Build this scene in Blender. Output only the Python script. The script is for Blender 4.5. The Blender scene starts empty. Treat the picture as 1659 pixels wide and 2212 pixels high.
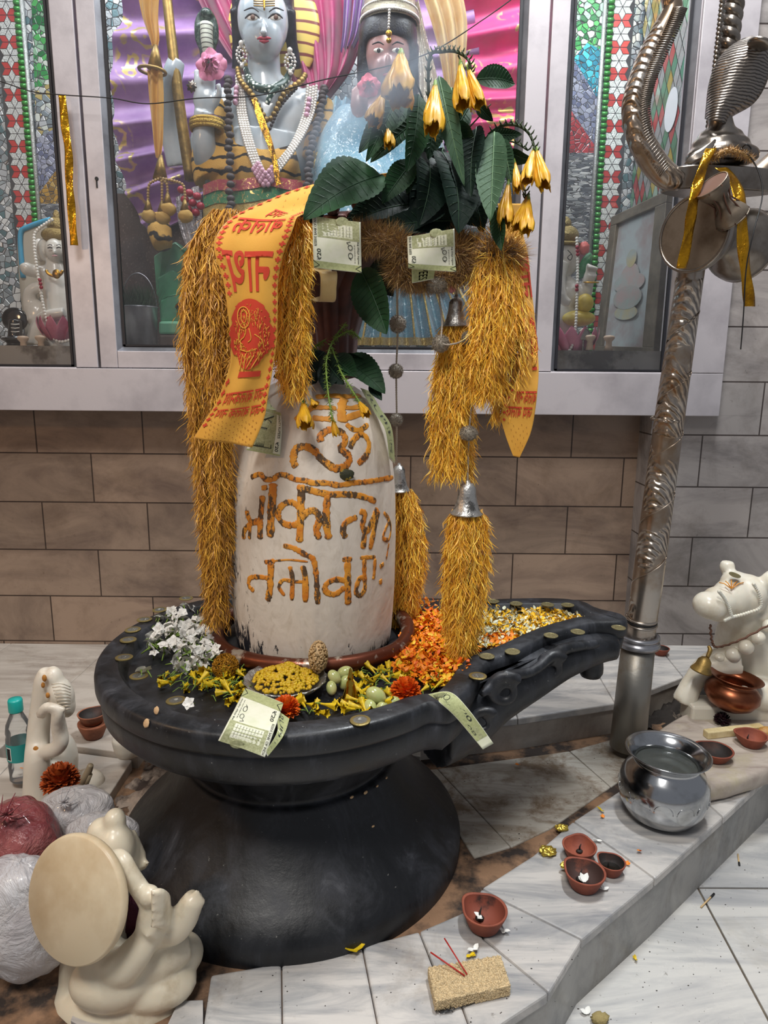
import bpy, bmesh, math, random
from mathutils import Vector, Matrix, Euler, noise
R = random.Random(7)
PI = math.pi
W, H, F = 1659, 2212, 1511.0
PITCH, ROLL, CZ = math.radians(11.5), math.radians(0.5), 0.914
sc = bpy.context.scene
C = sc.collection

# ---------------- camera, exposure, world, lamps ----------------
cam = bpy.data.objects.new('camera', bpy.data.cameras.new('camera'))
C.objects.link(cam)
cam.data.sensor_fit = 'VERTICAL'
cam.data.sensor_height = 32.0
cam.data.lens = 32.0 * F / H
cam.data.clip_start = 0.02
CM = Matrix.Rotation(PI / 2 - PITCH, 3, 'X') @ Matrix.Rotation(ROLL, 3, 'Z')
CP = Vector((0, 0, CZ))
cam.matrix_world = Matrix.Translation(CP) @ CM.to_4x4()
sc.camera = cam
sc.view_settings.view_transform = 'Standard'
sc.view_settings.look = 'None'
sc.view_settings.gamma = 1
sc.view_settings.use_curve_mapping = False
sc.view_settings.exposure = 0.0

world = bpy.data.worlds.new('room_ambient'); sc.world = world
world.use_nodes = True
world.node_tree.nodes['Background'].inputs[0].default_value = (0.86, 0.9, 1.0, 1)
world.node_tree.nodes['Background'].inputs[1].default_value = 0.26

def lamp(name, kind, loc, aim, energy, col, size=0.3, size_y=None, spread=None):
    d = bpy.data.lights.new(name, kind); d.energy = energy; d.color = col
    if kind == 'AREA':
        d.size = size
        if size_y: d.shape = 'RECTANGLE'; d.size_y = size_y
        if spread: d.spread = spread
    else: d.shadow_soft_size = size
    o = bpy.data.objects.new(name, d); C.objects.link(o)
    o.location = loc
    o.rotation_euler = (Vector(aim) - Vector(loc)).to_track_quat('-Z', 'Y').to_euler()
    return o
lamp('ceiling_tube_light', 'AREA', (0.55, 1.18, 2.75), (0.1, 1.1, 0), 46, (0.93, 0.97, 1.0), 0.5, 0.12)
lamp('room_fill_light', 'AREA', (-0.55, -0.72, 3.55), (-0.1, 1.1, 0.7), 84, (1.0, 0.965, 0.92), 0.8, 0.8)  # added fill from above and behind the camera, brightens the fronts
lamp('niche_light', 'AREA', (-0.1, 1.93, 2.32), (-0.1, 2.15, 1.2), 21, (0.90, 0.96, 1.0), 1.9, 0.12)
lamp('warm_bulb', 'POINT', (-1.25, 0.55, 1.35), (0, 0, 0), 9, (1.0, 0.62, 0.32), 0.05)

# ---------------- pixel <-> place ----------------
def ray(px, py):
    return (CM @ Vector((px - W / 2, -(py - H / 2), -F))).normalized()
def atY(px, py, Y):
    d = ray(px, py); return CP + d * (Y / d.y)
def atZ(px, py, z):
    d = ray(px, py); return CP + d * ((z - CZ) / d.z)
def pr(r, p):                     # size in metres of r pixels at place p
    return r * ((p - CP).dot(CM @ Vector((0, 0, -1)))) / F
def vnoise(p, s=1.0, seed=0):
    return noise.noise(Vector((p[0] * s + seed * 7.3, p[1] * s - seed * 3.1, p[2] * s + seed)))

# ---------------- mesh gathering ----------------
ORG = {}
class G:
    def __init__(s): s.v = []; s.f = []; s.m = []
    def add(s, vs, fs, mi=0, M=None):
        o = len(s.v)
        s.v += [(M @ Vector(p)) if M is not None else Vector(p) for p in vs]
        s.f += [tuple(i + o for i in f) for f in fs]; s.m += [mi] * len(fs)
        return s
    def box(s, a, b, mi=0, M=None):
        x0, y0, z0 = a; x1, y1, z1 = b
        v = [(x0,y0,z0),(x1,y0,z0),(x1,y1,z0),(x0,y1,z0),(x0,y0,z1),(x1,y0,z1),(x1,y1,z1),(x0,y1,z1)]
        return s.add(v, [(0,3,2,1),(4,5,6,7),(0,1,5,4),(1,2,6,5),(2,3,7,6),(3,0,4,7)], mi, M)
    def ell(s, c, r, nu=16, nv=10, mi=0, rot=None, fn=None):
        if isinstance(r, (int, float)): r = (r, r, r)
        vs = []; c = Vector(c)
        for j in range(nv + 1):
            t = PI * j / nv
            for i in range(nu):
                a = 2 * PI * i / nu
                d = Vector((math.sin(t) * math.cos(a), math.sin(t) * math.sin(a), math.cos(t)))
                k = fn(d) if fn else 1
                p = Vector((d.x * r[0], d.y * r[1], d.z * r[2])) * k
                if rot is not None: p = rot @ p
                vs.append(c + p)
        fs = []
        for j in range(nv):
            for i in range(nu):
                a, b = j * nu + i, j * nu + (i + 1) % nu
                fs.append((a, a + nu, b + nu, b))
        return s.add(vs, fs, mi)
    def lathe(s, prof, n=32, mi=0, M=None, fn=None, cap=True):
        vs = []
        for k, (r, z) in enumerate(prof):
            for i in range(n):
                a = 2 * PI * i / n
                q = fn(a, k) if fn else 1
                vs.append((r * q * math.cos(a), r * q * math.sin(a), z))
        fs = [(k * n + i, k * n + (i + 1) % n, (k + 1) * n + (i + 1) % n, (k + 1) * n + i) for k in range(len(prof) - 1) for i in range(n)]
        if cap:
            if prof[0][0] > 1e-5: fs.append(tuple(range(n)))
            if prof[-1][0] > 1e-5: fs.append(tuple((len(prof) - 1) * n + i for i in range(n)))
        return s.add(vs, fs, mi, M)
    def tube(s, pts, rad, n=8, mi=0, cap=True, flat=None, up=None, closed=False):
        pts = [Vector(p) for p in pts]; m = len(pts)
        if isinstance(rad, (int, float)): rad = [rad] * m
        vs = []; u = None
        for k in range(m):
            if closed: t = pts[(k + 1) % m] - pts[k - 1]
            else: t = pts[min(k + 1, m - 1)] - pts[max(k - 1, 0)]
            if t.length < 1e-9: t = Vector((0, 0, 1))
            t.normalize()
            if up is not None: u0 = Vector(up[k]) if isinstance(up, list) else Vector(up)
            elif u is None: u0 = Vector((0, 0, 1)) if abs(t.z) < 0.9 else Vector((1, 0, 0))
            else: u0 = u
            u = u0 - t * u0.dot(t)
            if u.length < 1e-6: u = t.orthogonal()
            u.normalize(); w = t.cross(u)
            fl = flat if flat else 1.0
            for i in range(n):
                a = 2 * PI * i / n
                vs.append(pts[k] + (u * math.sin(a) * fl + w * math.cos(a)) * rad[k])
        fs = []
        for k in range(m if closed else m - 1):
            for i in range(n):
                a, b = k * n + i, k * n + (i + 1) % n
                c, d = ((k + 1) % m) * n + i, ((k + 1) % m) * n + (i + 1) % n
                fs.append((a, b, d, c))
        if cap and not closed:
            fs.append(tuple(range(n))); fs.append(tuple((m - 1) * n + i for i in range(n)))
        return s.add(vs, fs, mi)
    def grid(s, fn, nu, nv, mi=0, th=0.0):
        P = [[Vector(fn(i / nu, j / nv)) for i in range(nu + 1)] for j in range(nv + 1)]
        vs = [p for row in P for p in row]; w = nu + 1
        fs = [(j * w + i, j * w + i + 1, (j + 1) * w + i + 1, (j + 1) * w + i) for j in range(nv) for i in range(nu)]
        if th:
            N = []
            for j in range(nv + 1):
                for i in range(nu + 1):
                    a = P[j][min(i + 1, nu)] - P[j][max(i - 1, 0)]; b = P[min(j + 1, nv)][i] - P[max(j - 1, 0)][i]
                    q = a.cross(b); N.append(q.normalized() if q.length > 1e-12 else Vector((0, 0, 1)))
            o = len(vs); vs2 = [p - q * th for p, q in zip(vs, N)]
            fs += [tuple(o + x for x in reversed(f)) for f in fs]
            vs = vs + vs2
            for j in range(nv):
                fs.append((j * w, (j + 1) * w, o + (j + 1) * w, o + j * w)); e = j * w + nu
                fs.append((e, o + e, o + e + w, e + w))
            for i in range(nu):
                fs.append((i, o + i, o + i + 1, i + 1)); e = nv * w + i
                fs.append((e, e + 1, o + e + 1, o + e))
        return s.add(vs, fs, mi)
    def prism(s, poly, z0, z1, mi=0, M=None):
        n = len(poly)
        vs = [(p[0], p[1], z0) for p in poly] + [(p[0], p[1], z1) for p in poly]
        fs = [tuple(range(n - 1, -1, -1)), tuple(range(n, 2 * n))] + [(i, (i + 1) % n, n + (i + 1) % n, n + i) for i in range(n)]
        return s.add(vs, fs, mi, M)
    def done(s, name, mats, parent=None, smooth=True, origin=None, bevel=0, remesh=0, sub=0, fixn=True):
        me = bpy.data.meshes.new(name)
        if parent is not None: org = ORG[parent.name]
        elif origin is not None: org = Vector(origin)
        else:
            lo = [min(p[i] for p in s.v) for i in range(3)]; hi = [max(p[i] for p in s.v) for i in range(3)]
            org = Vector(((lo[0] + hi[0]) / 2, (lo[1] + hi[1]) / 2, lo[2]))
        me.from_pydata([p - org for p in s.v], [], s.f)
        if not isinstance(mats, (list, tuple)): mats = [mats]
        for m in mats: me.materials.append(m)
        me.polygons.foreach_set('material_index', s.m)
        if fixn:
            bm = bmesh.new(); bm.from_mesh(me); bmesh.ops.recalc_face_normals(bm, faces=bm.faces); bm.to_mesh(me); bm.free()
        me.polygons.foreach_set('use_smooth', [bool(smooth)] * len(me.polygons))
        if smooth and smooth is not True: me.set_sharp_from_angle(angle=math.radians(smooth))
        o = bpy.data.objects.new(name, me); C.objects.link(o)
        if parent is not None: o.parent = parent
        else: o.location = org
        ORG[o.name] = org
        if bevel:
            b = o.modifiers.new('bevel', 'BEVEL'); b.width = bevel; b.segments = 2; b.limit_method = 'ANGLE'; b.angle_limit = 0.7
        if remesh:
            r = o.modifiers.new('remesh', 'REMESH'); r.mode = 'VOXEL'; r.voxel_size = remesh; r.use_smooth_shade = True
            t = o.modifiers.new('smooth', 'SMOOTH'); t.factor = 0.6; t.iterations = 5
        if sub:
            b = o.modifiers.new('sub', 'SUBSURF'); b.levels = sub; b.render_levels = sub
        return o

def tag(o, label=None, cat=None, group=None, kind=None):
    if label: o['label'] = label
    if cat: o['category'] = cat
    if group: o['group'] = group
    if kind: o['kind'] = kind
    return o
def thing(name, label, cat, loc=(0, 0, 0), group=None):
    o = bpy.data.objects.new(name, None); C.objects.link(o); o.empty_display_size = 0.02
    o.location = loc; ORG[o.name] = Vector(loc)
    return tag(o, label, cat, group)
def dup(root, loc=None, rot=None, label=None, scale=None, group=None):
    r = root.copy(); C.objects.link(r)
    if loc is not None: r.location = loc
    if rot is not None: r.rotation_euler = rot
    if scale is not None: r.scale = (scale,) * 3 if isinstance(scale, (int, float)) else scale
    if label: r['label'] = label
    if group: r['group'] = group
    for ch in list(root.children):
        c = ch.copy(); C.objects.link(c); c.parent = r
        for g in ch.children:
            d = g.copy(); C.objects.link(d); d.parent = c
    return r
def struct(name, g, m, **k):
    o = g.done(name, m, **k); o['kind'] = 'structure'; return o

def P3(l, sm=0):                  # list of (px,py,Y) -> places, optional smoothing
    pts = [atY(*p[:3]) for p in l]
    return spl(pts, sm) if sm else pts
def spl(pts, n=6, closed=False):  # catmull-rom through points
    pts = [Vector(p) for p in pts]; out = []; m = len(pts)
    rng = range(m if closed else m - 1)
    for i in rng:
        if closed: a, b, c, d = pts[i - 1], pts[i], pts[(i + 1) % m], pts[(i + 2) % m]
        else: a, b, c, d = pts[max(i - 1, 0)], pts[i], pts[i + 1], pts[min(i + 2, m - 1)]
        for k in range(n):
            t = k / n
            out.append(0.5 * ((2 * b) + (c - a) * t + (2 * a - 5 * b + 4 * c - d) * t * t + (3 * b - a - 3 * c + d) * t ** 3))
    if not closed: out.append(pts[-1])
    return out
def lerps(vals, n):               # scalar list -> n samples
    m = len(vals); out = []
    for i in range(n):
        t = i / (n - 1) * (m - 1); k = min(int(t), m - 2); out.append(vals[k] + (vals[k + 1] - vals[k]) * (t - k))
    return out
def ptube(g, l, mi=0, n=10, sm=4, flat=None, up=None):   # tube given by pixels: (px,py,Y,r_px)
    pts = P3(l); rad = [pr(q[3], p) for q, p in zip(l, pts)]
    if sm and len(pts) > 2:
        pts = spl(pts, sm); rad = lerps(rad, len(pts))
    return g.tube(pts, rad, n, mi, flat=flat, up=up)
def pell(g, px, py, Y, rx, ry, rd=None, rot=0, mi=0, nu=20, nv=14, fn=None):    # ellipsoid by pixels; ry along z, rd depth
    c = atY(px, py, Y); rd = rx if rd is None else rd
    M = Matrix.Rotation(rot, 3, 'Y')
    return g.ell(c, (pr(rx, c), pr(rd, c), pr(ry, c)), nu, nv, mi, M, fn)
# ---------------- materials ----------------
def NM(name):
    m = bpy.data.materials.new(name); m.use_nodes = True
    nt = m.node_tree; b = nt.nodes['Principled BSDF']; return m, nt, b
def c4(c): return (c[0], c[1], c[2], 1)
def hexc(h):
    v = [int(h[i:i + 2], 16) / 255 for i in (0, 2, 4)]
    return tuple(x / 12.92 if x <= 0.04045 else ((x + 0.055) / 1.055) ** 2.4 for x in v)
def texco(nt, kind='Object', scale=(1, 1, 1), rot=(0, 0, 0), loc=(0, 0, 0)):
    t = nt.nodes.new('ShaderNodeTexCoord'); mp = nt.nodes.new('ShaderNodeMapping')
    mp.inputs['Scale'].default_value = scale; mp.inputs['Rotation'].default_value = rot; mp.inputs['Location'].default_value = loc
    nt.links.new(t.outputs[kind], mp.inputs[0]); return mp.outputs[0]
def noi(nt, vec, scale, detail=4, rough=0.6, dist=0):
    n = nt.nodes.new('ShaderNodeTexNoise'); n.inputs['Scale'].default_value = scale; n.inputs['Detail'].default_value = detail
    n.inputs['Roughness'].default_value = rough; n.inputs['Distortion'].default_value = dist
    nt.links.new(vec, n.inputs['Vector']); return n.outputs[0]
def ramp(nt, fac, stops, interp='LINEAR'):
    r = nt.nodes.new('ShaderNodeValToRGB'); r.color_ramp.interpolation = interp
    e = r.color_ramp.elements
    while len(e) < len(stops): e.new(0.5)
    for q, (p, c) in zip(e, stops): q.position = p; q.color = c4(c) if not isinstance(c, (int, float)) else (c, c, c, 1)
    nt.links.new(fac, r.inputs[0]); return r.outputs[0]
def mixc(nt, fac, a, b, mode='MIX'):
    n = nt.nodes.new('ShaderNodeMix'); n.data_type = 'RGBA'; n.blend_type = mode
    for s, x in ((0, fac), (6, a), (7, b)):
        if isinstance(x, (int, float)): n.inputs[s].default_value = x
        elif isinstance(x, tuple): n.inputs[s].default_value = c4(x)
        else: nt.links.new(x, n.inputs[s])
    return n.outputs[2]
def bump(nt, b, h, strength=0.3, dist=0.002):
    n = nt.nodes.new('ShaderNodeBump'); n.inputs['Strength'].default_value = strength; n.inputs['Distance'].default_value = dist
    nt.links.new(h, n.inputs['Height']); nt.links.new(n.outputs[0], b.inputs['Normal']); return n
def mat(name, col, rough=0.6, metal=0, var=None, bmp=None, sss=0, coat=0, spec=None, trans=0, rnd=0):
    """var=(scale, colour2, lo, hi)  bmp=(scale,strength,distance)  rnd: brightness variation per island"""
    m, nt, b = NM(name); col = hexc(col) if isinstance(col, str) else col
    b.inputs['Base Color'].default_value = c4(col); b.inputs['Roughness'].default_value = rough; b.inputs['Metallic'].default_value = metal
    src = None
    if var:
        c2 = hexc(var[1]) if isinstance(var[1], str) else var[1]
        f = noi(nt, texco(nt), var[0], 5, 0.62)
        f = ramp(nt, f, [(var[2] if len(var) > 2 else 0.35, 0.0), (var[3] if len(var) > 3 else 0.65, 1.0)])
        src = mixc(nt, f, col, c2)
    if rnd:
        gi = nt.nodes.new('ShaderNodeNewGeometry')
        q = ramp(nt, gi.outputs['Random Per Island'], [(0, 1 - rnd), (1, 1.0)])
        src = mixc(nt, 1.0, src if src is not None else col, q, 'MULTIPLY')
    if src is not None: nt.links.new(src, b.inputs['Base Color'])
    if bmp: bump(nt, b, noi(nt, texco(nt), bmp[0], 4, 0.6), bmp[1], bmp[2] if len(bmp) > 2 else 0.002)
    if sss:
        b.inputs['Subsurface Weight'].default_value = sss; b.inputs['Subsurface Radius'].default_value = (0.02, 0.012, 0.008); b.inputs['Subsurface Scale'].default_value = 0.5
    if coat: b.inputs['Coat Weight'].default_value = coat; b.inputs['Coat Roughness'].default_value = 0.15
    if spec is not None: b.inputs['Specular IOR Level'].default_value = spec
    if trans: b.inputs['Transmission Weight'].default_value = trans
    return m
def marble(name, base, vein, dirt, scale=3.0, rough=0.35, rot=0.6, brick=None, island=0.12, dirtf=(0.55, 0.8), veinw=(0.62, 0.72), bw=0.0):
    m, nt, b = NM(name); base, vein, dirt = hexc(base), hexc(vein), hexc(dirt)
    v = texco(nt, rot=(0.3, rot, rot), scale=(1, 1, 1))
    st = texco(nt, rot=(0.2, rot * 1.3, rot), scale=(1, 5, 2.2))
    n1 = noi(nt, st, scale, 7, 0.66, 0.9)
    col = mixc(nt, ramp(nt, n1, [(0.42, 0.0), (veinw[0], 0.55), (veinw[1], 1.0), (0.85, 0.3)]), base, vein)
    n2 = noi(nt, v, scale * 1.7, 6, 0.7, 0.3)
    col = mixc(nt, ramp(nt, n2, [(dirtf[0], 0.0), (dirtf[1], 0.9)]), col, dirt)
    n3 = noi(nt, v, 95, 3, 0.7)
    col = mixc(nt, ramp(nt, n3, [(0.66, 0.0), (0.76, 0.5)]), col, tuple(x * 0.35 for x in dirt))
    h = n2
    if brick:
        bw_, bh, ox, oz = brick
        t = nt.nodes.new('ShaderNodeNewGeometry'); sp = nt.nodes.new('ShaderNodeSeparateXYZ'); cb = nt.nodes.new('ShaderNodeCombineXYZ')
        nt.links.new(t.outputs['Position'], sp.inputs[0])
        a = nt.nodes.new('ShaderNodeMath'); a.inputs[1].default_value = ox; nt.links.new(sp.outputs[0], a.inputs[0])
        a2 = nt.nodes.new('ShaderNodeMath'); a2.inputs[1].default_value = oz; nt.links.new(sp.outputs[2], a2.inputs[0])
        nt.links.new(a.outputs[0], cb.inputs[0]); nt.links.new(a2.outputs[0], cb.inputs[1])
        br = nt.nodes.new('ShaderNodeTexBrick'); br.offset = 0.5
        for k, x in (('Scale', 1.0), ('Mortar Size', 0.0021), ('Mortar Smooth', 0.25), ('Bias', 0.0), ('Brick Width', bw_), ('Row Height', bh)): br.inputs[k].default_value = x
        br.inputs['Color1'].default_value = (0.84, 0.84, 0.84, 1); br.inputs['Color2'].default_value = (1.08, 1.05, 1.03, 1); br.inputs['Mortar'].default_value = (0.16, 0.13, 0.12, 1)
        nt.links.new(cb.outputs[0], br.inputs['Vector'])
        col = mixc(nt, 1.0, col, br.outputs['Color'], 'MULTIPLY')
        bump(nt, b, br.outputs['Fac'], -0.5, 0.002).invert = False
    else:
        gi = nt.nodes.new('ShaderNodeNewGeometry')
        col = mixc(nt, 1.0, col, ramp(nt, gi.outputs['Random Per Island'], [(0, 1 - island), (1, 1.0)]), 'MULTIPLY')
        bump(nt, b, n2, 0.08, 0.002)
    nt.links.new(col, b.inputs['Base Color'])
    rr = ramp(nt, n2, [(0.4, rough), (0.75, min(1, rough + 0.35))]); nt.links.new(rr, b.inputs['Roughness'])
    return m
def voro_mosaic(name, cols, scale=40, grout=(0.05, 0.05, 0.055), rough=0.25, metal=0.3, stretch=(1, 1, 1)):
    m, nt, b = NM(name); v = texco(nt, scale=stretch)
    a = nt.nodes.new('ShaderNodeTexVoronoi'); a.inputs['Scale'].default_value = scale; nt.links.new(v, a.inputs['Vector'])
    e = nt.nodes.new('ShaderNodeTexVoronoi'); e.feature = 'DISTANCE_TO_EDGE'; e.inputs['Scale'].default_value = scale; nt.links.new(v, e.inputs['Vector'])
    sp = nt.nodes.new('ShaderNodeSeparateColor'); nt.links.new(a.outputs['Color'], sp.inputs[0])
    n = len(cols); cr = ramp(nt, sp.outputs[0], [(i / n, hexc(c)) for i, c in enumerate(cols)], 'CONSTANT')
    cr = mixc(nt, 0.5, cr, ramp(nt, sp.outputs[1], [(0, 0.5), (1, 1.0)]), 'MULTIPLY')
    col = mixc(nt, ramp(nt, e.outputs[0], [(0.03, 0.0), (0.07, 1.0)]), grout, cr)
    nt.links.new(col, b.inputs['Base Color']); b.inputs['Roughness'].default_value = rough; b.inputs['Metallic'].default_value = metal
    h = nt.nodes.new('ShaderNodeMath'); h.operation = 'MULTIPLY_ADD'; h.inputs[1].default_value = 0.5
    nt.links.new(noi(nt, v, 220, 2), h.inputs[0]); nt.links.new(ramp(nt, e.outputs[0], [(0.0, 0.0), (0.08, 1.0)]), h.inputs[2])
    bump(nt, b, h.outputs[0], 0.5, 0.002)
    return m
def glassm(name, haze=0.05, tint=(1, 1, 1), ior=1.45, dirt=0.0, dz=None):
    m, nt, b = NM(name); nt.nodes.remove(b); out = nt.nodes['Material Output']
    tr = nt.nodes.new('ShaderNodeBsdfTransparent'); tr.inputs[0].default_value = c4(tint)
    gl = nt.nodes.new('ShaderNodeBsdfGlossy'); gl.inputs['Roughness'].default_value = 0.03
    fr = nt.nodes.new('ShaderNodeFresnel'); fr.inputs[0].default_value = ior
    mx = nt.nodes.new('ShaderNodeMixShader'); nt.links.new(fr.outputs[0], mx.inputs[0]); nt.links.new(tr.outputs[0], mx.inputs[1]); nt.links.new(gl.outputs[0], mx.inputs[2])
    df = nt.nodes.new('ShaderNodeBsdfDiffuse'); df.inputs[0].default_value = (0.75, 0.77, 0.8, 1)
    m2 = nt.nodes.new('ShaderNodeMixShader')
    nt.links.new(ramp(nt, noi(nt, texco(nt), 9, 5, 0.65), [(0.4, haze), (0.8, haze * 3 + dirt)]), m2.inputs[0])
    nt.links.new(mx.outputs[0], m2.inputs[1]); nt.links.new(df.outputs[0], m2.inputs[2]); nt.links.new(m2.outputs[0], out.inputs[0])
    return m
def cloth(name, col, col2=None, pat=None, rough=0.75, sheen=0.3, tl=0.0):
    """pat=(kind, scale, colour, lo, hi): gold brocade flecks"""
    m, nt, b = NM(name); col = hexc(col)
    src = mixc(nt, ramp(nt, noi(nt, texco(nt), 14, 4), [(0.35, 0.0), (0.65, 1.0)]), col, hexc(col2) if col2 else tuple(x * 0.8 for x in col))
    h = noi(nt, texco(nt), 700, 2)
    if pat:
        v = texco(nt)
        if pat[0] == 'flower':
            a = nt.nodes.new('ShaderNodeTexVoronoi'); a.inputs['Scale'].default_value = pat[1]; nt.links.new(v, a.inputs['Vector'])
            w = nt.nodes.new('ShaderNodeMath'); w.operation = 'SINE'; q = nt.nodes.new('ShaderNodeMath'); q.operation = 'MULTIPLY'; q.inputs[1].default_value = 26
            d = nt.nodes.new('ShaderNodeMath'); d.operation = 'MULTIPLY_ADD'; d.inputs[1].default_value = 0.5; nt.links.new(noi(nt, v, pat[1] * 2.3, 2), d.inputs[0]); nt.links.new(a.outputs['Distance'], d.inputs[2])
            nt.links.new(d.outputs[0], q.inputs[0]); nt.links.new(q.outputs[0], w.inputs[0])
            f1 = ramp(nt, w.outputs[0], [(pat[3], 0.0), (pat[4], 1.0)])
            f2 = ramp(nt, a.outputs['Distance'], [(0.42, 1.0), (0.5, 0.0)])
            f = mixc(nt, 1.0, f1, f2, 'MULTIPLY')
        else:
            f = ramp(nt, noi(nt, v, pat[1], 3, 0.8, 1.5), [(pat[3], 0.0), (pat[4], 1.0)])
        src = mixc(nt, f, src, hexc(pat[2]))
        mt = nt.nodes.new('ShaderNodeMath'); mt.operation = 'MULTIPLY'; mt.inputs[1].default_value = 0.7; nt.links.new(f, mt.inputs[0]); nt.links.new(mt.outputs[0], b.inputs['Metallic'])
        rr = ramp(nt, f, [(0, rough), (1, 0.35)]); nt.links.new(rr, b.inputs['Roughness'])
    else: b.inputs['Roughness'].default_value = rough
    nt.links.new(src, b.inputs['Base Color']); b.inputs['Sheen Weight'].default_value = sheen
    bump(nt, b, h, 0.15, 0.001)
    if tl:
        out = nt.nodes['Material Output']; t = nt.nodes.new('ShaderNodeBsdfTranslucent'); nt.links.new(src, t.inputs[0])
        mx = nt.nodes.new('ShaderNodeMixShader'); mx.inputs[0].default_value = tl
        nt.links.new(b.outputs[0], mx.inputs[1]); nt.links.new(t.outputs[0], mx.inputs[2]); nt.links.new(mx.outputs[0], out.inputs[0])
    return m

M_wall = marble('wall_marble', '94806f', '5a4a43', '604c3a', 3.2, 0.3, 0.7, brick=(0.288, 0.1345, 0.073, -0.0135), dirtf=(0.5, 0.85), veinw=(0.6, 0.74))
M_wall2 = marble('pier_marble', '9d9794', '5c5757', '5c544c', 3.0, 0.3, 0.5, brick=(0.288, 0.1345, 0.05, 0.05), dirtf=(0.5, 0.85), veinw=(0.58, 0.74))
M_curb = marble('curb_marble', 'cbc6c0', '84868a', '7d6c58', 3.8, 0.3, 0.5, island=0.14, dirtf=(0.54, 0.82), veinw=(0.56, 0.7))
M_curbface = marble('curb_face_marble', '9b9995', '6a6c6c', '6e6553', 4.5, 0.35, 1.2, island=0.1, dirtf=(0.52, 0.85))
M_floor = marble('floor_marble', 'c8c6c1', '8c8e93', '9a917f', 2.4, 0.22, 0.3, island=0.08, dirtf=(0.56, 0.9), veinw=(0.56, 0.72))
M_plat = marble('platform_marble', 'b8b0a6', '7e7268', '7a6754', 3.0, 0.3, 0.9, island=0.1)
M_dirty = marble('stained_marble', 'b3aea4', '8a7f70', '6e5a44', 7, 0.45, 0.4, island=0.1, dirtf=(0.48, 0.62), veinw=(0.55, 0.66))
M_grout = mat('grout', '3b322b', 0.9, var=(20, '6e6250'), bmp=(60, 0.6))
M_mud = mat('grimy_mortar', '8a6a50', 0.85, var=(16, '2e2520', 0.42, 0.6), bmp=(45, 0.9, 0.004))
M_alu = mat('painted_aluminium', 'b9b3b6', 0.42, 0.25, var=(7, '9b9599', 0.45, 0.75), bmp=(160, 0.06))
M_alu2 = mat('bare_aluminium', 'a5a6ac', 0.3, 0.75, var=(9, '7d7c80', 0.4, 0.7), bmp=(120, 0.05))
M_seal = mat('black_seal', '17161c', 0.5)
M_black = mat('deep_black', '0a0a0c', 0.6)
M_glass = glassm('cabinet_glass', 0.012)
M_marbstat = mat('white_statue_marble', 'dcd6c6', 0.28, var=(11, 'b9a98c', 0.5, 0.78), bmp=(30, 0.1), sss=0.25)
M_marbstat2 = mat('weathered_statue_marble', 'd2cabb', 0.38, var=(13, '8a6c48', 0.54, 0.78), bmp=(40, 0.3), sss=0.2)
M_gold = mat('gold_metal', 'c79a3f', 0.3, 0.95, var=(40, '8a6a2c', 0.45, 0.7), bmp=(150, 0.3))
M_goldmatt = mat('antique_gold', 'a98a4c', 0.45, 0.7, var=(30, '6d5a35'), bmp=(90, 0.4))
M_silver = mat('worn_silver', '9b938a', 0.28, 0.95, var=(14, '6b5f54', 0.4, 0.7), bmp=(80, 0.2))
M_steel = mat('polished_steel', 'b6b8ba', 0.16, 1.0, var=(16, '8d8d8c', 0.5, 0.75), bmp=(60, 0.04))
M_copper = mat('copper', '8a5238', 0.34, 0.95, var=(18, '6b3a2a', 0.45, 0.72), bmp=(50, 0.12))
M_terra = mat('terracotta', '8f4a34', 0.75, var=(24, '6f3426', 0.4, 0.7), bmp=(120, 0.3))
M_soot = mat('sooty_clay', '231b18', 0.7, var=(30, '4a2c22', 0.5, 0.75), bmp=(120, 0.3))
M_oil = mat('lamp_oil', '15110c', 0.05, 0, coat=1)
M_white = mat('white_ceramic', 'e8e5dd', 0.3)
M_pearl = mat('pearl', 'dcd8d2', 0.22, 0.15)
M_rudra = mat('dark_seed_bead', '3a3132', 0.6, bmp=(300, 0.9))
M_pink = mat('pink_bead', 'c79bb0', 0.35)
M_hair = mat('black_hair', '0b0c11', 0.35, var=(60, '1d2030'), bmp=(200, 0.6))
M_skinb = mat('pale_blue_painted_marble', 'c3c8cc', 0.22, var=(6, '9aaab6', 0.4, 0.7), coat=0.4)
M_skinw = mat('painted_white_marble', 'd8d4cc', 0.22, var=(9, 'b5b0a0', 0.5, 0.75), coat=0.3)
M_skinp = mat('painted_pink_marble', 'd9a7ac', 0.3)
M_red = mat('red_paint', '9e2038', 0.4)
M_dark = mat('dark_line_paint', '1c1a20', 0.5)
M_brown = mat('brown_paint', '5a3a2a', 0.6)
M_green = mat('green_painted_rock', '4f8f6c', 0.35, var=(10, '2d6248', 0.4, 0.7), coat=0.3)
M_grass = mat('grass_blades', '2d4a2c', 0.6, rnd=0.5)
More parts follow.
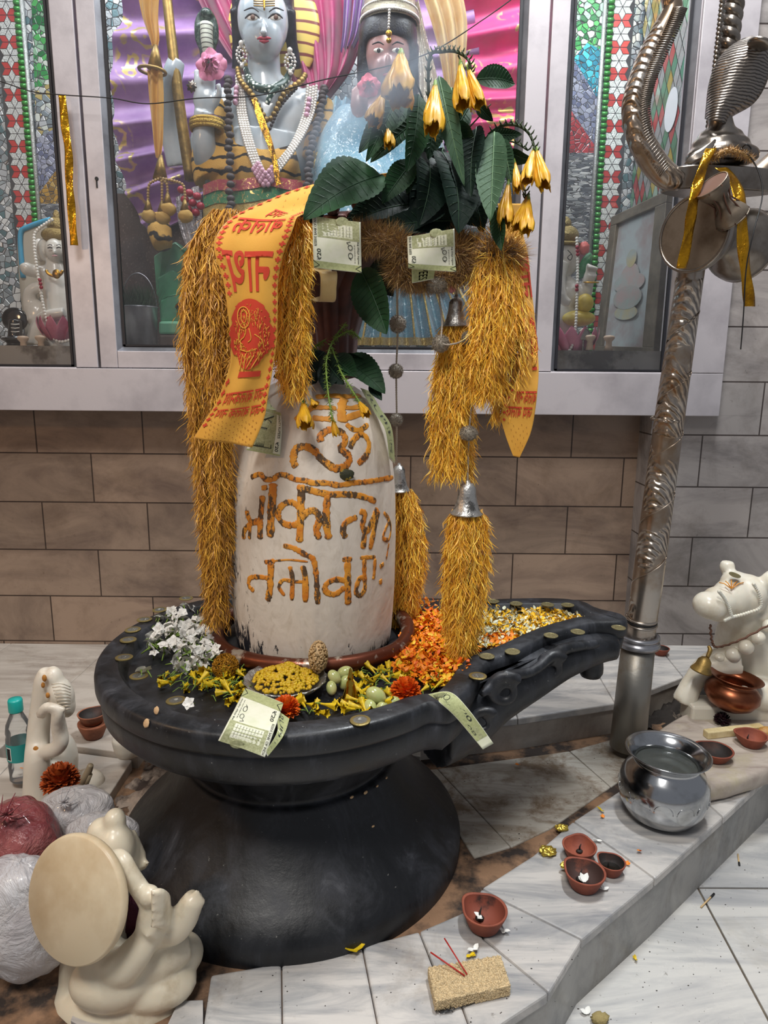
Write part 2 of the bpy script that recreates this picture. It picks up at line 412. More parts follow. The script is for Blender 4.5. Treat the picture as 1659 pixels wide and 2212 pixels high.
# ---------------- the setting ----------------
ZC, ZD, ZL, ZP = 0.114, 0.464, 0.185, 0.140      # curb top, basin rim, ledge top, rear platform
YW, YP, YF = 1.88, 1.795, 1.765                  # wall, pier, cabinet front
g = G(); g.box((-2.2, -1.2, -0.06), (2.4, 2.0, -0.004)); struct('floor', g, M_grout, smooth=False)
def slab(g, pxs, z0, z1, gap=0.0012, mi=0):      # a slab given by pixels of its top face
    P = [atZ(x, y, z1) for x, y in pxs]; c = sum(P, Vector()) / len(P)
    P = [p + (c - p).normalized() * gap for p in P]
    a = sum((P[i].x * P[(i + 1) % len(P)].y - P[(i + 1) % len(P)].x * P[i].y) for i in range(len(P)))
    if a < 0: P.reverse()
    g.prism([(p.x, p.y) for p in P], z0, z1, mi)
def slabw(g, P, z0, z1, gap=0.0012, mi=0):
    P = [Vector((x, y, z1)) for x, y in P]; c = sum(P, Vector()) / len(P)
    P = [p + (c - p).normalized() * gap for p in P]
    a = sum((P[i].x * P[(i + 1) % len(P)].y - P[(i + 1) % len(P)].x * P[i].y) for i in range(len(P)))
    if a < 0: P.reverse()
    g.prism([(p.x, p.y) for p in P], z0, z1, mi)
g = G()
slabw(g, [(.40, 1.108), (2.2, 1.112), (2.2, 1.9), (.4, 1.9)], -0.03, 0)
slabw(g, [(.575, 1.105), (.50, -.4), (2.2, -.4), (2.2, 1.109)], -0.03, 0)
slabw(g, [(.573, 1.105), (.498, -.4), (-.6, -.4), (-.6, 1.105)], -0.03, 0)
slabw(g, [(-.605, -.4), (-2.0, -.4), (-2.0, 1.3), (-.605, 1.3)], -0.03, 0)
struct('floor', g, M_floor, smooth=False, bevel=0.0012)

# curb: outline of the outer top edge, front to right
OUT = [atZ(x, y, ZC) for x, y in ((-700, 2330), (300, 2420), (700, 2405), (1069, 2222), (1187, 2145), (1258, 2030), (1416, 1898), (1659, 1678))] + [Vector((1.15, 1.61, ZC)), Vector((1.5, 1.94, ZC))]
g = G()
g.prism([(p.x * 1, p.y + 0.004) for p in OUT] + [(1.5, 1.96), (-1.6, 1.96), (-1.6, .66)], 0.0, ZC - 0.016)
struct('trim_1', g, M_curbface, smooth=False)
# marble cap slabs of the curb
g = G()
caps = [
 [(455, 2104), (608, 2078), (612, 2440), (405, 2440)],
 [(608, 2078), (782, 2042), (850, 2385), (612, 2440)],
 [(782, 2042), (905, 2010), (935, 2085), (998, 2171), (1026, 2250), (850, 2385)],
 [(905, 2010), (1008, 1966), (1045, 2027), (1187, 2145), (1026, 2250), (998, 2171), (935, 2085)],
 [(1008, 1966), (1040, 1918), (1092, 1948), (1258, 2030), (1187, 2145), (1045, 2027)],
 [(1040, 1918), (1150, 1847), (1238, 1773), (1330, 1835), (1416, 1898), (1258, 2030), (1092, 1948)],
 [(1238, 1773), (1335, 1709), (1420, 1640), (1563, 1765), (1416, 1898), (1330, 1835)],
 [(1420, 1640), (1560, 1540), (1750, 1590), (1563, 1765)],
 [(1560, 1540), (1760, 1420), (2000, 1370), (1750, 1590)],
]
for c in caps: slab(g, c, ZC - 0.018, ZC)
struct('trim_2', g, M_curb, smooth=False, bevel=0.0035)
# stained bed of the basin drain, between curb and ledge
g = G()
beds = [
 [(880, 1664), (944, 1660), (1104, 1830), (1025, 1853), (990, 1800)],
 [(944, 1660), (1230, 1622), (1320, 1700), (1190, 1790), (1104, 1830)],
 [(1230, 1622), (1345, 1590), (1410, 1640), (1320, 1700)],
]
for c in beds: slab(g, c, ZC - 0.03, ZC - 0.004)
struct('trim_3', g, M_dirty, smooth=False, bevel=0.002)
g = G()
g.prism([(p.x, p.y + 0.03) for p in OUT[:-2]] + [(1.1, 1.6), (1.1, 1.7), (-1.5, 1.7), (-1.5, .7)], ZC - .02, ZC - 0.007)
struct('floor', g, M_mud, smooth=False)
# rear ledge on the right, with riser tiles
e0, e1, e2, e3 = [atZ(x, y, ZL) for x, y in ((600, 1600), (1117, 1548), (1327, 1516), (1800, 1335))]
g = G()
g.prism([(e0.x, e0.y), (e1.x, e1.y), (e2.x, e2.y), (e3.x, e3.y), (e3.x, 1.9), (e0.x, 1.9)], 0.05, ZL - 0.016)
struct('trim_4', g, M_plat, smooth=False)
g = G(); L = [e0, e1, e2, e3]; 
cut = []
for A, B, n in ((e0, e1, 3), (e1, e2, 1), (e2, e3, 4)):
    for k in range(n): cut.append((A.lerp(B, k / n), A.lerp(B, (k + 1) / n)))
for A, B in cut:
    slabw(g, [(A.x, A.y - .008), (B.x, B.y - .008), (B.x + .02, 1.9), (A.x + .02, 1.9)], ZL - 0.018, ZL)
struct('trim_5', g, M_curb, smooth=False, bevel=0.003)
# left rear platform
g = G()
for i in range(7):
    x0 = -1.95 + i * 0.29
    slabw(g, [(x0, 1.36), (x0 + .29, 1.30), (x0 + .31, 1.88), (x0 + .02, 1.88)], 0.08, ZP)
for i in range(6):
    x0 = -1.95 + i * 0.24
    slabw(g, [(x0, .95), (x0 + .24, .95), (x0 + .24, 1.30), (x0, 1.35)], 0.06, ZP - 0.012)
    slabw(g, [(x0, .35), (x0 + .24, .35), (x0 + .24, .94), (x0, .94)], 0.06, ZP - 0.014)
struct('trim_6', g, M_plat, smooth=False, bevel=0.002)

# walls
ZF = atY(829, 893, YF).z                                   # cabinet bottom
xc = atY(1393, 1100, YP).x
g = G(); g.box((-2.2, YW, 0), (xc + .05, YW + 0.03, ZF + 0.06)); struct('wall_back', g, M_wall, smooth=False)
g = G(); g.box((xc, YP, 0), (2.3, YW + 0.03, ZF)); xr = atY(1574, 700, YF).x
g.box((xr - .02, YP, ZF + .0002), (2.3, YW + 0.03, 2.7)); struct('wall_right', g, M_wall2, smooth=False)
g = G(); g.box((-2.25, -1.2, -.05), (-2.2, 2.6, 2.7)); struct('wall_left', g, M_wall, smooth=False)

# aluminium cabinet front
def X(px, py, Y=YF): return atY(px, py, Y).x
def Z(px, py, Y=YF): return atY(px, py, Y).z
zt = 2.45
zb1, zb2, zrail = Z(829, 797), Z(829, 752), Z(829, 800)
g = G()
g.box((-2.1, YF, ZF), (xr, YF + .09, zrail - .001)); g.box((X(1452, 790), YF, zrail), (xr, YF + .09, zt))
struct('trim_7', g, M_alu, smooth=False, bevel=0.0015)
def stile(n, x0, x1, z0=zrail, y=YF + .006, m=None):
    g = G(); g.box((x0, y, z0), (x1, y + .03, zt)); return g
NZ = 0.966   # floor height inside the niche
def door(n, x0, x1, sl, sr, zb, extra=None):
    """x0..x1 whole sliding leaf; sl, sr stile widths; zb glass bottom"""
    g = G(); y = YF + .008
    if sl: g.box((x0, y, zrail + .001), (x0 + sl, y + .03, zt))
    if sr: g.box((x1 - sr, y, zrail + .001), (x1, y + .03, zt))
    g.box((x0 + sl + .0005, y, zrail + .001), (x1 - sr - .0005, y + .03, zb - .012)); g.box((x0 + sl, y, zt - .05), (x1 - sr, y + .03, zt))
    b = struct('window_%d' % n, g, M_alu, smooth=False, bevel=0.0015)
    g = G(); a, c = x0 + sl, x1 - sr; w = .012
    g.add([(a,y+.002,zb-.012),(c,y+.002,zb-.012),(c-w,y+.016,zb),(a+w,y+.016,zb)], [(0,1,2,3)])
    g.add([(a,y+.002,zb-.012),(a+w,y+.016,zb),(a+w,y+.016,zt),(a,y+.002,zt)], [(0,1,2,3)])
    g.add([(c,y+.002,zb-.012),(c,y+.002,zt),(c-w,y+.016,zt),(c-w,y+.016,zb)], [(0,1,2,3)])
    g.done('glazing_bead', M_alu2, b, smooth=False)
    g = G()
    for (p, q_) in (((a + w, zb), (a + w + .006, zt)), ((c - w - .006, zb), (c - w, zt)), ((a + w, zb), (c - w, zb + .004))):
        g.box((p[0], y + .012, p[1]), (q_[0], y + .02, q_[1]))
    g.done('rubber_seal', M_seal, b, smooth=False)
    g = G(); g.box((a + w, y + .016, zb), (c - w, y + .019, zt - .05)); g.done('glass_pane', M_glass, b, smooth=False)
    return b
w1 = door(1, -2.05, X(209, 790), 0, X(209, 790) - X(162, 790), zb1)
w2 = door(2, X(215, 790), X(1152, 790), X(252, 790) - X(215, 790), X(1152, 790) - X(1110, 790), zb2)
w3 = door(3, X(1157, 790), X(1452, 790), X(1192, 790) - X(1157, 790), .002, zb1)
g = G(); g.lathe([(0.0042, 0), (0.0042, 0.002)], 12, M=Matrix.Translation(atY(209, 386, YF + .0075)) @ Matrix.Rotation(PI / 2, 4, 'X'))
kp = atY(209, 394, YF + .0075); g.box((kp.x - .0018, kp.y - .001, kp.z - .012), (kp.x + .0018, kp.y + .001, kp.z + .004))
g.done('keyhole', M_black, w2, smooth=False)
# niche shell
YB = 2.42
g = G(); g.box((-2.1, YF + .05, NZ - .05), (xr - .01, YB, NZ)); struct('trim_8', g, mat('niche_floor_marble', '9a948c', 0.4, var=(12, '4f4740', 0.45, 0.6)), smooth=False)
M_nback = voro_mosaic('mirror_mosaic', ['b9bfc4', '7f8c94', 'c9ced0', '5f7f86', '9aa5aa', 'd9dcdc'], 54)
g = G(); g.box((-2.1, YB, NZ - .1), (xr + .3, YB + .02, 2.7)); struct('wall_niche', g, M_nback, smooth=False)
# ---------------- black stone basin with spout and foot ----------------
def stone_black():
    m, nt, b = NM('black_stone')
    st = texco(nt, scale=(1, 1, 0.28), rot=(0.3, 0.2, 0))
    n = noi(nt, st, 16, 6, 0.7, 0.6)
    col = ramp(nt, n, [(0.3, hexc('0b0c0e')), (0.5, hexc('191b1f')), (0.64, hexc('303238')), (0.78, hexc('5c5e64'))])
    n2 = noi(nt, texco(nt), 130, 3, 0.7)
    col = mixc(nt, ramp(nt, n2, [(0.69, 0.0), (0.75, 0.6)]), col, hexc('8d8c88'))
    nt.links.new(col, b.inputs['Base Color'])
    nt.links.new(ramp(nt, n, [(0.3, 0.3), (0.7, 0.6)]), b.inputs['Roughness'])
    bump(nt, b, noi(nt, texco(nt), 45, 5, 0.7), 0.22, 0.003)
    return m
M_stone = stone_black()
M_paste0 = mat('tan_plaster', 'c9a67c', .8, bmp=(200, .5))
BC = Vector((-0.155, 1.105, 0)); BR = 0.305
basin = thing('offering_basin', 'round black stone basin on a flared foot with a carved spout pointing right', 'basin', (BC.x, BC.y, ZC))
def arc(a0, a1, n): return [(BC.x + BR * math.cos(math.radians(a0 + (a1 - a0) * i / n)), BC.y + BR * math.sin(math.radians(a0 + (a1 - a0) * i / n))) for i in range(n + 1)]
sp = [(p.x, p.y) for p in (atZ(x, y, ZD) for x, y in ((975, 1520), (1022, 1478), (1050, 1432), (1110, 1412), (1200, 1376), (1285, 1358), (1352, 1356), (1345, 1338), (1290, 1325), (1262, 1310), (1180, 1300), (1070, 1296), (960, 1293)))]
outl = arc(-43, -318, 90)                       # clockwise round the dish
outl = [Vector((x, y, 0)) for x, y in outl] + [Vector((x, y, 0)) for x, y in reversed(sp)]
outl.reverse()
outl = spl(outl, 3, closed=True)
cum = [0]
for i in range(len(outl)): cum.append(cum[-1] + (outl[(i + 1) % len(outl)] - outl[i]).length)
NO = 220; res = []; k = 0
for i in range(NO):
    t = cum[-1] * i / NO
    while cum[k + 1] < t: k += 1
    u = (t - cum[k]) / max(1e-9, cum[k + 1] - cum[k]); res.append(outl[k].lerp(outl[(k + 1) % len(outl)], u))
def inset(P, d, it=1):
    n = len(P); out = []
    for i in range(n):
        t = (P[(i + 1) % n] - P[i - 1]).normalized(); nn = Vector((-t.y, t.x, 0)); out.append(P[i] + nn * d)
    return out
def smooth_loop(P, it):
    for _ in range(it): P = [(P[i - 1] + P[i] * 2 + P[(i + 1) % len(P)]) / 4 for i in range(len(P))]
    return P
ar = sum(res[i].x * res[(i + 1) % NO].y - res[(i + 1) % NO].x * res[i].y for i in range(NO))
if ar < 0: res.reverse()
def rise(p): return 0.012 * min(1, max(0, (p.x - 0.16) / 0.2))       # spout rim rises a little then tips
layers = [(0.047, -0.022), (0.043, -0.018), (0.037, -0.003), (0.034, 0.0), (0.006, 0.0), (0.001, -0.004), (-0.001, -0.012), (-0.001, -0.026), (0.001, -0.031), (0.006, -0.034), (0.004, -0.038), (0.007, -0.056), (0.02, -0.07)]
g = G(); vs = []
cur = res; depth = 0
for d, z in layers:
    L = smooth_loop(inset(res, d), 3 if d > 0.03 else 1)
    for p in L:
        tip = min(1, max(0, (p.x - 0.05) / 0.4)) if z < -0.04 else 0
        vs.append(Vector((p.x, p.y, ZD + z + rise(p) - (0.012 * (1 - tip) if z < -0.05 else 0))))
fs = []
for k in range(len(layers) - 1):
    for i in range(NO): fs.append((k * NO + i, (k + 1) * NO + i, (k + 1) * NO + (i + 1) % NO, k * NO + (i + 1) % NO))
fs.append(tuple(range(NO))); fs.append(tuple((len(layers) - 1) * NO + i for i in range(NO)))
g.add(vs, fs); g.done('dish', M_stone, basin, smooth=40)
foot = G()
prof = [(.262, ZD - .075), (.272, .398), (.27, .39), (.245, .378), (.21, .352), (.188, .32), (.175, .29), (.171, .279), (.172, .276), (.18, .272), (.186, .262), (.2, .24), (.222, .212), (.25, .182), (.276, .158), (.288, .143), (.293, .13), (.293, ZC - .02)]
pp = []
for a_, b_ in zip(prof, prof[1:]):
    for t in (0, .5): pp.append((a_[0] + (b_[0] - a_[0]) * t, a_[1] + (b_[1] - a_[1]) * t))
pp.append(prof[-1])
foot.lathe(pp, 120, M=Matrix.Translation((BC.x, BC.y, 0)))
foot.done('foot', M_stone, basin, smooth=50)
# carved scrolls and tube under the spout
g = G()
def volute(cx, cy, r0, turns, Y, rt):
    l = []
    n = int(turns * 14)
    for i in range(n + 1):
        a = 2 * PI * turns * i / n + 0.6; r = r0 * (1 - 0.82 * i / n)
        l.append((cx + r * math.cos(a), cy - r * 0.9 * math.sin(a), Y, rt * (1 - 0.5 * i / n)))
    ptube(g, l, n=8, sm=1)
ptube(g, [(930, 1560, 1.0, 100), (985, 1545, 1.02, 84), (1060, 1500, 1.06, 66), (1140, 1460, 1.1, 54), (1215, 1425, 1.14, 42), (1290, 1400, 1.18, 34), (1330, 1398, 1.19, 28)], n=16)
g.done('spout_body', M_stone, basin, remesh=0.006)
g = G()
volute(1192, 1442, 34, 1.4, 1.085, 13); volute(1090, 1492, 40, 1.5, 0.99, 14); volute(1045, 1560, 32, 1.2, 0.93, 12)
ptube(g, [(1040, 1500, .97, 10), (1085, 1462, 1.02, 14), (1150, 1450, 1.05, 12), (1210, 1405, 1.1, 14), (1290, 1390, 1.14, 11)])
g.done('carved_scroll', M_stone, basin, remesh=0.004)
g = G(); c = atY(1277, 1440, 1.21); g.lathe([(.0, -.018), (.018, -.018), (.022, -.01), (.022, .0), (.02, .02), (.024, .05)], 20, M=Matrix.Translation(c))
g.done('drip_nozzle', M_stone, basin)
# marks of old plaster stuck on the rim
def rimhit(px, py, rad, z0, z1):
    d = ray(px, py); t = .5
    while t < 1.6:
        p = CP + d * t
        if math.hypot(p.x - BC.x, p.y - BC.y) < rad and z0 < p.z < z1: return p
        t += .001
for x, y, r in ((316, 1562, 8), (338, 1535, 7)):
    p = rimhit(x, y, BR + .002, .38, .47)
    if p: g = G(); g.ell(p, (pr(r, p), pr(r * 1.2, p), .0012), 14, 8, rot=Vector((p.x - BC.x, p.y - BC.y, .12)).to_track_quat('Z', 'Y').to_matrix(), fn=lambda d: 1 + .45 * vnoise(d, 3, x)); g.done('plaster_chip', M_paste0, basin)
for x, y, r in ((760, 1722, 5), (790, 1712, 6), (815, 1698, 4), (835, 1680, 4), (775, 1740, 3), (806, 1785, 4)):
    p = rimhit(x, y, .185, .25, .32) or rimhit(x, y, .24, .15, .27)
    if p: g = G(); g.ell(p, (pr(r, p), pr(r * .6, p), .001), 10, 6, rot=Vector((p.x - BC.x, p.y - BC.y, .05)).to_track_quat('Z', 'Y').to_matrix()); g.done('plaster_chip', M_paste0, basin)
g = G()
for x, y, r in ((313, 1550, 7), (336, 1522, 6), (630, 1700, 3), (775, 1710, 5), (800, 1732, 3), (830, 1780, 3)): 
    pass

# ---------------- white painted stone pillar ----------------
LC = Vector((-0.122, 1.175, 0))
LP = [(0.452, .135), (.47, .137), (.50, .139), (.549, .1415), (.635, .1425), (.70, .1412), (.74, .1385), (.78, .133), (.81, .126), (.835, .117), (.858, .104), (.874, .09), (.886, .072), (.895, .05), (.900, .026), (.901, .0)]
def lr(z):
    if z <= LP[0][0]: return LP[0][1]
    for (z0, r0), (z1, r1) in zip(LP, LP[1:]):
        if z <= z1: return r0 + (r1 - r0) * (z - z0) / (z1 - z0)
    return -1
def lhit(px, py, off=0.0):         # where the view ray of a pixel meets the pillar
    d = ray(px, py); lo = 0.9
    t = 0.8
    while t < 1.6:
        p = CP + d * t
        r = math.hypot(p.x - LC.x, p.y - LC.y)
        if p.z < .901 and r <= lr(p.z) + off:
            for _ in range(10):
                t -= 0.0005 / 1.0
                p = CP + d * t
                if math.hypot(p.x - LC.x, p.y - LC.y) > lr(p.z) + off: break
            e = 0.004; dr = (lr(p.z + e) - lr(p.z - e)) / (2 * e)
            n = Vector((p.x - LC.x, p.y - LC.y, -dr * math.hypot(p.x - LC.x, p.y - LC.y))).normalized()
            n = Vector(((p.x - LC.x), (p.y - LC.y), 0)).normalized(); n.z = -dr; n.normalize()
            return p, n
        t += 0.004
    return None
def paint_white():
    m, nt, b = NM('white_clay_paste')
    st = texco(nt, scale=(1, 1, 0.35)); sw = noi(nt, texco(nt, scale=(1, 1, 0.5)), 26, 5, 0.7, 1.8)
    col = ramp(nt, sw, [(0.3, hexc('c9bcab')), (0.5, hexc('ddd2c4')), (0.7, hexc('d5c9ba'))])
    cr = noi(nt, st, 55, 5, 0.75, 0.8)
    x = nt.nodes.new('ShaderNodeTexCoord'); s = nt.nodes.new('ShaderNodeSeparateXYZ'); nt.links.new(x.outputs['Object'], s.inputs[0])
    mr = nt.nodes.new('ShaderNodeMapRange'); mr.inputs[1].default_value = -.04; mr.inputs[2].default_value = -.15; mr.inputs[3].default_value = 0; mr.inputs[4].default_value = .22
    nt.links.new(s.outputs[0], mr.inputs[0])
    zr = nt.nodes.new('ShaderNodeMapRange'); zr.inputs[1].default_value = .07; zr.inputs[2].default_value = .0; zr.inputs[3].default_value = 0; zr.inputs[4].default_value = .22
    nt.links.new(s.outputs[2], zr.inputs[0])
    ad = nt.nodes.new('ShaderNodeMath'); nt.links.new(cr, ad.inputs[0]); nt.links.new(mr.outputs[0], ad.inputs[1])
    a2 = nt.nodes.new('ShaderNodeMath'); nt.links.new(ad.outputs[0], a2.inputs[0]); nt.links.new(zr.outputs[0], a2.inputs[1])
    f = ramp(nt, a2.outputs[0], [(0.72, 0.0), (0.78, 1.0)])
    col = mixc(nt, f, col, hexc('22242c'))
    nt.links.new(col, b.inputs['Base Color']); b.inputs['Roughness'].default_value = 0.55
    w = nt.nodes.new('ShaderNodeTexWave'); w.inputs['Scale'].default_value = 9; w.inputs['Distortion'].default_value = 9; w.inputs['Detail'].default_value = 4; w.inputs['Detail Scale'].default_value = 1.2
    nt.links.new(texco(nt), w.inputs[0])
    h = nt.nodes.new('ShaderNodeMath'); h.operation = 'SUBTRACT'; nt.links.new(w.outputs[1], h.inputs[0]); nt.links.new(f, h.inputs[1])
    bump(nt, b, h.outputs[0], 0.35, 0.002); return m
M_paste = paint_white()
pillar = thing('shrine_pillar', 'domed stone pillar coated in white paste with orange lettering, standing in the basin', 'pillar', (LC.x, LC.y, .452))
g = G(); pr2 = []
for (z0, r0), (z1, r1) in zip(LP, LP[1:]):
    for t in (0, .34, .67): pr2.append((r0 + (r1 - r0) * t, z0 + (z1 - z0) * t))
pr2.append((0.0005, .901))
g.lathe(pr2, 96, M=Matrix.Translation((LC.x, LC.y, 0))); g.done('stone_body', M_paste, pillar)
def orange_paste():
    m, nt, b = NM('orange_paste')
    st = texco(nt, scale=(1, 1, 0.6)); n = noi(nt, st, 95, 4, 0.7)
    col = mixc(nt, ramp(nt, noi(nt, texco(nt), 30, 3), [(0.4, 0.0), (0.6, 1.0)]), hexc('e39a2f'), hexc('d07a1e'))
    col = mixc(nt, ramp(nt, n, [(0.5, 0.0), (0.56, 0.9)]), col, hexc('35332c'))
    nt.links.new(col, b.inputs['Base Color']); b.inputs['Roughness'].default_value = 0.6
    bump(nt, b, noi(nt, texco(nt), 160, 3), 0.5, 0.002); return m
M_orange = orange_paste()
M_orange2 = mat('orange_paste_thin', 'e6a03c', 0.6, var=(60, 'd0862c'), bmp=(150, 0.4))
def zz(x, y): return 480 + x * .2804, 800 + y * .2804
rows = {
 'painted_symbol': [
  ([(570,745),(548,700),(560,620),(600,590),(660,592),(715,625),(760,680),(810,720),(870,755),(930,745),(970,715),(978,670),(950,630),(900,605)], 17),
  ([(762,550),(755,510),(790,475),(840,455),(900,465),(940,500),(945,560),(910,600),(960,650)], 16),
  ([(985,600),(1010,540),(1060,495),(1105,510),(1132,570),(1118,640),(1080,690),(1045,720)], 15),
  ([(955,412),(1000,448),(1060,460),(1125,415)], 13)],
 'painted_stripe': [([(720,205),(850,195),(960,200),(1065,190)], 15), ([(690,290),(780,285),(880,292)], 12), ([(890,270),(1000,290),(1090,265)], 13), ([(695,365),(760,372),(840,375)], 14), ([(920,380),(1010,350),(1110,315)], 16), ([(940,210),(920,300),(930,400)], 24), ([(740,240),(640,330),(560,380)], 14)],
 'painted_headline': [([(220,825),(290,800),(330,838),(390,838),(440,805),(500,812),(560,840),(640,850),(700,868),(800,868),(900,885),(1000,868),(1100,860),(1200,845),(1330,822)], 13),
  ([(575,900),(650,915),(740,940),(840,955),(950,955),(1050,965),(1120,985),(1185,1010)], 15)],
 'painted_letter': [
  ([(392,870),(385,1000),(375,1140),(368,1285)], 22), ([(310,965),(300,1080),(292,1180),(290,1300)], 16), ([(188,1080),(200,1130),(230,1170),(285,1160)], 15), ([(250,1160),(200,1200),(168,1240),(165,1300)], 14), ([(215,1190),(208,1300)], 12), ([(322,885),(328,925)], 17),
  ([(612,905),(606,1030),(602,1160),(595,1325)], 19), ([(600,1060),(545,1020),(490,1022),(445,1060),(430,1110),(450,1160),(500,1190),(560,1190),(600,1160)], 15), ([(610,1140),(650,1095),(700,1080),(740,1110),(745,1170),(725,1230),(750,1300)], 16),
  ([(812,960),(802,1080),(805,1200),(822,1300)], 18),
  ([(952,1290),(930,1235),(955,1170),(1040,1130)], 15), ([(1060,1085),(1098,1110),(1080,1200),(1118,1235),(1160,1150),(1195,1060)], 16), ([(1205,1080),(1180,1180),(1140,1380)], 17), ([(1100,1230),(1085,1375)], 15), ([(1245,1095),(1285,1150),(1262,1215),(1240,1290),(1285,1300),(1300,1200),(1270,1130)], 11), ([(1285,1330),(1265,1455)], 8),
  ([(325,1478),(405,1468)], 11), ([(375,1480),(372,1600),(365,1700),(348,1775)], 17), ([(365,1605),(290,1592),(215,1600),(205,1660),(245,1700)], 12), ([(400,1468),(520,1460),(660,1475)], 5),
  ([(470,1350),(550,1370),(640,1420),(700,1455),(722,1560),(730,1680),(736,1800)], 13), ([(520,1510),(540,1600),(536,1770)], 11), ([(545,1630),(470,1615),(438,1670),(480,1735)], 9), ([(618,1505),(640,1600),(640,1785)], 14), ([(540,1628),(650,1630)], 8),
  ([(925,1458),(1000,1455)], 12), ([(965,1470),(968,1640),(970,1805)], 17), ([(960,1622),(870,1612),(800,1650),(800,1705),(870,1725),(945,1670)], 14),
  ([(1062,1445),(1180,1438)], 11), ([(1095,1455),(1095,1560),(1098,1680),(1060,1735),(1030,1700),(1055,1610),(1100,1590)], 13), ([(1178,1450),(1172,1560),(1165,1610)], 11),
  ([(1215,1515),(1245,1490)], 14), ([(1220,1610),(1222,1650)], 14)],
}
RR = random.Random(3)
for nm, strokes in rows.items():
    for pts, wpx in strokes:
        g = G(); P = []; N = []
        for q in spl([Vector((x, y, 0)) for x, y in pts], 7) if len(pts) > 1 else []:
            h = lhit(*zz(q.x, q.y), off=0.0003)
            if h: P.append(h[0]); N.append(h[1])
        if len(P) < 2: continue
        rad = [wpx * .2804 * 1.8 / F * (0.78 + 0.35 * RR.random()) * (0.55 if k in (0, len(P) - 1) else 1) for k in range(len(P))]
        g.tube([p for p in P], [r * 1.0 for r in rad], 10, flat=0.16, up=N)
        g.done(nm, M_orange if nm != 'painted_stripe' else M_orange2, pillar)
h = lhit(*zz(950, 805))
g = G(); g.ell(h[0], (.013, .006, .009), 14, 8, fn=lambda d: 1 + .25 * vnoise(d, 6)); tag(g.done('dried_flower', mat('wilted_green', '33361f', 0.6, var=(120, 'c2a52a', .55, .62), bmp=(200, .8))), 'dark dried flower stuck on the white pillar between symbol and lettering', 'flower')

# ---------------- copper serpent: ring round the pillar, neck and hood behind ----------------
M_coil = mat('paste_smeared_copper', '6b3a28', 0.38, 0.75, var=(22, 'c9bfae', 0.56, 0.64), bmp=(40, 0.3))
M_hood = mat('dark_copper_brown', '4a2822', 0.42, 0.5, var=(20, '2a1a18', 0.4, 0.7), bmp=(60, 0.3))
serp = thing('copper_serpent', 'copper serpent coiled round the foot of the white pillar, its flaring hood rising behind', 'serpent figure', (LC.x, LC.y, .452))
g = G()
g.tube([(LC.x + .166 * math.cos(a), LC.y + .166 * math.sin(a), .463 + .003 * math.sin(3 * a)) for a in [2 * PI * i / 80 for i in range(80)]], [.0125 + .001 * math.sin(5 * 2 * PI * i / 80) for i in range(80)], 14, closed=True)
g.done('coil', M_coil, serp)
g = G()
neck = [(LC.x + .02, LC.y + .172, .46), (LC.x + .02, LC.y + .178, .6), (LC.x + .02, LC.y + .175, .75), (LC.x + .022, LC.y + .16, .88), (-.10, 1.27, .97)]
g.tube(spl(neck, 5), 0.021, 14)
# hood sheet: widths by height, fluted like stacked throats, leaning over the pillar
hood = [(.90, .026, 1.285), (.94, .027, 1.275), (.975, .03, 1.265), (1.01, .042, 1.25), (1.05, .058, 1.23), (1.08, .068, 1.21), (1.10, .085, 1.19), (1.125, .105, 1.165), (1.15, .10, 1.14)]
cxh = atY(716, 650, 1.24).x
def hf(u, v):
    k = v * (len(hood) - 1); i = min(int(k), len(hood) - 2); t = k - i
    z, w, y = [hood[i][j] + (hood[i + 1][j] - hood[i][j]) * t for j in range(3)]
    a = (u - .5) * 2
    cx = cxh + .055 * max(0, (v - .5) * 2)
    return (cx + w * a, y - .018 * (1 - a * a) + .03 * a * a - .004 * math.cos(a * 5 * PI), z + (-.02 * a * a if v > .9 else 0))
g.grid(hf, 60, 40, th=-.014)
g.done('hood', M_hood, serp)
for k in range(5):
    a = (k - 2) / 2 * .8; g = G(); p = Vector(hf(.5 + a / 2, .97))
    g.ell(p + Vector((0, -.015, .012)), (.012, .02, .013), 16, 12); g.ell(p + Vector((-.009, -.038, .018)), .0035, 8, 6); g.ell(p + Vector((.009, -.038, .018)), .0035, 8, 6)
    g.done('head', M_hood, serp)
# ---------------- printed writing ----------------
_T = {}
def txt(s, bold=0.0, sub=0):
    k = (s, bold, sub)
    if k in _T: return _T[k]
    cu = bpy.data.curves.new('writing', 'FONT'); cu.body = s; cu.size = 1; cu.offset = bold; cu.resolution_u = 4
    o = bpy.data.objects.new('writing', cu); C.objects.link(o)
    dg = bpy.context.evaluated_depsgraph_get(); dg.update()
    me = bpy.data.meshes.new_from_object(o.evaluated_get(dg))
    bm = bmesh.new(); bm.from_mesh(me)
    for _ in range(sub): bmesh.ops.subdivide_edges(bm, edges=[e for e in bm.edges if e.calc_length() > 0.12], cuts=1); bmesh.ops.triangulate(bm, faces=bm.faces)
    vs = [v.co.copy() for v in bm.verts]; fs = [tuple(v.index for v in f.verts) for f in bm.faces]; bm.free()
    bpy.data.objects.remove(o); bpy.data.meshes.remove(me)
    if not vs: _T[k] = ([], []); return _T[k]
    x0, x1 = min(v.x for v in vs), max(v.x for v in vs); y0, y1 = min(v.y for v in vs), max(v.y for v in vs)
    _T[k] = ([((v.x - x0) / (x1 - x0), (v.y - y0) / (y1 - y0)) for v in vs], fs); return _T[k]
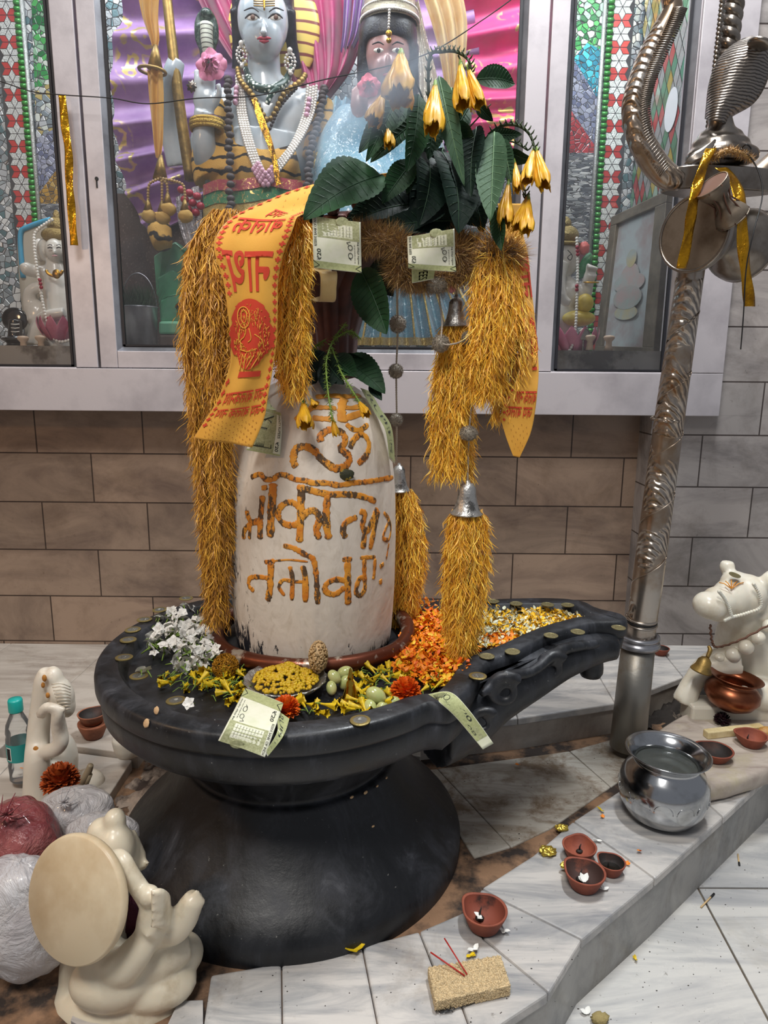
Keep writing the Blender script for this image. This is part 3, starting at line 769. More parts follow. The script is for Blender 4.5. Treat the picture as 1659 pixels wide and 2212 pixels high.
def put(g, T, fn, u0, v0, u1, v1, rot=0, mirror=False, mi=0):
    out = []
    for x, y in T[0]:
        if mirror: x = 1 - x
        if rot == 0: u, v = u0 + x * (u1 - u0), v1 - y * (v1 - v0)
        elif rot == 90: u, v = u1 - (1 - y) * (u1 - u0), v1 - x * (v1 - v0); u = u0 + (1 - y) * (u1 - u0)
        elif rot == 180: u, v = u1 - x * (u1 - u0), v0 + y * (v1 - v0)
        else: u, v = u0 + y * (u1 - u0), v0 + x * (v1 - v0)
        out.append(fn(u, v))
    return g.add(out, T[1], mi)
def rows_fn(rows, off=0.0006, wav=None):
    """surface through rows of (left, right) places; returns fn(u, v) and a lifted fn"""
    L = spl([a for a, b in rows], 8); Q = spl([b for a, b in rows], 8); n = len(L) - 1
    def base(u, v):
        v = min(max(v, 0), 1) * n; i = min(int(v), n - 1); t = v - i
        p = L[i].lerp(L[i + 1], t).lerp(Q[i].lerp(Q[i + 1], t), u)
        return p + (wav(u, v / n) if wav else Vector())
    def lift(u, v):
        e = .01; a = base(u + e, v) - base(u - e, v); b = base(u, min(1, v + e)) - base(u, max(0, v - e))
        nn = a.cross(b); nn.normalize()
        if nn.dot(CP - base(u, v)) < 0: nn = -nn
        return base(u, v) + nn * off
    return base, lift
M_note = mat('note_paper', 'd9d8c4', 0.7, var=(60, 'cdd0b2', .4, .7)); M_noteg = mat('note_green_print', 'a9ad7c', 0.7, var=(300, '979c6c', .4, .6))
M_noteo = mat('note_olive_print', '8e9168', 0.7, var=(400, 'a9ab84', .4, .6)); M_ink = mat('note_ink', '2e3228', 0.7)
NOTEM = [M_note, M_noteg, M_noteo, M_ink]
def note(label, rows, kind='tail', bow=0.0, wav=None, group=None):
    base, lift = rows_fn(rows, .0005, wav)
    g = G(); g.grid(base, 14, 26, th=.00025)
    o = g.done('banknote', M_note, smooth=True); tag(o, label, 'banknote', group)
    g = G()
    def rect(u0, v0, u1, v1, mi, nu=8, nv=8): g.grid(lambda a, b: lift(u0 + a * (u1 - u0), v0 + b * (v1 - v0)), nu, nv, mi)
    def line(pts, r=.0004): g.tube([lift(u, v) for u, v in pts], r, 4, 3)
    if kind == 'tail':
        rect(.10, 0, .97, .40, 2); rect(0, .82, 1, .985, 1)
        rect(.19, .14, .83, .37, 0)
        for k in range(9): put(g, txt('बीस रुपये मूल्य का' if k % 2 else 'twenty rupees'), lift2(lift), .22 + k * .067, .16, .255 + k * .067, .35, 90, mi=3)
        g.ell(lift(.62, .06), (.009, .0006, .006), 12, 6, 2)
        put(g, txt('RESERVE BANK OF INDIA', .01), lift2(lift), .03, .02, .085, .57, 90, mi=3)
        put(g, txt('₹20', .02), lift2(lift), .075, .61, .165, .80, 90, mi=3)
        for cx in (.52, .66):
            line([(.775 + .045 * math.cos(a), cx + .045 * math.sin(a)) for a in [i * PI / 6 for i in range(13)]])
        line([(.74, .70), (.79, .73)]); line([(.74, .47), (.70, .44), (.78, .42)])
        put(g, txt('एक कदम स्वच्छता की ओर'), lift2(lift), .85, .46, .885, .79, 90, mi=3); put(g, txt('भारतीय रिज़र्व बैंक', .01), lift2(lift), .915, .40, .965, .80, 90, mi=3)
        put(g, txt('बीस रुपये', .01), lift2(lift), .35, .86, .7, .92, 180, mi=3)
        for s_ in (0, 1): line([(s_, .82), (.12 if s_ == 0 else .88, .90), (s_, .985)], .0006)
    elif kind == 'pillar':
        rect(0, .0, 1, .12, 1); rect(.08, .14, .78, .95, 2, 10, 12)
        for k in range(9): line([(.2 + .03 * k, .5), (.22 + .03 * k, .85)], .0006)
        line([(.12, .85), (.7, .85), (.55, .35), (.35, .3), (.15, .6), (.12, .85)], .001); line([(.2, .35), (.65, .2)], .001)
        put(g, txt('TWENTY RUPEES', .01), lift2(lift), .86, .12, .95, .66, 270, mi=3); put(g, txt('₹20', .02), lift2(lift), .82, .72, .93, .9, 270, mi=3)
        rect(0, .95, 1, .995, 1)
    elif kind == 'curl':
        rect(.03, .0, .97, .9, 1, 8, 20)
        for k in range(10): line([(.3 + .04 * math.sin(k), .06 + .025 * k), (.8, .08 + .025 * k)], .0005)
        line([(.55 + .2 * math.cos(a), .36 + .05 * math.sin(a)) for a in [i * PI / 6 for i in range(13)]], .0005)
        put(g, txt('₹20', .02), lift2(lift), .5, .58, .78, .76, 270, mi=3); put(g, txt('20K 985008', .01), lift2(lift), .18, .38, .36, .86, 270, mi=3)
        rect(.3, .80, .7, .9, 2, 4, 4)
    elif kind == 'side':
        rect(0, 0, 1, .96, 1, 6, 14); put(g, txt('RUPEES', .01), lift2(lift), .3, .1, .7, .9, 270, mi=3)
    g.done('print', NOTEM, o, smooth=True)
    return o
def lift2(l):
    return l
def quad(px4, Y4): return [(atY(*px4[0], Y4[0]), atY(*px4[1], Y4[1])), (atY(*px4[3], Y4[3]), atY(*px4[2], Y4[2]))]
def quad3(px4, Y4, bow):
    (a, b), (d, c) = quad(px4, Y4); m = ((a + d) / 2 + Vector((0, bow, 0)), (b + c) / 2 + Vector((0, bow, 0)))
    return [(a, b), m, (d, c)]
def wv(a, k=7, s=0): return lambda u, v: Vector((0, a * math.sin(k * v + 3 * u + s), 0))
note('folded twenty rupee note hanging left of the brown tinsel, beside the scarf', quad3(((674, 466), (779, 480), (781, 590), (678, 578)), (1.0, .99, 1.0, 1.0), .0), wav=wv(.002))
note('folded twenty rupee note hanging right of the brown tinsel, above the dark pompoms', quad3(((880, 510), (981, 495), (986, 587), (882, 580)), (1.0, .99, 1.0, 1.0), .004), wav=wv(.004, 5, 1))
note('twenty rupee note tucked behind the right hanging note, only its lower edge showing', quad3(((889, 560), (945, 560), (936, 603), (890, 612)), (1.015, 1.015, 1.015, 1.015), 0), 'side')
note('creased twenty rupee note stuck on the left shoulder of the white pillar', [(lhit(568, 880, .012)[0] if lhit(568, 880, .012) else atY(568, 880, 1.06), lhit(607, 892, .012)[0]), (atY(552, 920, 1.05), lhit(609, 930, .008)[0]), (atY(532, 972, 1.045), lhit(605, 986, .004)[0])], 'pillar')
note('long yellow-green note clinging to the right shoulder of the white pillar', [(atY(778, 838, 1.13), atY(800, 846, 1.15)), (atY(808, 890, 1.11), atY(822, 884, 1.14)), (atY(832, 930, 1.10), atY(846, 925, 1.14)), (atY(840, 990, 1.10), atY(853, 1003, 1.14))], 'side')
note('light green note lying flat on the left shoulder of the pillar under the leaves', [(atY(575, 862, 1.10), atY(620, 838, 1.16)), (atY(570, 884, 1.07), atY(612, 888, 1.08))], 'side')
zr = ZD + .003
note('folded twenty rupee note hanging over the near rim of the black basin', [(atY(572, 1636, .768), atY(471, 1600, .775)), (atY(588, 1590, .785), atY(492, 1560, .79)), (atZ(600, 1556, zr + .012), atZ(510, 1526, zr + .012)), (atZ(612, 1520, zr + .012), atZ(530, 1486, zr + .012))], 'tail', wav=wv(.0015))
note('second leaf of folded note lying under the twenty rupee note on the near rim', [(atZ(585, 1525, zr + .006), atZ(625, 1553, zr + .006)), (atY(600, 1575, .795), atY(612, 1590, .79)), (atY(572, 1625, .772), atY(578, 1634, .772))], 'side')
note('curled twenty rupee note draped over the rim where the spout begins', [(atZ(950, 1514, zr + .004), atZ(925, 1500, zr + .008)), (atZ(950, 1518, zr + .01), atZ(972, 1495, zr + .014)), (atY(985, 1550, .87), atY(1012, 1532, .875)), (atY(1043, 1619, .86), atY(1066, 1606, .865))], 'curl')

# ---------------- coins ----------------
M_cn = mat('nickel', '9a9a94', 0.35, 0.85, bmp=(700, .4)); M_cb = mat('brass_rim', 'a3925c', 0.38, 0.8, bmp=(600, .3)); M_c5 = mat('dull_brass', '8d8460', 0.42, 0.75, bmp=(500, .5))
def coin(kind):
    t = thing('coin', 'x', 'coin')
    if kind == 0:
        g = G(); g.lathe([(.0092, .0016), (.0125, .0017), (.0135, .0012), (.0135, 0), (.0092, 0)], 32, cap=False); g.done('outer_ring', M_cb, t, smooth=30)
        g = G(); g.lathe([(0, 0), (.0092, 0), (.0092, .0014), (.0086, .0014)], 28); g.lathe([(.0086, .0014), (.0, .0013)], 28, cap=False)
        for k in range(8): a = k * .8; g.box((.005 * math.cos(a) - .0006, .005 * math.sin(a) - .0012, .0012), (.005 * math.cos(a) + .0006, .005 * math.sin(a) + .0012, .0018))
        g.box((-.0022, -.003, .0012), (-.0014, .003, .0019)); g.tube([(.0022 + .0016 * math.cos(a), .0028 * math.sin(a), .0015) for a in [i * PI / 5 for i in range(10)]], .0004, 4, closed=True)
        g.done('centre', M_cn, t, smooth=30)
    else:
        g = G(); g.lathe([(0, 0), (.0115, 0), (.0122, .0006), (.0122, .0018), (.0112, .002), (.0108, .0015), (0, .0015)], 32)
        for k in range(6): a = k * 1.04; g.box((.005 * math.cos(a) - .0006, .005 * math.sin(a) - .0012, .0012), (.005 * math.cos(a) + .0006, .005 * math.sin(a) + .0012, .0019))
        g.done('face', M_c5, t, smooth=30)
    return t
c10, c5 = coin(0), coin(1)
L_ = 'coin on the basin rim, '
cl = [(402, 1293, 0, 'two-tone coin farthest back on the left rim, beside the hanging gold tinsel'), (345, 1318, 0, 'two-tone coin second from the back on the left rim of the basin'), (312, 1339, 0, 'two-tone coin third from the back on the left rim'), (287, 1361, 0, 'two-tone coin fourth from the back on the left rim'), (277, 1383, 0, 'two-tone coin fifth from the back on the left rim, beside the white flowers'),
      (268, 1421, 0, 'two-tone coin at the leftmost turn of the rim'), (300, 1461, 0, 'two-tone coin on the left rim next to a lone white flower'), (380, 1514, 0, 'two-tone coin on the near left rim by the yellow flowers'), (778, 1557, 0, 'two-tone coin on the near rim right of the folded note'),
      (1032, 1461, 0, 'two-tone coin on the spout shoulder nearest the curled note'), (1052, 1419, 1, 'dull coin on the near spout rim beneath the hanging tassel'), (1107, 1409, 1, 'dull coin on the near spout rim, second from the tassel'), (1190, 1374, 1, 'dull coin on the near spout rim, half way along'), (1248, 1366, 1, 'dull coin on the near spout rim, second from the tip'), (1336, 1357, 1, 'dull brass coin at the very tip of the spout'),
      (1065, 1300, 1, 'dull coin on the far spout rim just behind the hanging tassel'), (1115, 1305, 1, 'dull coin on the far spout rim, third from its end'), (1183, 1307, 1, 'dull coin on the far spout rim, second from its end'), (1226, 1308, 1, 'dull coin at the right end of the far spout rim')]
for i, (x, y, k, lab) in enumerate(cl):
    p = atZ(x, y, ZD + .001); p.z += rise(p)
    if p.x > .1: p = atZ(x, y, p.z); 
    src = c5 if k else c10; first = not src.get('used')
    o = src if first else dup(src)
    src['used'] = 1
    if 'used' in o: pass
    o.location = p; o.rotation_euler = (R.uniform(-.03, .03), R.uniform(-.03, .03), R.uniform(0, 6)); o['label'] = lab; o['group'] = 'coins along the basin rim'
for o in sc.objects:
    if 'used' in o: del o['used']

# ---------------- flowers, petals, sweets in the dish ----------------
ZB = ZD - .021
def polyw(px, z): return [atZ(x, y, z) for x, y in px]
def inpoly(P, x, y):
    c = False; n = len(P)
    for i in range(n):
        a, b = P[i], P[i - 1]
        if (a.y > y) != (b.y > y) and x < (b.x - a.x) * (y - a.y) / (b.y - a.y) + a.x: c = not c
    return c
def samp(P, n, rnd=R):
    x0, x1 = min(p.x for p in P), max(p.x for p in P); y0, y1 = min(p.y for p in P), max(p.y for p in P); out = []
    while len(out) < n:
        x, y = rnd.uniform(x0, x1), rnd.uniform(y0, y1)
        if inpoly(P, x, y): out.append((x, y))
    return out
M_petw = mat('white_petal', 'e9e8e2', 0.55, rnd=.2); M_pety = mat('yellow_petal', 'e6c31a', 0.5, var=(150, 'b9a01c', .4, .7), rnd=.25); M_peto = mat('marigold_orange', 'f08a14', 0.55, rnd=.22)
M_stalk = mat('flower_stalk', '6f8a35', 0.6); M_petyl = mat('marigold_yellow', 'f4c01e', 0.55, rnd=.3); M_petc = mat('cream_petal', 'dfe0c4', 0.55, rnd=.25); M_petor = mat('deep_marigold', 'e8640c', 0.55, rnd=.25)
def petal(g, L, w, M, mi=0, cup=.25, n=3):
    def f(u, v):
        a = (u - .5) * 2; ww = w * math.sin(PI * min(1, .12 + v * .86)) ** .8
        return M @ Vector((L * v, a * ww, L * cup * (v * v) + .35 * ww * a * a))
    g.grid(f, 2, n, mi)
def rotm(yaw, pit=0, loc=(0, 0, 0), roll=0): return Matrix.Translation(loc) @ Matrix.Rotation(yaw, 4, 'Z') @ Matrix.Rotation(-pit, 4, 'Y') @ Matrix.Rotation(roll, 4, 'X')
def jasmine():
    t = thing('white_flower', 'x', 'flower'); g = G()
    for k in range(5): petal(g, .0095, .0046, rotm(k * 2 * PI / 5, .3), cup=-.25, n=4)
    g.done('petals', M_petw, t); g = G(); g.tube([(0, 0, 0), (0, .001, -.007), (.001, .003, -.015)], [.0016, .001, .0009], 6); g.done('stalk', M_stalk, t); return t
jas = jasmine()
PWh = [(322, 1390), (340, 1350), (385, 1325), (428, 1322), (448, 1345), (462, 1385), (480, 1415), (470, 1440), (440, 1455), (400, 1462), (372, 1442), (385, 1415), (335, 1418), (318, 1405)]
pts = samp(polyw(PWh, ZB + .01), 150)
for i, (x, y) in enumerate(pts):
    o = jas if i == 0 else dup(jas)
    o.location = (x, y, ZB + .011 + R.uniform(0, .016)); o.rotation_euler = (R.uniform(-1.3, 1.3), R.uniform(-1.3, 1.3), R.uniform(0, 6)); s = R.uniform(.85, 1.25); o.scale = (s, s, s)
    o['label'] = 'small white star-shaped flower in the heap on the left of the basin'; o['group'] = 'white flowers heaped in the basin'
for x, y, lab in ((305, 1447, 'lone white flower lying on the left rim by a coin'), (318, 1448, 'white flower next to the lone one on the left rim'), (408, 1519, 'white petal flower beside the coin on the near left rim')):
    o = dup(jas, atZ(x, y, ZB + .028), (.9, .3, x), lab); o['group'] = 'white flowers heaped in the basin'
def yflower(kind):
    t = thing('yellow_trumpet_flower', 'x', 'flower'); g = G()
    def f(u, v):
        a = 2 * PI * u; r = .0016 + .0052 * v ** 1.6 + (.002 * math.sin(5 * a) * v ** 3); 
        return Vector((.03 * v - .004, r * math.cos(a) * (1 if kind else .6), r * math.sin(a) + .004))
    g.grid(f, 15, 8)
    g.done('petals', M_pety, t); g = G(); g.tube([(-.014, 0, .003), (-.008, 0, .004), (-.003, 0, .004)], [.0008, .0012, .002], 6); g.done('stalk', M_stalk, t); return t
yfl = yflower(1)
regs = [([(345, 1462), (400, 1452), (470, 1445), (520, 1450), (545, 1480), (545, 1520), (470, 1510), (400, 1497), (360, 1485)], 44, 'yellow trumpet flower scattered on the near left of the basin', 'yellow flowers left of the foil bowl'),
        ([(770, 1452), (850, 1448), (930, 1452), (965, 1475), (945, 1498), (900, 1515), (860, 1535), (790, 1548), (740, 1540), (770, 1490)], 66, 'yellow trumpet flower scattered between the foil bowl and marigold head', 'yellow flowers right of the foil bowl'),
        ([(600, 1535), (660, 1545), (760, 1550), (840, 1540), (740, 1528), (640, 1525)], 16, 'yellow trumpet flower along the near inner edge of the basin', 'yellow flowers below the foil bowl')]
first = True
for pg, n, lab, grp in regs:
    for x, y in samp(polyw(pg, ZB + .004), n):
        o = yfl if first else dup(yfl); first = False
        o.location = (x, y, ZB + .002 + R.uniform(0, .008)); o.rotation_euler = (R.uniform(-.4, .4), R.uniform(-.5, .2), R.uniform(0, 6)); s = R.uniform(.6, 1.05); o.scale = (s, s * .8, s); o['label'] = lab; o['group'] = grp
# greens among the flowers
g = G()
for pg, n in ((regs[0][0], 90), (regs[1][0], 60), (PWh, 60)):
    for x, y in samp(polyw(pg, ZB + .004), n):
        a = R.uniform(0, 6); l = R.uniform(.008, .02); z = ZB + R.uniform(.003, .016)
        g.tube([(x, y, z), (x + l * math.cos(a) * .5, y + l * math.sin(a) * .5, z + .004), (x + l * math.cos(a), y + l * math.sin(a), z + R.uniform(-.002, .004))], .0007, 4)
tag(g.done('flower_stalks', M_stalk), 'thin green stalks strewn among the flowers in the basin', 'stalks', kind='stuff')
def petals(name, label, regions, mats, h=.012, L=(.007, .012)):
    g = G()
    for pg, n, mis in regions:
        Pw = polyw(pg, ZB + .012)
        for x, y in samp(Pw, n):
            z = ZB + R.uniform(.002, h) + .006 * (1 + vnoise((x * 40, y * 40, 0)))
            petal(g, R.uniform(*L), R.uniform(.0022, .004), rotm(R.uniform(0, 6.28), R.uniform(-.5, .9), (x, y, z), R.uniform(-1, 1)), R.choice(mis), cup=R.uniform(-.3, .5))
    return tag(g.done(name, mats, fixn=False), label, 'petals', kind='stuff')
MAR = [(848, 1445), (858, 1400), (872, 1350), (862, 1318), (900, 1305), (950, 1305), (985, 1320), (1025, 1350), (1030, 1400), (1008, 1420), (1012, 1445), (985, 1478), (940, 1478), (890, 1462)]
petals('marigold_petals', 'loose orange marigold petals spread thickly right of the white pillar', [(MAR, 3000, [0, 0, 0, 1, 2])], [M_peto, M_petor, M_petyl])
petals('mixed_petals', 'mixed white, yellow and orange petals filling the spout channel', [
    ([(1020, 1335), (1060, 1318), (1130, 1312), (1200, 1322), (1290, 1348), (1230, 1360), (1150, 1385), (1100, 1402), (1050, 1405), (1018, 1390)], 1500, [0, 0, 1, 2]),
    ([(1130, 1318), (1210, 1322), (1305, 1345), (1250, 1355), (1180, 1365), (1130, 1345)], 700, [1, 1, 2, 0]),
    ([(1040, 1380), (1110, 1370), (1125, 1395), (1070, 1408)], 260, [3])], [M_petc, M_petyl, M_petyl, M_peto])
# foil bowl, sweet, sesame ball
M_foil = mat('crinkled_foil', 'b9bbb8', 0.25, 0.9, bmp=(140, 1.0, .004)); fc = atZ(617, 1492, ZB); 
fb = thing('foil_bowl', 'small crinkled foil bowl of yellow sweet in front of the white pillar', 'bowl', fc)
g = G(); g.lathe([(0, .002), (.03, .002), (.042, .006), (.052, .016), (.060, .022), (.062, .021), (.054, .013), (.043, .003), (.03, 0), (0, 0)], 60, M=Matrix.Translation(fc), fn=lambda a, k: 1 + .02 * math.sin(17 * a + k) * (k > 2)); g.done('foil_rim', M_foil, fb)
M_sweet = mat('yellow_boondi', 'd8b418', 0.5, var=(120, 'c89a10', .4, .6), rnd=.2, sss=.1)
g = G()
for i in range(620):
    a = R.uniform(0, 6.283); r = .048 * math.sqrt(R.random()); h = .018 + .016 * (1 - (r / .048) ** 2) + .006 * vnoise((r * math.cos(a), r * math.sin(a), 0), 60)
    g.ell(fc + Vector((r * math.cos(a), r * math.sin(a), h)), (R.uniform(.0022, .0042), R.uniform(.002, .0035), R.uniform(.0018, .003)), 6, 4)
tag(g.done('yellow_sweet', M_sweet), 'heaped crumbly yellow sweet grains in the foil bowl', 'sweet', kind='stuff')
M_ses = mat('sesame_brittle', 'c9a878', 0.6, rnd=.45)
g = G(); c = fc + Vector((.047, .022, .045)); g.ell(c, (.012, .02, .022), 16, 10, fn=lambda d: 1 + .1 * vnoise(d, 4))
for i in range(420):
    d = Vector((R.gauss(0, 1), R.gauss(0, 1), R.gauss(0, 1))).normalized(); g.ell(c + Vector((d.x * .0135, d.y * .021, d.z * .0235)), .0019, 5, 3)
tag(g.done('sesame_sweet', M_ses), 'brown sesame sweet standing on edge in the foil bowl', 'sweet')
# grapes
M_grape = mat('green_grape', 'a9b070', 0.22, var=(30, 'c4c08a', .4, .7), sss=.3, coat=.3)
gl = [(722, 1462, 15, 'upper left grape of the trio right of the foil bowl'), (745, 1452, 16, 'upper right grape of the trio behind the brass spire'), (716, 1486, 14, 'lowest grape of the trio beside the foil bowl'), (812, 1502, 20, 'large grape on top of the group right of the brass spire'), (800, 1528, 16, 'grape at lower left of the group right of the spire'), (846, 1519, 17, 'grape nearest the marigold head'), (826, 1532, 15, 'grape at the near middle of the right group'), (745, 1474, 15, 'grape half hidden behind the brass spire')]
gr = None
for x, y, r, lab in gl:
    p = atZ(x, y, ZB + .012 + (.012 if (y < 1465 or r == 20) else 0))
    if gr is None:
        g = G(); g.ell((0, 0, 0), (.0085, .0085, .0115), 18, 12); gr = g.done('grape', M_grape, origin=(0, 0, 0)); gr['category'] = 'grape'; o = gr
    else: o = dup(gr)
    s = r / 15.0; o.location = p; o.scale = (s, s, s); o.rotation_euler = (R.uniform(.3, 1.3), R.uniform(-1, 1), R.uniform(0, 6)); o['label'] = lab; o['group'] = 'grapes in the basin'
# small brass spire
M_brass = mat('polished_brass', 'c09a3c', 0.16, 1.0); bs = thing('brass_spire', 'small polished brass spire ornament standing between the grapes', 'ornament', atZ(757, 1520, ZB))
c = ORG[bs.name]; g = G(); g.lathe([(.0, 0), (.019, 0), (.02, .003), (.014, .007), (.011, .012), (.009, .02), (.0065, .028), (.0055, .034), (.0035, .036), (.0048, .04), (.003, .044), (.002, .052), (0, .056)], 28, M=Matrix.Translation(c)); g.done('spire', M_brass, bs)
g = G()
for k in range(22): a = k * 2 * PI / 22; g.ell(c + Vector((.0195 * math.cos(a), .0195 * math.sin(a), .002)), .0024, 8, 6)
g.done('beaded_base', M_brass, bs)
def marigold(name, label, c, r, mt, n=150, dark=False):
    g = G()
    for i in range(n):
        t = i / n; th = math.acos(1 - 1.35 * t); ph = i * 2.39996
        d = Vector((math.sin(th) * math.cos(ph), math.sin(th) * math.sin(ph), math.cos(th)))
        q = d.to_track_quat('X', 'Z').to_matrix().to_4x4()
        petal(g, r * .55, r * .2, Matrix.Translation(Vector(c) + d * r * .55) @ q, cup=R.uniform(-.2, .6))
    g.ell(c, r * .6, 12, 8)
    return tag(g.done(name, mt, fixn=False), label, 'flower')
marigold('marigold_head', 'whole orange marigold head beside the grapes', atZ(876, 1495, ZB + .016), .021, M_petor)
marigold('marigold_head', 'orange marigold head half under the folded note on the near rim', atZ(618, 1532, ZB + .016), .018, M_petor)
# tangle of gold thread by the white flowers
M_gthr = mat('gold_thread', 'c98e1e', 0.38, 0.35, rnd=.5)
def tangle(g, c, r, n, th=.0005, sq=(1, 1, 1)):
    for i in range(n):
        p0 = Vector((R.gauss(0, 1), R.gauss(0, 1), R.gauss(0, 1))).normalized() * r; ax = Vector((R.gauss(0, 1), R.gauss(0, 1), R.gauss(0, 1))).normalized(); a0 = R.uniform(.8, 2.5)
        pts = []
        for k in range(7):
            q = Matrix.Rotation(a0 * k / 6, 3, ax) @ p0 * (1 + .1 * math.sin(k * 2 + i)); pts.append(Vector(c) + Vector((q.x * sq[0], q.y * sq[1], q.z * sq[2])))
        g.tube(pts, th, 3, cap=False)
g = G(); tangle(g, atZ(487, 1440, ZB + .02), .019, 240); tag(g.done('thread_ball', M_gthr), 'tangled ball of gold thread between the white flowers and copper ring', 'thread ball')
# ---------------- printed yellow scarf ----------------
M_scarf = cloth('yellow_scarf_cotton', 'ecb54a', 'e2a63c', rough=0.85, sheen=0.2, tl=0.25)
M_sred = mat('red_fabric_print', 'c23a22', 0.85); M_sdot = mat('brown_fabric_dot', '9a6428', 0.85); M_syel = mat('yellow_line_art', 'e2a83e', 0.85)
def scarf(label, rows, prints, wav):
    base, lift = rows_fn(rows, .0018, wav)
    g = G(); g.grid(base, 24, 90, th=.0006); o = g.done('scarf', M_scarf); tag(o, label, 'scarf')
    g = G(); prints(g, base, lift); g.done('fabric_print', [M_sred, M_sdot, M_syel], o, fixn=True)
    return o
def cross(g, lift, u, v, su, sv, mi=0):
    a = .36
    for x0, x1, y0, y1 in ((-1, 1, -a, a), (-a, a, -1, 1)):
        g.add([lift(u + x0 * su, v + y0 * sv), lift(u + x1 * su, v + y0 * sv), lift(u + x1 * su, v + y1 * sv), lift(u + x0 * su, v + y1 * sv)], [(0, 1, 2, 3)], mi)
def dotm(g, lift, u, v, su, sv, mi=1):
    g.add([lift(u + su * math.cos(a), v + sv * math.sin(a)) for a in [k * PI / 3 for k in range(6)]], [tuple(range(6))], mi)
def medallion(g, lift, u0, v0, u1, v1):
    n = 1400; rr = random.Random(5)
    cu, cv = (u0 + u1) / 2, (v0 + v1) / 2; hu, hv = (u1 - u0) / 2, (v1 - v0) / 2
    def rad(a): return 1 + .07 * math.sin(11 * a) * math.sin(5 * a) + .05 * rr.uniform(-1, 1)
    ring = [(cu + hu * math.cos(a) * rad(a) * (.98 if math.sin(a) < .5 else .75), cv + hv * math.sin(a) * (.92 if math.sin(a) > 0 else 1)) for a in [2 * PI * k / 90 for k in range(90)]]
    NR = 7; vs = [lift(cu, cv)]; fs = []
    for j in range(1, NR + 1): vs += [lift(cu + (a - cu) * j / NR, cv + (b - cv) * j / NR) for a, b in ring]
    for i in range(90): fs.append((0, 1 + i, 1 + (i + 1) % 90))
    for j in range(NR - 1):
        for i in range(90): fs.append((1 + j * 90 + i, 1 + j * 90 + (i + 1) % 90, 1 + (j + 1) * 90 + (i + 1) % 90, 1 + (j + 1) * 90 + i))
    g.add(vs, fs, 0)
    def l2(u, v): p = lift(u, v); return p + (CP - p).normalized() * .0007
    for _ in range(230):
        a = rr.uniform(0, 6.28); r = rr.uniform(.45, .93); u = cu + hu * r * math.cos(a) * .9; v = cv + hv * r * math.sin(a) * .85; b = rr.uniform(0, 6.28)
        g.tube([l2(u + .016 * math.cos(b + t), v + .008 * math.sin(b + t)) for t in (0, .8, 1.6)], .00035, 3, 2)
    def m(x, y): return l2(cu + hu * x, cv + hv * y)
    g.tube([m(-.28 + .30 * math.cos(a), -.52 + .26 * math.sin(a)) for a in [2 * PI * k / 20 for k in range(20)]], .0008, 4, 2, closed=True)
    for s in ([(-.28, -.36), (-.2, -.2), (-.3, -.05), (-.5, .05), (-.45, .3)], [(-.05, -.25), (.05, 0), (-.1, .1)], [(-.5, -.25), (-.6, 0), (-.4, .15)], [(-.5, .3), (-.1, .38), (.3, .3)], [(-.35, .45), (-.35, .95)], [(-.2, .45), (-.15, .95)], [(.2, .5), (-.05, .9)], [(.5, .4), (.15, .9)], [(.2, -.1), (.5, .05), (.6, .3)], [(-.4, -.62), (-.28, -.7), (-.15, -.62), (-.16, -.45), (-.28, -.38), (-.4, -.45), (-.4, -.62)]):
        g.tube(spl([m(x, y) for x, y in s], 4), .0007, 4, 2)
    for k in range(3): g.tube([m(-.4 + .06 * k, -.3 + .08 * k), m(-.28, -.24 + .08 * k), m(-.14 - .04 * k, -.3 + .08 * k)], .0005, 3, 2)
    g.grid(lambda a, b: lift(cu - .35 * hu + a * hu * .95, v1 - .04 * hv + b * .07 * hv * 2), 6, 2, 0)
ys = 1.0
rowsL = [(atY(900, 366, 1.12), atY(850, 405, 1.12)), (atY(800, 378, 1.10), atY(745, 440, 1.08)), (atY(715, 390, 1.08), atY(690, 452, 1.05)), (atY(640, 408, 1.06), atY(660, 462, 1.02)), (atY(570, 436, 1.04), atY(648, 468, 1.0)),
         (atY(505, 468, 1.01), atY(641, 474, .985)), (atY(472, 505, .99), atY(632, 500, .975)), (atY(465, 545, .975), atY(612, 550, .968)), (atY(484, 610, .97), atY(600, 610, .965)), (atY(492, 670, .965), atY(599, 670, .962)), (atY(498, 740, .965), atY(597, 735, .962)),
         (atY(494, 795, .965), atY(590, 790, .965)), (atY(465, 870, .965), atY(580, 850, .965)), (atY(440, 910, .965), atY(571, 905, .965)), (atY(418, 946, .965), atY(546, 966, .965))]
nL = len(rowsL) - 1
def vrow(k): return k / nL
def prL(g, base, lift):
    put(g, txt('नाथ', .012, 3), lift, .10, vrow(6.9), .86, vrow(8.35), 0, True, 0)
    put(g, txt('बालक', .012, 3), lift, .16, vrow(5.15), .86, vrow(6.05), 0, True, 0)
    put(g, txt('जय', .012, 2), lift, .45, vrow(4.2), .75, vrow(4.9), 0, True, 0)
    medallion(g, lift, -.02, vrow(8.6), .92, vrow(11.2))
    put(g, txt('जय बालकनाथ', .01, 2), lift, .16, vrow(11.75), .9, vrow(12.2), 0, True, 0)
    put(g, txt('जय बालक नाथ', .01, 2), lift, .14, vrow(12.4), .9, vrow(12.85), 0, True, 0)
    v = .02
    while v < .96:
        if v < vrow(12.9): cross(g, lift, .94, v, .042, .0072)
        if v < vrow(8.6) or v > vrow(11.2): cross(g, lift, .07, v, .042, .0072)
        v += .0215
    for k in range(60):
        u = .14 + .8 * ((k * .618) % 1); vv = vrow(13) + k / 60 * (1 - vrow(13.05)); dotm(g, lift, u, vv, .009, .0017)
    for k in range(26):
        u = .2 + .6 * ((k * .618) % 1); vv = k / 26 * vrow(4.0); dotm(g, lift, u, vv, .012, .0018)
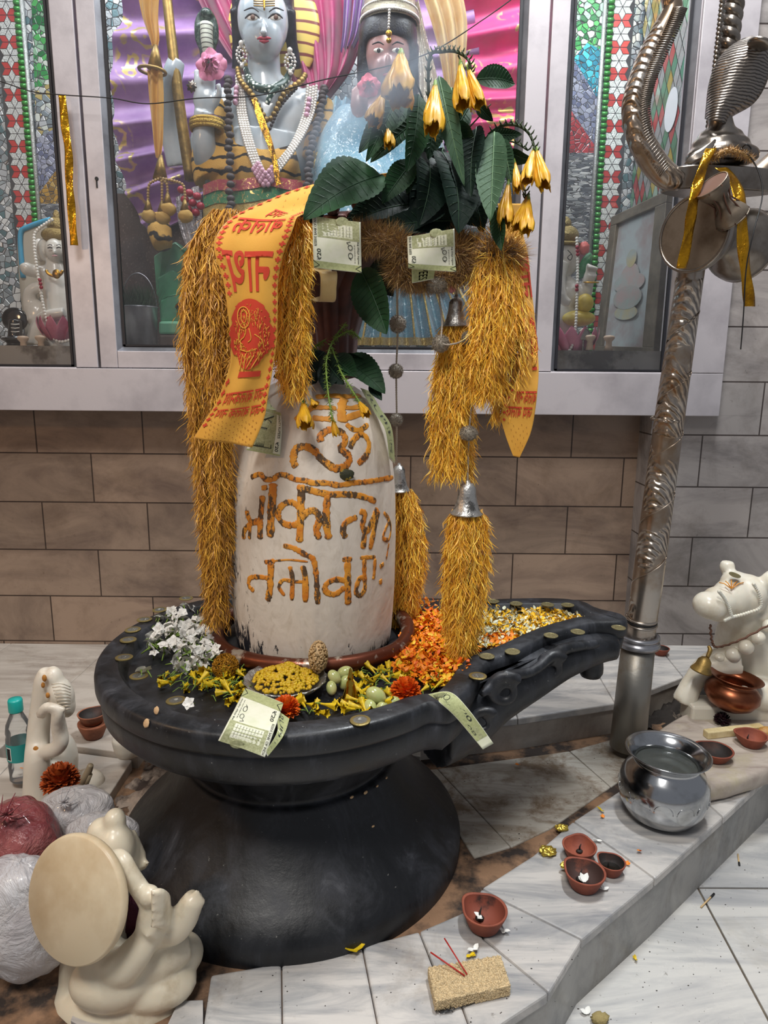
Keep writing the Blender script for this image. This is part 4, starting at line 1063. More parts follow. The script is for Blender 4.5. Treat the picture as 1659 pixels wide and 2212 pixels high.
scarf('long yellow scarf with red mirrored lettering hanging left of the white pillar', rowsL, prL, lambda u, v: Vector((0, .004 * math.sin(8 * u + 9 * v) * min(1, v * 3), 0)))
rowsR = [(atY(1075, 440, 1.08), atY(1128, 440, 1.1)), (atY(1082, 500, 1.06), atY(1130, 500, 1.09)), (atY(1098, 560, 1.05), atY(1142, 555, 1.08)), (atY(1112, 620, 1.05), atY(1147, 615, 1.08)), (atY(1126, 690, 1.05), atY(1154, 685, 1.07)), (atY(1137, 750, 1.05), atY(1159, 745, 1.07)), (atY(1128, 800, 1.05), atY(1163, 800, 1.06)), (atY(1098, 850, 1.05), atY(1161, 850, 1.05)), (atY(1083, 895, 1.05), atY(1155, 900, 1.05)), (atY(1092, 940, 1.05), atY(1145, 940, 1.05)), (atY(1108, 985, 1.05), atY(1122, 988, 1.05))]
def prR(g, base, lift):
    n = len(rowsR) - 1
    put(g, txt('बालक नाथ', .01, 2), lift, .28, 6.9 / n, .97, 7.45 / n, 0, True); put(g, txt('जय बालक', .01, 2), lift, .12, 7.6 / n, .9, 8.1 / n, 0, True)
    put(g, txt('नाथ', .012, 3), lift, .3, 1.9 / n, .95, 3.4 / n, 270, True)
    medallion(g, lift, .35, 4.0 / n, .98, 5.9 / n)
    for k in range(24): cross(g, lift, .08, .02 + k * .035, .045, .007)
    for k in range(20): dotm(g, lift, .2 + .7 * ((k * .618) % 1), 8.4 / n + .13 * k / 20, .014, .003)
scarf('narrow yellow printed scarf twisted and hanging to the right of the tassels', rowsR, prR, lambda u, v: Vector((0, .003 * math.sin(10 * v), 0)))

# ---------------- golden tassels, bells and pompoms ----------------
def tass_mat(name, a, b, c):
    m, nt, bs = NM(name); gi = nt.nodes.new('ShaderNodeNewGeometry')
    col = ramp(nt, gi.outputs['Random Per Island'], [(0, hexc(a)), (.5, hexc(b)), (1, hexc(c))])
    nt.links.new(col, bs.inputs['Base Color']); bs.inputs['Roughness'].default_value = .45; bs.inputs['Metallic'].default_value = .05; bs.inputs['Sheen Weight'].default_value = .3
    return m
M_ty = tass_mat('gold_fringe', 'd08a12', 'f3b420', 'ffdc58'); M_td = tass_mat('shaded_gold_fringe', '94601a', 'cf9222', 'eeb83c'); M_tb = tass_mat('brown_tinsel', '6e4a22', '9c7238', 'c9a358')  # second fringe tone is the gold with shade put into its colour
TR = random.Random(11)
def fringe(g, l, cords, hairs, hl=(.014, .03), cr=.0011, hw=.00055, mi=0, thick=True, sw=.012):
    """l: (px,py,Y,spread_px) path; long cords with short fibres growing from them"""
    pts = spl(P3(l), 5); sp_ = lerps([pr(q[3], atY(*q[:3])) for q in l], len(pts)); n = len(pts)
    Lc = sum((pts[i + 1] - pts[i]).length for i in range(n - 1))
    paths = []
    for j in range(cords):
        a = TR.uniform(0, 6.28); r = math.sqrt(TR.random()); ph = TR.uniform(0, 6); end = TR.uniform(.8, 1.0) if TR.random() < .6 else 1.0; P = []
        for i in range(n):
            v = i / (n - 1)
            if v > end: break
            w = sw * v * math.sin(ph + v * 7) + .004 * math.sin(ph * 3 + v * 31)
            P.append(pts[i] + Vector((sp_[i] * r * math.cos(a) + w * .5 * math.cos(a * 3), sp_[i] * r * math.sin(a) * .7 + w * .4 * math.sin(a * 2), 0)))
        if len(P) > 1:
            paths.append((P, a))
            if thick: g.tube(P, cr, 3, mi, cap=False)
    for _ in range(hairs):
        P, a = TR.choice(paths); k = TR.uniform(0, len(P) - 1.01); i = int(k); p = P[i].lerp(P[i + 1], k - i)
        b = a + TR.uniform(-1.5, 1.5); out = TR.uniform(.12, .75) ** 1.2; L = TR.uniform(*hl)
        d = Vector((math.cos(b) * out, math.sin(b) * out * .8, -1 + .55 * TR.random())); d.normalize()
        p1 = p + d * L * .4; d2 = (d + Vector((TR.uniform(-.8, .8), TR.uniform(-.6, .6), -.45))).normalized(); p2 = p1 + d2 * L * .4; d3 = (d2 + Vector((TR.uniform(-.9, .9), TR.uniform(-.6, .6), TR.uniform(-.6, .3)))).normalized(); p3 = p2 + d3 * L * .35
        s = Vector((TR.uniform(-1, 1), TR.uniform(-.6, .6), TR.uniform(-.3, .3))).normalized() * hw
        g.add([p - s, p + s, p1 + s, p1 - s, p2 + s, p2 - s, p3], [(0, 1, 2, 3), (3, 2, 4, 5), (5, 4, 6)], mi)
def fuzz(g, c, r, n, l=(.004, .008), hw=.0005, mi=0, sq=(1, 1, 1)):
    for _ in range(n):
        d = Vector((TR.gauss(0, 1), TR.gauss(0, 1), TR.gauss(0, 1))).normalized(); p = Vector(c) + Vector((d.x * r * sq[0], d.y * r * sq[1], d.z * r * sq[2]))
        s = d.orthogonal().normalized() * hw; s.rotate(Matrix.Rotation(TR.uniform(0, 6), 3, d)); e = (d + Vector((TR.uniform(-.6, .6), TR.uniform(-.6, .6), TR.uniform(-.6, .6)))).normalized()
        g.add([p - s, p + s, p + e * TR.uniform(*l)], [(0, 1, 2)], mi)
M_pom = tass_mat('grey_wool', '5f564c', '8b8173', 'aaa08f'); M_cord = mat('shell_bead_cord', 'b3a797', 0.55, rnd=.25)
M_bell = mat('engraved_silver', 'b8b6b2', 0.36, 0.85, var=(45, '6a6864', 0.5, 0.6), bmp=(90, 0.8, .003))
def pom(c, r, parent, sq=(1, 1, 1)):
    g = G(); g.ell(c, (r * .85 * sq[0], r * .85 * sq[1], r * .85 * sq[2]), 14, 10); fuzz(g, c, r * .82, 1500, (r * .15, r * .32), .0004, 0, sq); return g.done('pompom', M_pom, parent, fixn=False)
def cordp(l, parent, r=2.6, name='cord'):
    pts = spl(P3(l), 6); tot = sum((pts[i + 1] - pts[i]).length for i in range(len(pts) - 1)); step = .0019; g = G()
    P = [pts[0]]; 
    for i in range(len(pts) - 1):
        m = max(1, int((pts[i + 1] - pts[i]).length / step))
        for k in range(1, m + 1): P.append(pts[i].lerp(pts[i + 1], k / m))
    rr = pr(r, pts[0])
    g.tube(P, [rr * (1.0 if k % 2 else .62) for k in range(len(P))], 8); return g.done(name, M_cord, parent)
def bell(px, py, Y, wpx, hpx, parent, m=None):
    c = atY(px, py, Y); r = pr(wpx / 2, c); h = pr(hpx, c); g = G()
    g.lathe([(0, 0), (r * .12, -h * .01), (r * .16, -h * .08), (r * .34, -h * .12), (r * .46, -h * .2), (r * .52, -h * .24), (r * .54, -h * .4), (r * .62, -h * .6), (r * .74, -h * .8), (r * .9, -h * .92), (r, -h * .97), (r * .98, -h), (r * .86, -h * .95), (r * .6, -h * .7), (r * .4, -h * .3), (0, -h * .25)], 36, M=Matrix.Translation(c))
    return g.done('bell', m or M_bell, parent, smooth=50)
def hang(label, name, p0):
    return thing(name, label, 'hanging tassel', atY(*p0))
t = hang('long gold tassel, coloured as in shade, hanging down the left side of the white pillar', 'gold_tassel', (455, 480, 1.08))
g = G(); fringe(g, [(490, 455, 1.08, 34), (455, 530, 1.08, 50), (446, 620, 1.07, 54), (446, 740, 1.07, 54), (455, 860, 1.07, 46), (458, 960, 1.08, 40), (465, 1100, 1.09, 34), (468, 1220, 1.1, 26), (466, 1335, 1.12, 20)], 110, 15000, (.016, .034)); g.done('fringe', M_td, t, fixn=False)
t = hang('short gold tassel hanging between the yellow scarf and the upper hanging note', 'gold_tassel', (640, 480, 1.03))
g = G(); fringe(g, [(645, 470, 1.04, 22), (636, 560, 1.03, 30), (628, 650, 1.03, 34), (628, 740, 1.03, 32), (640, 845, 1.03, 16)], 60, 5200, (.014, .03)); g.done('fringe', M_ty, t, fixn=False)
t = hang('gold fringe filling the space behind the yellow scarf', 'gold_tassel', (560, 500, 1.06))
g = G(); fringe(g, [(560, 490, 1.06, 40), (550, 600, 1.05, 46), (545, 750, 1.05, 44), (520, 900, 1.06, 34)], 50, 2500); g.done('fringe', M_td, t, fixn=False)
# tinsel roll across the hood
t = tag(thing('tinsel_garland', 'fuzzy brown and gold tinsel garland wrapped over the serpent hood between the two notes', 'garland', atY(830, 520, 1.04)))
g = G()
for l in ([(760, 520, 1.05), (820, 515, 1.04), (870, 540, 1.04), (862, 590, 1.05)], [(985, 540, 1.05), (1000, 580, 1.06), (940, 600, 1.06), (880, 600, 1.05)], [(980, 520, 1.08), (1050, 545, 1.06), (1110, 550, 1.06)]):
    P = spl(P3(l), 6); g.tube(P, .012, 8)
    for p in P: fuzz(g, p, .012, 300, (.012, .026), .0005, 0)
g.done('tinsel', M_tb, t, fixn=False)
# right-hand mass
t = hang('wide bright gold tassel mass hanging at the right beside the twisted scarf', 'gold_tassel', (1060, 520, 1.06))
g = G(); fringe(g, [(1060, 525, 1.07, 44), (1068, 600, 1.05, 52), (1066, 700, 1.04, 50), (1050, 780, 1.04, 38), (1046, 845, 1.04, 20)], 80, 7800, (.016, .034)); fringe(g, [(1085, 560, 1.07, 28), (1115, 680, 1.06, 26), (1105, 790, 1.06, 30), (1075, 900, 1.06, 14)], 36, 2600); fuzz(g, atY(1075, 540, 1.06), .03, 500, (.015, .03)); g.done('fringe', M_ty, t, fixn=False)
# strings with pompoms and bells
t = hang('upper silver bell with a long yellow tassel hanging right of centre', 'bell_tassel', (986, 600, 1.08))
cordp([(986, 598, 1.08), (986, 640, 1.08)], t); bell(986, 636, 1.08, 60, 68, t)
g = G(); fringe(g, [(985, 690, 1.08, 20), (985, 760, 1.08, 36), (978, 880, 1.08, 46), (972, 1020, 1.08, 46)], 90, 9500, (.016, .032)); g.done('fringe', M_ty, t, fixn=False)
t = hang('lower silver bell on a pompom string, its yellow tassel reaching the marigold petals', 'bell_tassel', (1012, 740, 1.07))
cordp([(942, 560, 1.06), (945, 615, 1.06), (955, 690, 1.05), (955, 740, 1.04), (985, 742, 1.04), (1012, 733, 1.06), (1022, 770, 1.06), (1020, 850, 1.06), (1013, 940, 1.06), (1010, 1044, 1.07)], t)
for x, y, r, sq in ((942, 616, 23, (1.1, 1, .8)), (952, 742, 20, (1, 1, 1)), (1012, 730, 16, (1, 1, 1)), (1020, 838, 13, (1, 1, 1)), (1012, 936, 19, (1.1, 1, .9))):
    c = atY(x, y, 1.05); pom(c, pr(r, c), t, sq)
bell(1010, 1036, 1.07, 72, 76, t)
g = G(); fringe(g, [(1010, 1100, 1.07, 32), (1010, 1180, 1.07, 46), (1005, 1270, 1.07, 42), (1000, 1340, 1.07, 34), (998, 1400, 1.07, 20)], 95, 9500, (.014, .03)); g.done('fringe', M_ty, t, fixn=False)
t = hang('pompom string with bell and yellow tassel hanging just behind the right edge of the pillar', 'bell_tassel', (858, 600, 1.21))
cordp([(855, 590, 1.17), (860, 700, 1.2), (856, 800, 1.21), (857, 905, 1.215), (856, 1000, 1.23)], t)
for x, y, r in ((859, 700, 20), (855, 802, 17), (856, 907, 15)):
    c = atY(x, y, 1.205); pom(c, pr(r, c), t)
bell(862, 1000, 1.25, 50, 62, t)
g = G(); fringe(g, [(870, 1058, 1.25, 26), (880, 1120, 1.25, 36), (884, 1200, 1.25, 38), (876, 1280, 1.25, 32), (866, 1345, 1.25, 18)], 70, 6000, (.014, .03)); g.done('fringe', M_ty, t, fixn=False)
o = G(); c = atY(898, 612, 1.09); t = tag(pom(c, pr(26, c), None, (1.2, 1, .9)), 'dark brown pompom behind the lower edge of the right hanging note', 'pompom')
# cream satin ribbon
M_sat = cloth('cream_satin', 'c9a45c', 'dcc48c', rough=.35, sheen=.4)
b_, l_ = rows_fn([(atY(655, 492, 1.06), atY(692, 470, 1.06)), (atY(662, 540, 1.05), atY(700, 545, 1.06)), (atY(672, 580, 1.05), atY(716, 585, 1.08)), (atY(690, 590, 1.04), atY(728, 588, 1.04)), (atY(692, 620, 1.05), atY(727, 620, 1.05)), (atY(688, 650, 1.08), atY(722, 652, 1.08)), (atY(670, 646, 1.11), atY(690, 640, 1.12))])
g = G(); g.grid(b_, 6, 40, th=.0005); tag(g.done('satin_ribbon', M_sat), 'cream satin ribbon looped round the serpent hood under the left note', 'ribbon')

# ---------------- leafy flowering branch ----------------
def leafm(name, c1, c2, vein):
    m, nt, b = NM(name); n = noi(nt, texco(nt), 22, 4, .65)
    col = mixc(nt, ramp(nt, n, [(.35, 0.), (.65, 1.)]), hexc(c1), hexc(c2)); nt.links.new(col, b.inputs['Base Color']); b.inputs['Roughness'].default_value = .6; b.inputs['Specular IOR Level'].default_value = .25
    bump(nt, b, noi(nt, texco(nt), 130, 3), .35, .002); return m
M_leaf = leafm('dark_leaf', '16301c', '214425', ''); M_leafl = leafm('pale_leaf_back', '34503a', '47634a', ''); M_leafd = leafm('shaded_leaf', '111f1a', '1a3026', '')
M_vein = mat('leaf_vein', '5f7f58', .5); M_veind = mat('dark_leaf_vein', '24442a', .5); M_twig = mat('twig', '33401f', .6, bmp=(200, .6)); M_tecf = mat('tecoma_yellow', 'e0ac20', .5, var=(70, 'd29418', .4, .65), rnd=.1)
LR = random.Random(21)
def leaf(parent, b, t, w, Yb, Yt, kind=0, fold=.35, name='leaf', curl=.0):
    A = atY(b[0], b[1], Yb); B = atY(t[0], t[1], Yt); ax = B - A; Ln = ax.length; ax.normalize()
    vw = (CP - (A + B) / 2).normalized(); tilt = LR.uniform(-.7, .7); s = ax.cross(vw).normalized(); nrm = s.cross(ax).normalized()
    s = (s * math.cos(tilt) + nrm * math.sin(tilt)).normalized(); nrm = s.cross(ax).normalized()
    if nrm.dot(vw) < 0: nrm = -nrm
    W2 = pr(w, A) / 2 / max(.6, math.cos(tilt)); sag = LR.uniform(-.05, .12) + curl; ph = LR.uniform(0, 6)
    def f(u, v):
        a = (u - .5) * 2; prof = math.sin(PI * v ** .85) ** .75 * (1 - .25 * v) if 0 < v < 1 else 0
        tooth = 1 + (.07 * (1 - 2 * abs((v * 15) % 1 - .5)) if abs(a) > .99 else 0)
        ww = W2 * prof * tooth * 1.08
        return A + ax * Ln * v + s * ww * a + nrm * (abs(a) * ww * fold + sag * Ln * math.sin(PI * v) + .05 * W2 * math.sin(9 * v + ph) * a)
    g = G(); g.grid(f, 8, 45, 0)
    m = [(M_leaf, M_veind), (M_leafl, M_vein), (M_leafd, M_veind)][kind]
    def fl(u, v): return f(u, v) + nrm * .0005
    g.tube([fl(.5, k / 14) for k in range(15)], [.0011 * (1 - .6 * k / 14) for k in range(15)], 5, 1)
    for k in range(2, 11):
        v = k / 13
        for sgn in (-1, 1): g.tube([fl(.5 + sgn * .42 * q, v + .09 * q) for q in (0, .35, .7, 1)], .00028, 3, 1)
    return g.done(name, list(m), parent)
def tflower(parent, b, t, w, Yb, Yt, name='flower'):
    A = atY(b[0], b[1], Yb); B = atY(t[0], t[1], Yt); ax = (B - A); Ln = ax.length; ax.normalize(); s = ax.orthogonal().normalized(); q = ax.cross(s); W2 = pr(w, B) / 2; ph = LR.uniform(0, 6)
    def f(u, v):
        a = 2 * PI * u; r = W2 * (.13 + .8 * v ** .9 - (.28 * (v - .78) / .22 if v > .78 else 0)) * (1 + .2 * math.sin(3 * a + ph) * v + .1 * math.sin(7 * a - ph) * v) + W2 * .09 * math.sin(17 * a + ph) * v * v * v + W2 * .05 * math.sin(11 * a + 9 * v)
        return A + ax * (Ln * (v + (.09 * math.sin(4 * a + ph + 1) + .05 * math.sin(11 * a)) * v ** 3)) + (s * math.cos(a) + q * math.sin(a)) * r
    g = G(); g.grid(f, 36, 16, th=.0003); fl = g.done(name, M_tecf, parent)
    g = G(); g.tube([A - ax * Ln * .12, A, A + ax * Ln * .14], [W2 * .1, W2 * .2, W2 * .16], 8); g.done('calyx', M_stalk, fl)
def stem(parent, l, r=3, buds=True, name='stem'):
    P = spl(P3(l), 6); g = G(); rr = pr(r, P[0]); g.tube(P, lerps([rr, rr * .6], len(P)), 7)
    if buds:
        for i, p in enumerate(P):
            if i % 2 == 0:
                for sx in (-1, 1): g.tube([p, p + Vector((sx * .003, -.003, .002)), p + Vector((sx * .005, -.004, .006))], [.0009, .0012, .0007], 5)
    return g.done(name, M_twig, parent)
br = thing('leafy_branch', 'large wilted leafy branch with drooping yellow trumpet flowers laid over the serpent hood', 'branch', atY(930, 480, 1.1))
for l, r, b in (([(860, 500, 1.12), (920, 400, 1.12), (930, 280, 1.1), (925, 180, 1.08), (930, 120, 1.07), (955, 112, 1.06), (985, 112, 1.05), (1012, 130, 1.04), (1018, 158, 1.04)], 4, True),
                ([(900, 490, 1.13), (990, 400, 1.12), (1050, 300, 1.1), (1085, 272, 1.09), (1120, 272, 1.07), (1145, 292, 1.06), (1157, 328, 1.05)], 4, True),
                ([(1040, 320, 1.1), (1100, 305, 1.08), (1140, 325, 1.06)], 2.5, True), ([(930, 260, 1.1), (900, 180, 1.06), (875, 130, 1.04)], 2.5, False), ([(1000, 290, 1.1), (1060, 225, 1.08)], 2, False), ([(990, 120, 1.05), (1005, 150, 1.04)], 2, False), ([(1055, 320, 1.08), (1085, 360, 1.07), (1100, 400, 1.05)], 2.5, False), ([(1090, 340, 1.07), (1130, 400, 1.05), (1135, 430, 1.04)], 2.5, True)): stem(br, l, r, b)
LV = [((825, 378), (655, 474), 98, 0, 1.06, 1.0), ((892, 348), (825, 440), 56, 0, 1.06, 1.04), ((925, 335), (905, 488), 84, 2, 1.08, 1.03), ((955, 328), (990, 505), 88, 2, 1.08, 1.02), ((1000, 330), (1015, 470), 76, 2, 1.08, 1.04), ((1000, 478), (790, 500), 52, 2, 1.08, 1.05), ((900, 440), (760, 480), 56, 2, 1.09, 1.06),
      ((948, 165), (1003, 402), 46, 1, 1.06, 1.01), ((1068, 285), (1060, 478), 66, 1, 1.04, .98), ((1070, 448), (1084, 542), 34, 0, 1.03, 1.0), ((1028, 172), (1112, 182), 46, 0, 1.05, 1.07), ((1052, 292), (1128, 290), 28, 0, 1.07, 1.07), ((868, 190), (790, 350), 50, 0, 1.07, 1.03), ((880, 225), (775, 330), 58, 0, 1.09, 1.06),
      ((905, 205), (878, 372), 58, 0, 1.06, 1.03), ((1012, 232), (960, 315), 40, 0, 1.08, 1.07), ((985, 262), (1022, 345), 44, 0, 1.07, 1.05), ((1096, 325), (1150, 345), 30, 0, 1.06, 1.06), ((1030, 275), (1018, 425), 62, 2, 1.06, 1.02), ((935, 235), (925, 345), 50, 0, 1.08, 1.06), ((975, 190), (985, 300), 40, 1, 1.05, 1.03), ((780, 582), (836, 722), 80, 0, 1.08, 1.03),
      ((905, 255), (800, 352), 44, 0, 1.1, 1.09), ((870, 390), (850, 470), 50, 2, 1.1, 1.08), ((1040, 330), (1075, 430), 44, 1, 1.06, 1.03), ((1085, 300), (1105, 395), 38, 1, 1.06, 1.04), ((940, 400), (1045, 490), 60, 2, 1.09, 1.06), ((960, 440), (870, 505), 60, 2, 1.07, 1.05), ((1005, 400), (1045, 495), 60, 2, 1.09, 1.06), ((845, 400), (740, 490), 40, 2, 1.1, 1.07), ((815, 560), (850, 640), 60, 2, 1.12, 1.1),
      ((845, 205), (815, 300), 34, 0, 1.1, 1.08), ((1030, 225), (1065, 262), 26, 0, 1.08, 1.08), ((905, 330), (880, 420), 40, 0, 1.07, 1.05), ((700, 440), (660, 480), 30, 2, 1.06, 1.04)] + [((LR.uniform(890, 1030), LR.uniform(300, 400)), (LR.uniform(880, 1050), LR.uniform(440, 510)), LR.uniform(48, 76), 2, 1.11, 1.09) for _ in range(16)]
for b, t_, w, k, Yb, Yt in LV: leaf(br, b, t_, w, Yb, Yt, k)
for b, t_, w, Yb, Yt in (((866, 118), (862, 212), 88, 1.03, .99), ((995, 140), (1000, 228), 52, 1.04, 1.0), ((1012, 150), (1036, 226), 44, 1.04, 1.01), ((940, 185), (934, 280), 58, 1.04, 1.0), ((828, 205), (806, 262), 50, 1.05, 1.02), ((838, 262), (840, 314), 30, 1.05, 1.03), ((1152, 325), (1138, 392), 38, 1.05, 1.01), ((1160, 325), (1176, 402), 42, 1.05, 1.01), ((1098, 398), (1090, 482), 42, 1.04, 1.01), ((1140, 425), (1118, 492), 40, 1.04, 1.01), ((1142, 430), (1136, 500), 40, 1.03, 1.0), ((1112, 350), (1118, 410), 28, 1.05, 1.02)):
    tflower(br, b, t_, w, Yb, Yt)
# sprigs resting on top of the pillar
sg = thing('leaf_sprig', 'leaves and thin feathery sprigs with small yellow buds lying on top of the white pillar', 'sprig', atY(720, 820, 1.15))
for b, t_, w, k, Yb, Yt in (((700, 795), (590, 815), 60, 2, 1.14, 1.1), ((690, 790), (610, 850), 50, 2, 1.14, 1.08), ((735, 775), (832, 850), 60, 0, 1.15, 1.08), ((745, 775), (815, 790), 46, 0, 1.16, 1.13), ((700, 760), (660, 800), 40, 2, 1.18, 1.14), ((720, 770), (770, 815), 50, 0, 1.14, 1.08), ((720, 790), (700, 845), 50, 2, 1.13, 1.07), ((700, 770), (745, 830), 50, 2, 1.13, 1.08), ((800, 830), (825, 865), 24, 2, 1.1, 1.08)): leaf(sg, b, t_, w, Yb, Yt, k)
for l in ([(745, 700, 1.12), (720, 735, 1.12), (705, 780, 1.08), (708, 840, 1.03), (718, 905, 1.0)], [(715, 745, 1.12), (735, 800, 1.08), (765, 850, 1.04), (785, 880, 1.02)], [(725, 730, 1.12), (755, 715, 1.12), (775, 728, 1.12)], [(640, 835, 1.08), (650, 860, 1.04), (660, 880, 1.03)], [(700, 735, 1.14), (680, 750, 1.14), (670, 775, 1.14)]):
    P = spl(P3(l), 8); g = G(); g.tube(P, .0012, 5)
    for i, p in enumerate(P):
        for s_ in range(5):
            a = LR.uniform(0, 6.28); g.tube([p, p + Vector((math.cos(a) * .006, math.sin(a) * .005, LR.uniform(-.008, .004)))], [.0008, .0003], 3, cap=False)
    g.done('sprig', M_stalk if l[0][0] != 640 else M_stalk, sg)
tflower(sg, (718, 900), (726, 940), 20, 1.005, 1.0); tflower(sg, (776, 868), (793, 896), 28, 1.02, 1.0); tflower(sg, (655, 870), (660, 920), 46, 1.035, 1.01); tflower(sg, (672, 862), (680, 878), 20, 1.04, 1.03)
# ---------------- embossed metal trident standing in its sleeve ----------------
def embossed():
    m, nt, b = NM('embossed_silver'); v = texco(nt)
    n = noi(nt, v, 12, 4); col = mixc(nt, ramp(nt, n, [(.4, 0.), (.65, 1.)]), hexc('b5ada4'), hexc('947f6a'))
    w = nt.nodes.new('ShaderNodeTexWave'); w.inputs['Scale'].default_value = 42; w.inputs['Distortion'].default_value = 7; w.inputs['Detail Scale'].default_value = .6; w.bands_direction = 'DIAGONAL'; nt.links.new(v, w.inputs[0])
    msk = ramp(nt, noi(nt, v, 10, 1), [(.5, 0.), (.53, 1.)]); h = mixc(nt, 1.0, w.outputs[0], msk, 'MULTIPLY')
    col = mixc(nt, ramp(nt, h, [(.0, .0), (.25, .0), (.3, .25), (.8, 0.)]), col, hexc('4c4038'))
    nt.links.new(col, b.inputs['Base Color']); b.inputs['Metallic'].default_value = .92; b.inputs['Roughness'].default_value = .3
    bump(nt, b, h, .7, .004); return m
M_emb = embossed(); M_pipe = mat('weathered_pipe', '8a8780', .45, .7, var=(9, '6e5c40', .5, .7), bmp=(60, .2))
sl = thing('pole_sleeve', 'upright weathered metal pipe sleeve holding the foot of the trident', 'pipe', atZ(1358, 1612, ZC))
g = G(); ptube(g, [(1355, 1612, 1.37, 37), (1378, 1400, 1.37, 35)], n=28, sm=0); g.done('pipe', M_pipe, sl)
c = atY(1380, 1385, 1.37); k = pr(1, c); g = G()
g.lathe([(36 * k, -.012), (43 * k, -.01), (45 * k, -.004), (43 * k, .001), (40 * k, .002), (40 * k, .006), (43 * k, .008), (42 * k, .014), (34 * k, .015), (33 * k, 0)], 36, M=Matrix.Translation(c), cap=False); g.done('collar', M_alu2, sl)
tri = thing('trident', 'tall embossed silver trident with curved prongs rising out of the pipe sleeve', 'trident', atY(1384, 1400, 1.37))
g = G(); ptube(g, [(1382, 1400, 1.37, 30), (1387, 1345, 1.37, 30), (1400, 1250, 1.365, 32), (1425, 1060, 1.36, 31.5), (1446, 905, 1.345, 31), (1470, 740, 1.32, 29.5), (1492, 590, 1.3, 28), (1510, 480, 1.29, 26)], n=30, sm=6)
g.done('shaft', M_emb, tri)
def ringp(px, py, Y, r, th, axis_l, m, name, parent):
    A, B = atY(*axis_l[0]), atY(*axis_l[1]); ax = (B - A).normalized(); c = atY(px, py, Y); s = ax.orthogonal().normalized(); q = ax.cross(s); rr = pr(r, c)
    g = G(); g.tube([c + (s * math.cos(a) + q * math.sin(a)) * rr for a in [2 * PI * i / 30 for i in range(30)]], pr(th, c), 8, closed=True); return g.done(name, m, parent)
AX = [(1387, 1345, 1.37), (1492, 590, 1.3)]
for x, y, r, th, m in ((1441, 905, 31, 3.5, M_emb), (1386, 1335, 31, 3, M_emb), (1386, 1341, 29.5, 3, M_black), (1386, 1347, 31, 2.5, M_emb)): ringp(x, y, 1.345 if y < 1000 else 1.37, r, th, AX, m, 'band', tri)
g = G(); P = []; Rr = []
for i in range(120):
    t = i / 119; a = t * 2 * PI * 5.5; c = atY(1390 + 100 * t, 1320 - 720 * t, 1.37 - .07 * t); r = pr(31.5 - 3 * t, c); P.append(c + Vector((math.cos(a) * r, math.sin(a) * r, 0)))
g.tube(P, .0011, 6); g.done('spiral_ridge', M_emb, tri)
g = G(); ptube(g, [(1470, 388, 1.27, 22), (1440, 380, 1.27, 27), (1408, 345, 1.27, 28), (1382, 295, 1.27, 27), (1370, 235, 1.27, 27), (1382, 180, 1.27, 26), (1402, 125, 1.27, 25), (1430, 70, 1.27, 24), (1452, 20, 1.27, 21), (1440, -30, 1.27, 19), (1420, -60, 1.27, 16)], n=22, sm=7); g.done('prong', M_emb, tri)
g = G(); P = spl(P3([(1440, 372, 1.25), (1400, 300, 1.25), (1392, 235, 1.25), (1402, 180, 1.25), (1424, 125, 1.25), (1452, 65, 1.25), (1470, 20, 1.25)]), 12)
for i, p in enumerate(P[:-1]):
    d = (P[i + 1] - p).normalized(); w = d.cross(Vector((0, -1, 0)))
    g.tube([p - w * .012 + Vector((0, .002, 0)), p + d * .004 + Vector((0, -.001, 0)), p + w * .010 + d * .006 + Vector((0, .001, 0))], .0014, 5)
g.done('prong_ribbing', M_silver, tri)
g = G(); ptube(g, [(1610, 400, 1.3, 22), (1650, 370, 1.3, 24), (1700, 320, 1.3, 24), (1730, 250, 1.3, 24), (1720, 150, 1.3, 22)], n=20, sm=5); g.done('prong', M_emb, tri)
# boat-shaped cross plate
g = G(); ring1 = [(1425, 385), (1450, 358), (1510, 330), (1590, 328), (1650, 352), (1690, 385), (1650, 402), (1590, 414), (1510, 424), (1450, 414)]
cz = atY(1540, 380, 1.29).z
pl = [atY(x, y, 1.29) for x, y in ring1]
top = [Vector((p.x, 1.29 + (380 - y) * .0011, cz + .006)) for p, (x, y) in zip(pl, ring1)]; bot = [Vector((p.x * .97 + .03 * atY(1540, 380, 1.29).x, 1.29 + (380 - y) * .0008, cz - .028)) for p, (x, y) in zip(pl, ring1)]
top = spl(top, 4, True); bot = spl(bot, 4, True); n = len(top)
g.add(top + bot, [tuple(range(n)), tuple(range(2 * n - 1, n - 1, -1))] + [(i, (i + 1) % n, n + (i + 1) % n, n + i) for i in range(n)]); g.done('cross_plate', M_silver, tri, smooth=30, bevel=.002)
# braided centre prong
g = G()
for s_ in (0, 1):
    g.tube([atY(1548 + 42 * t + 10 * math.sin(t * 42 + s_ * PI), 300 - 330 * t, 1.30) + Vector((0, .008 * math.cos(t * 42 + s_ * PI), 0)) for t in [i / 130 for i in range(131)]], .0095, 9)
g.done('centre_prong', M_silver, tri)
g = G(); g.tube([atY(1528 + 36 * t, 290 - 320 * t, 1.27) + Vector((.0015 * math.sin(t * 200), .0015 * math.cos(t * 200), 0)) for t in [i / 200 for i in range(201)]], .0035, 7); g.done('twisted_wire', M_silver, tri)
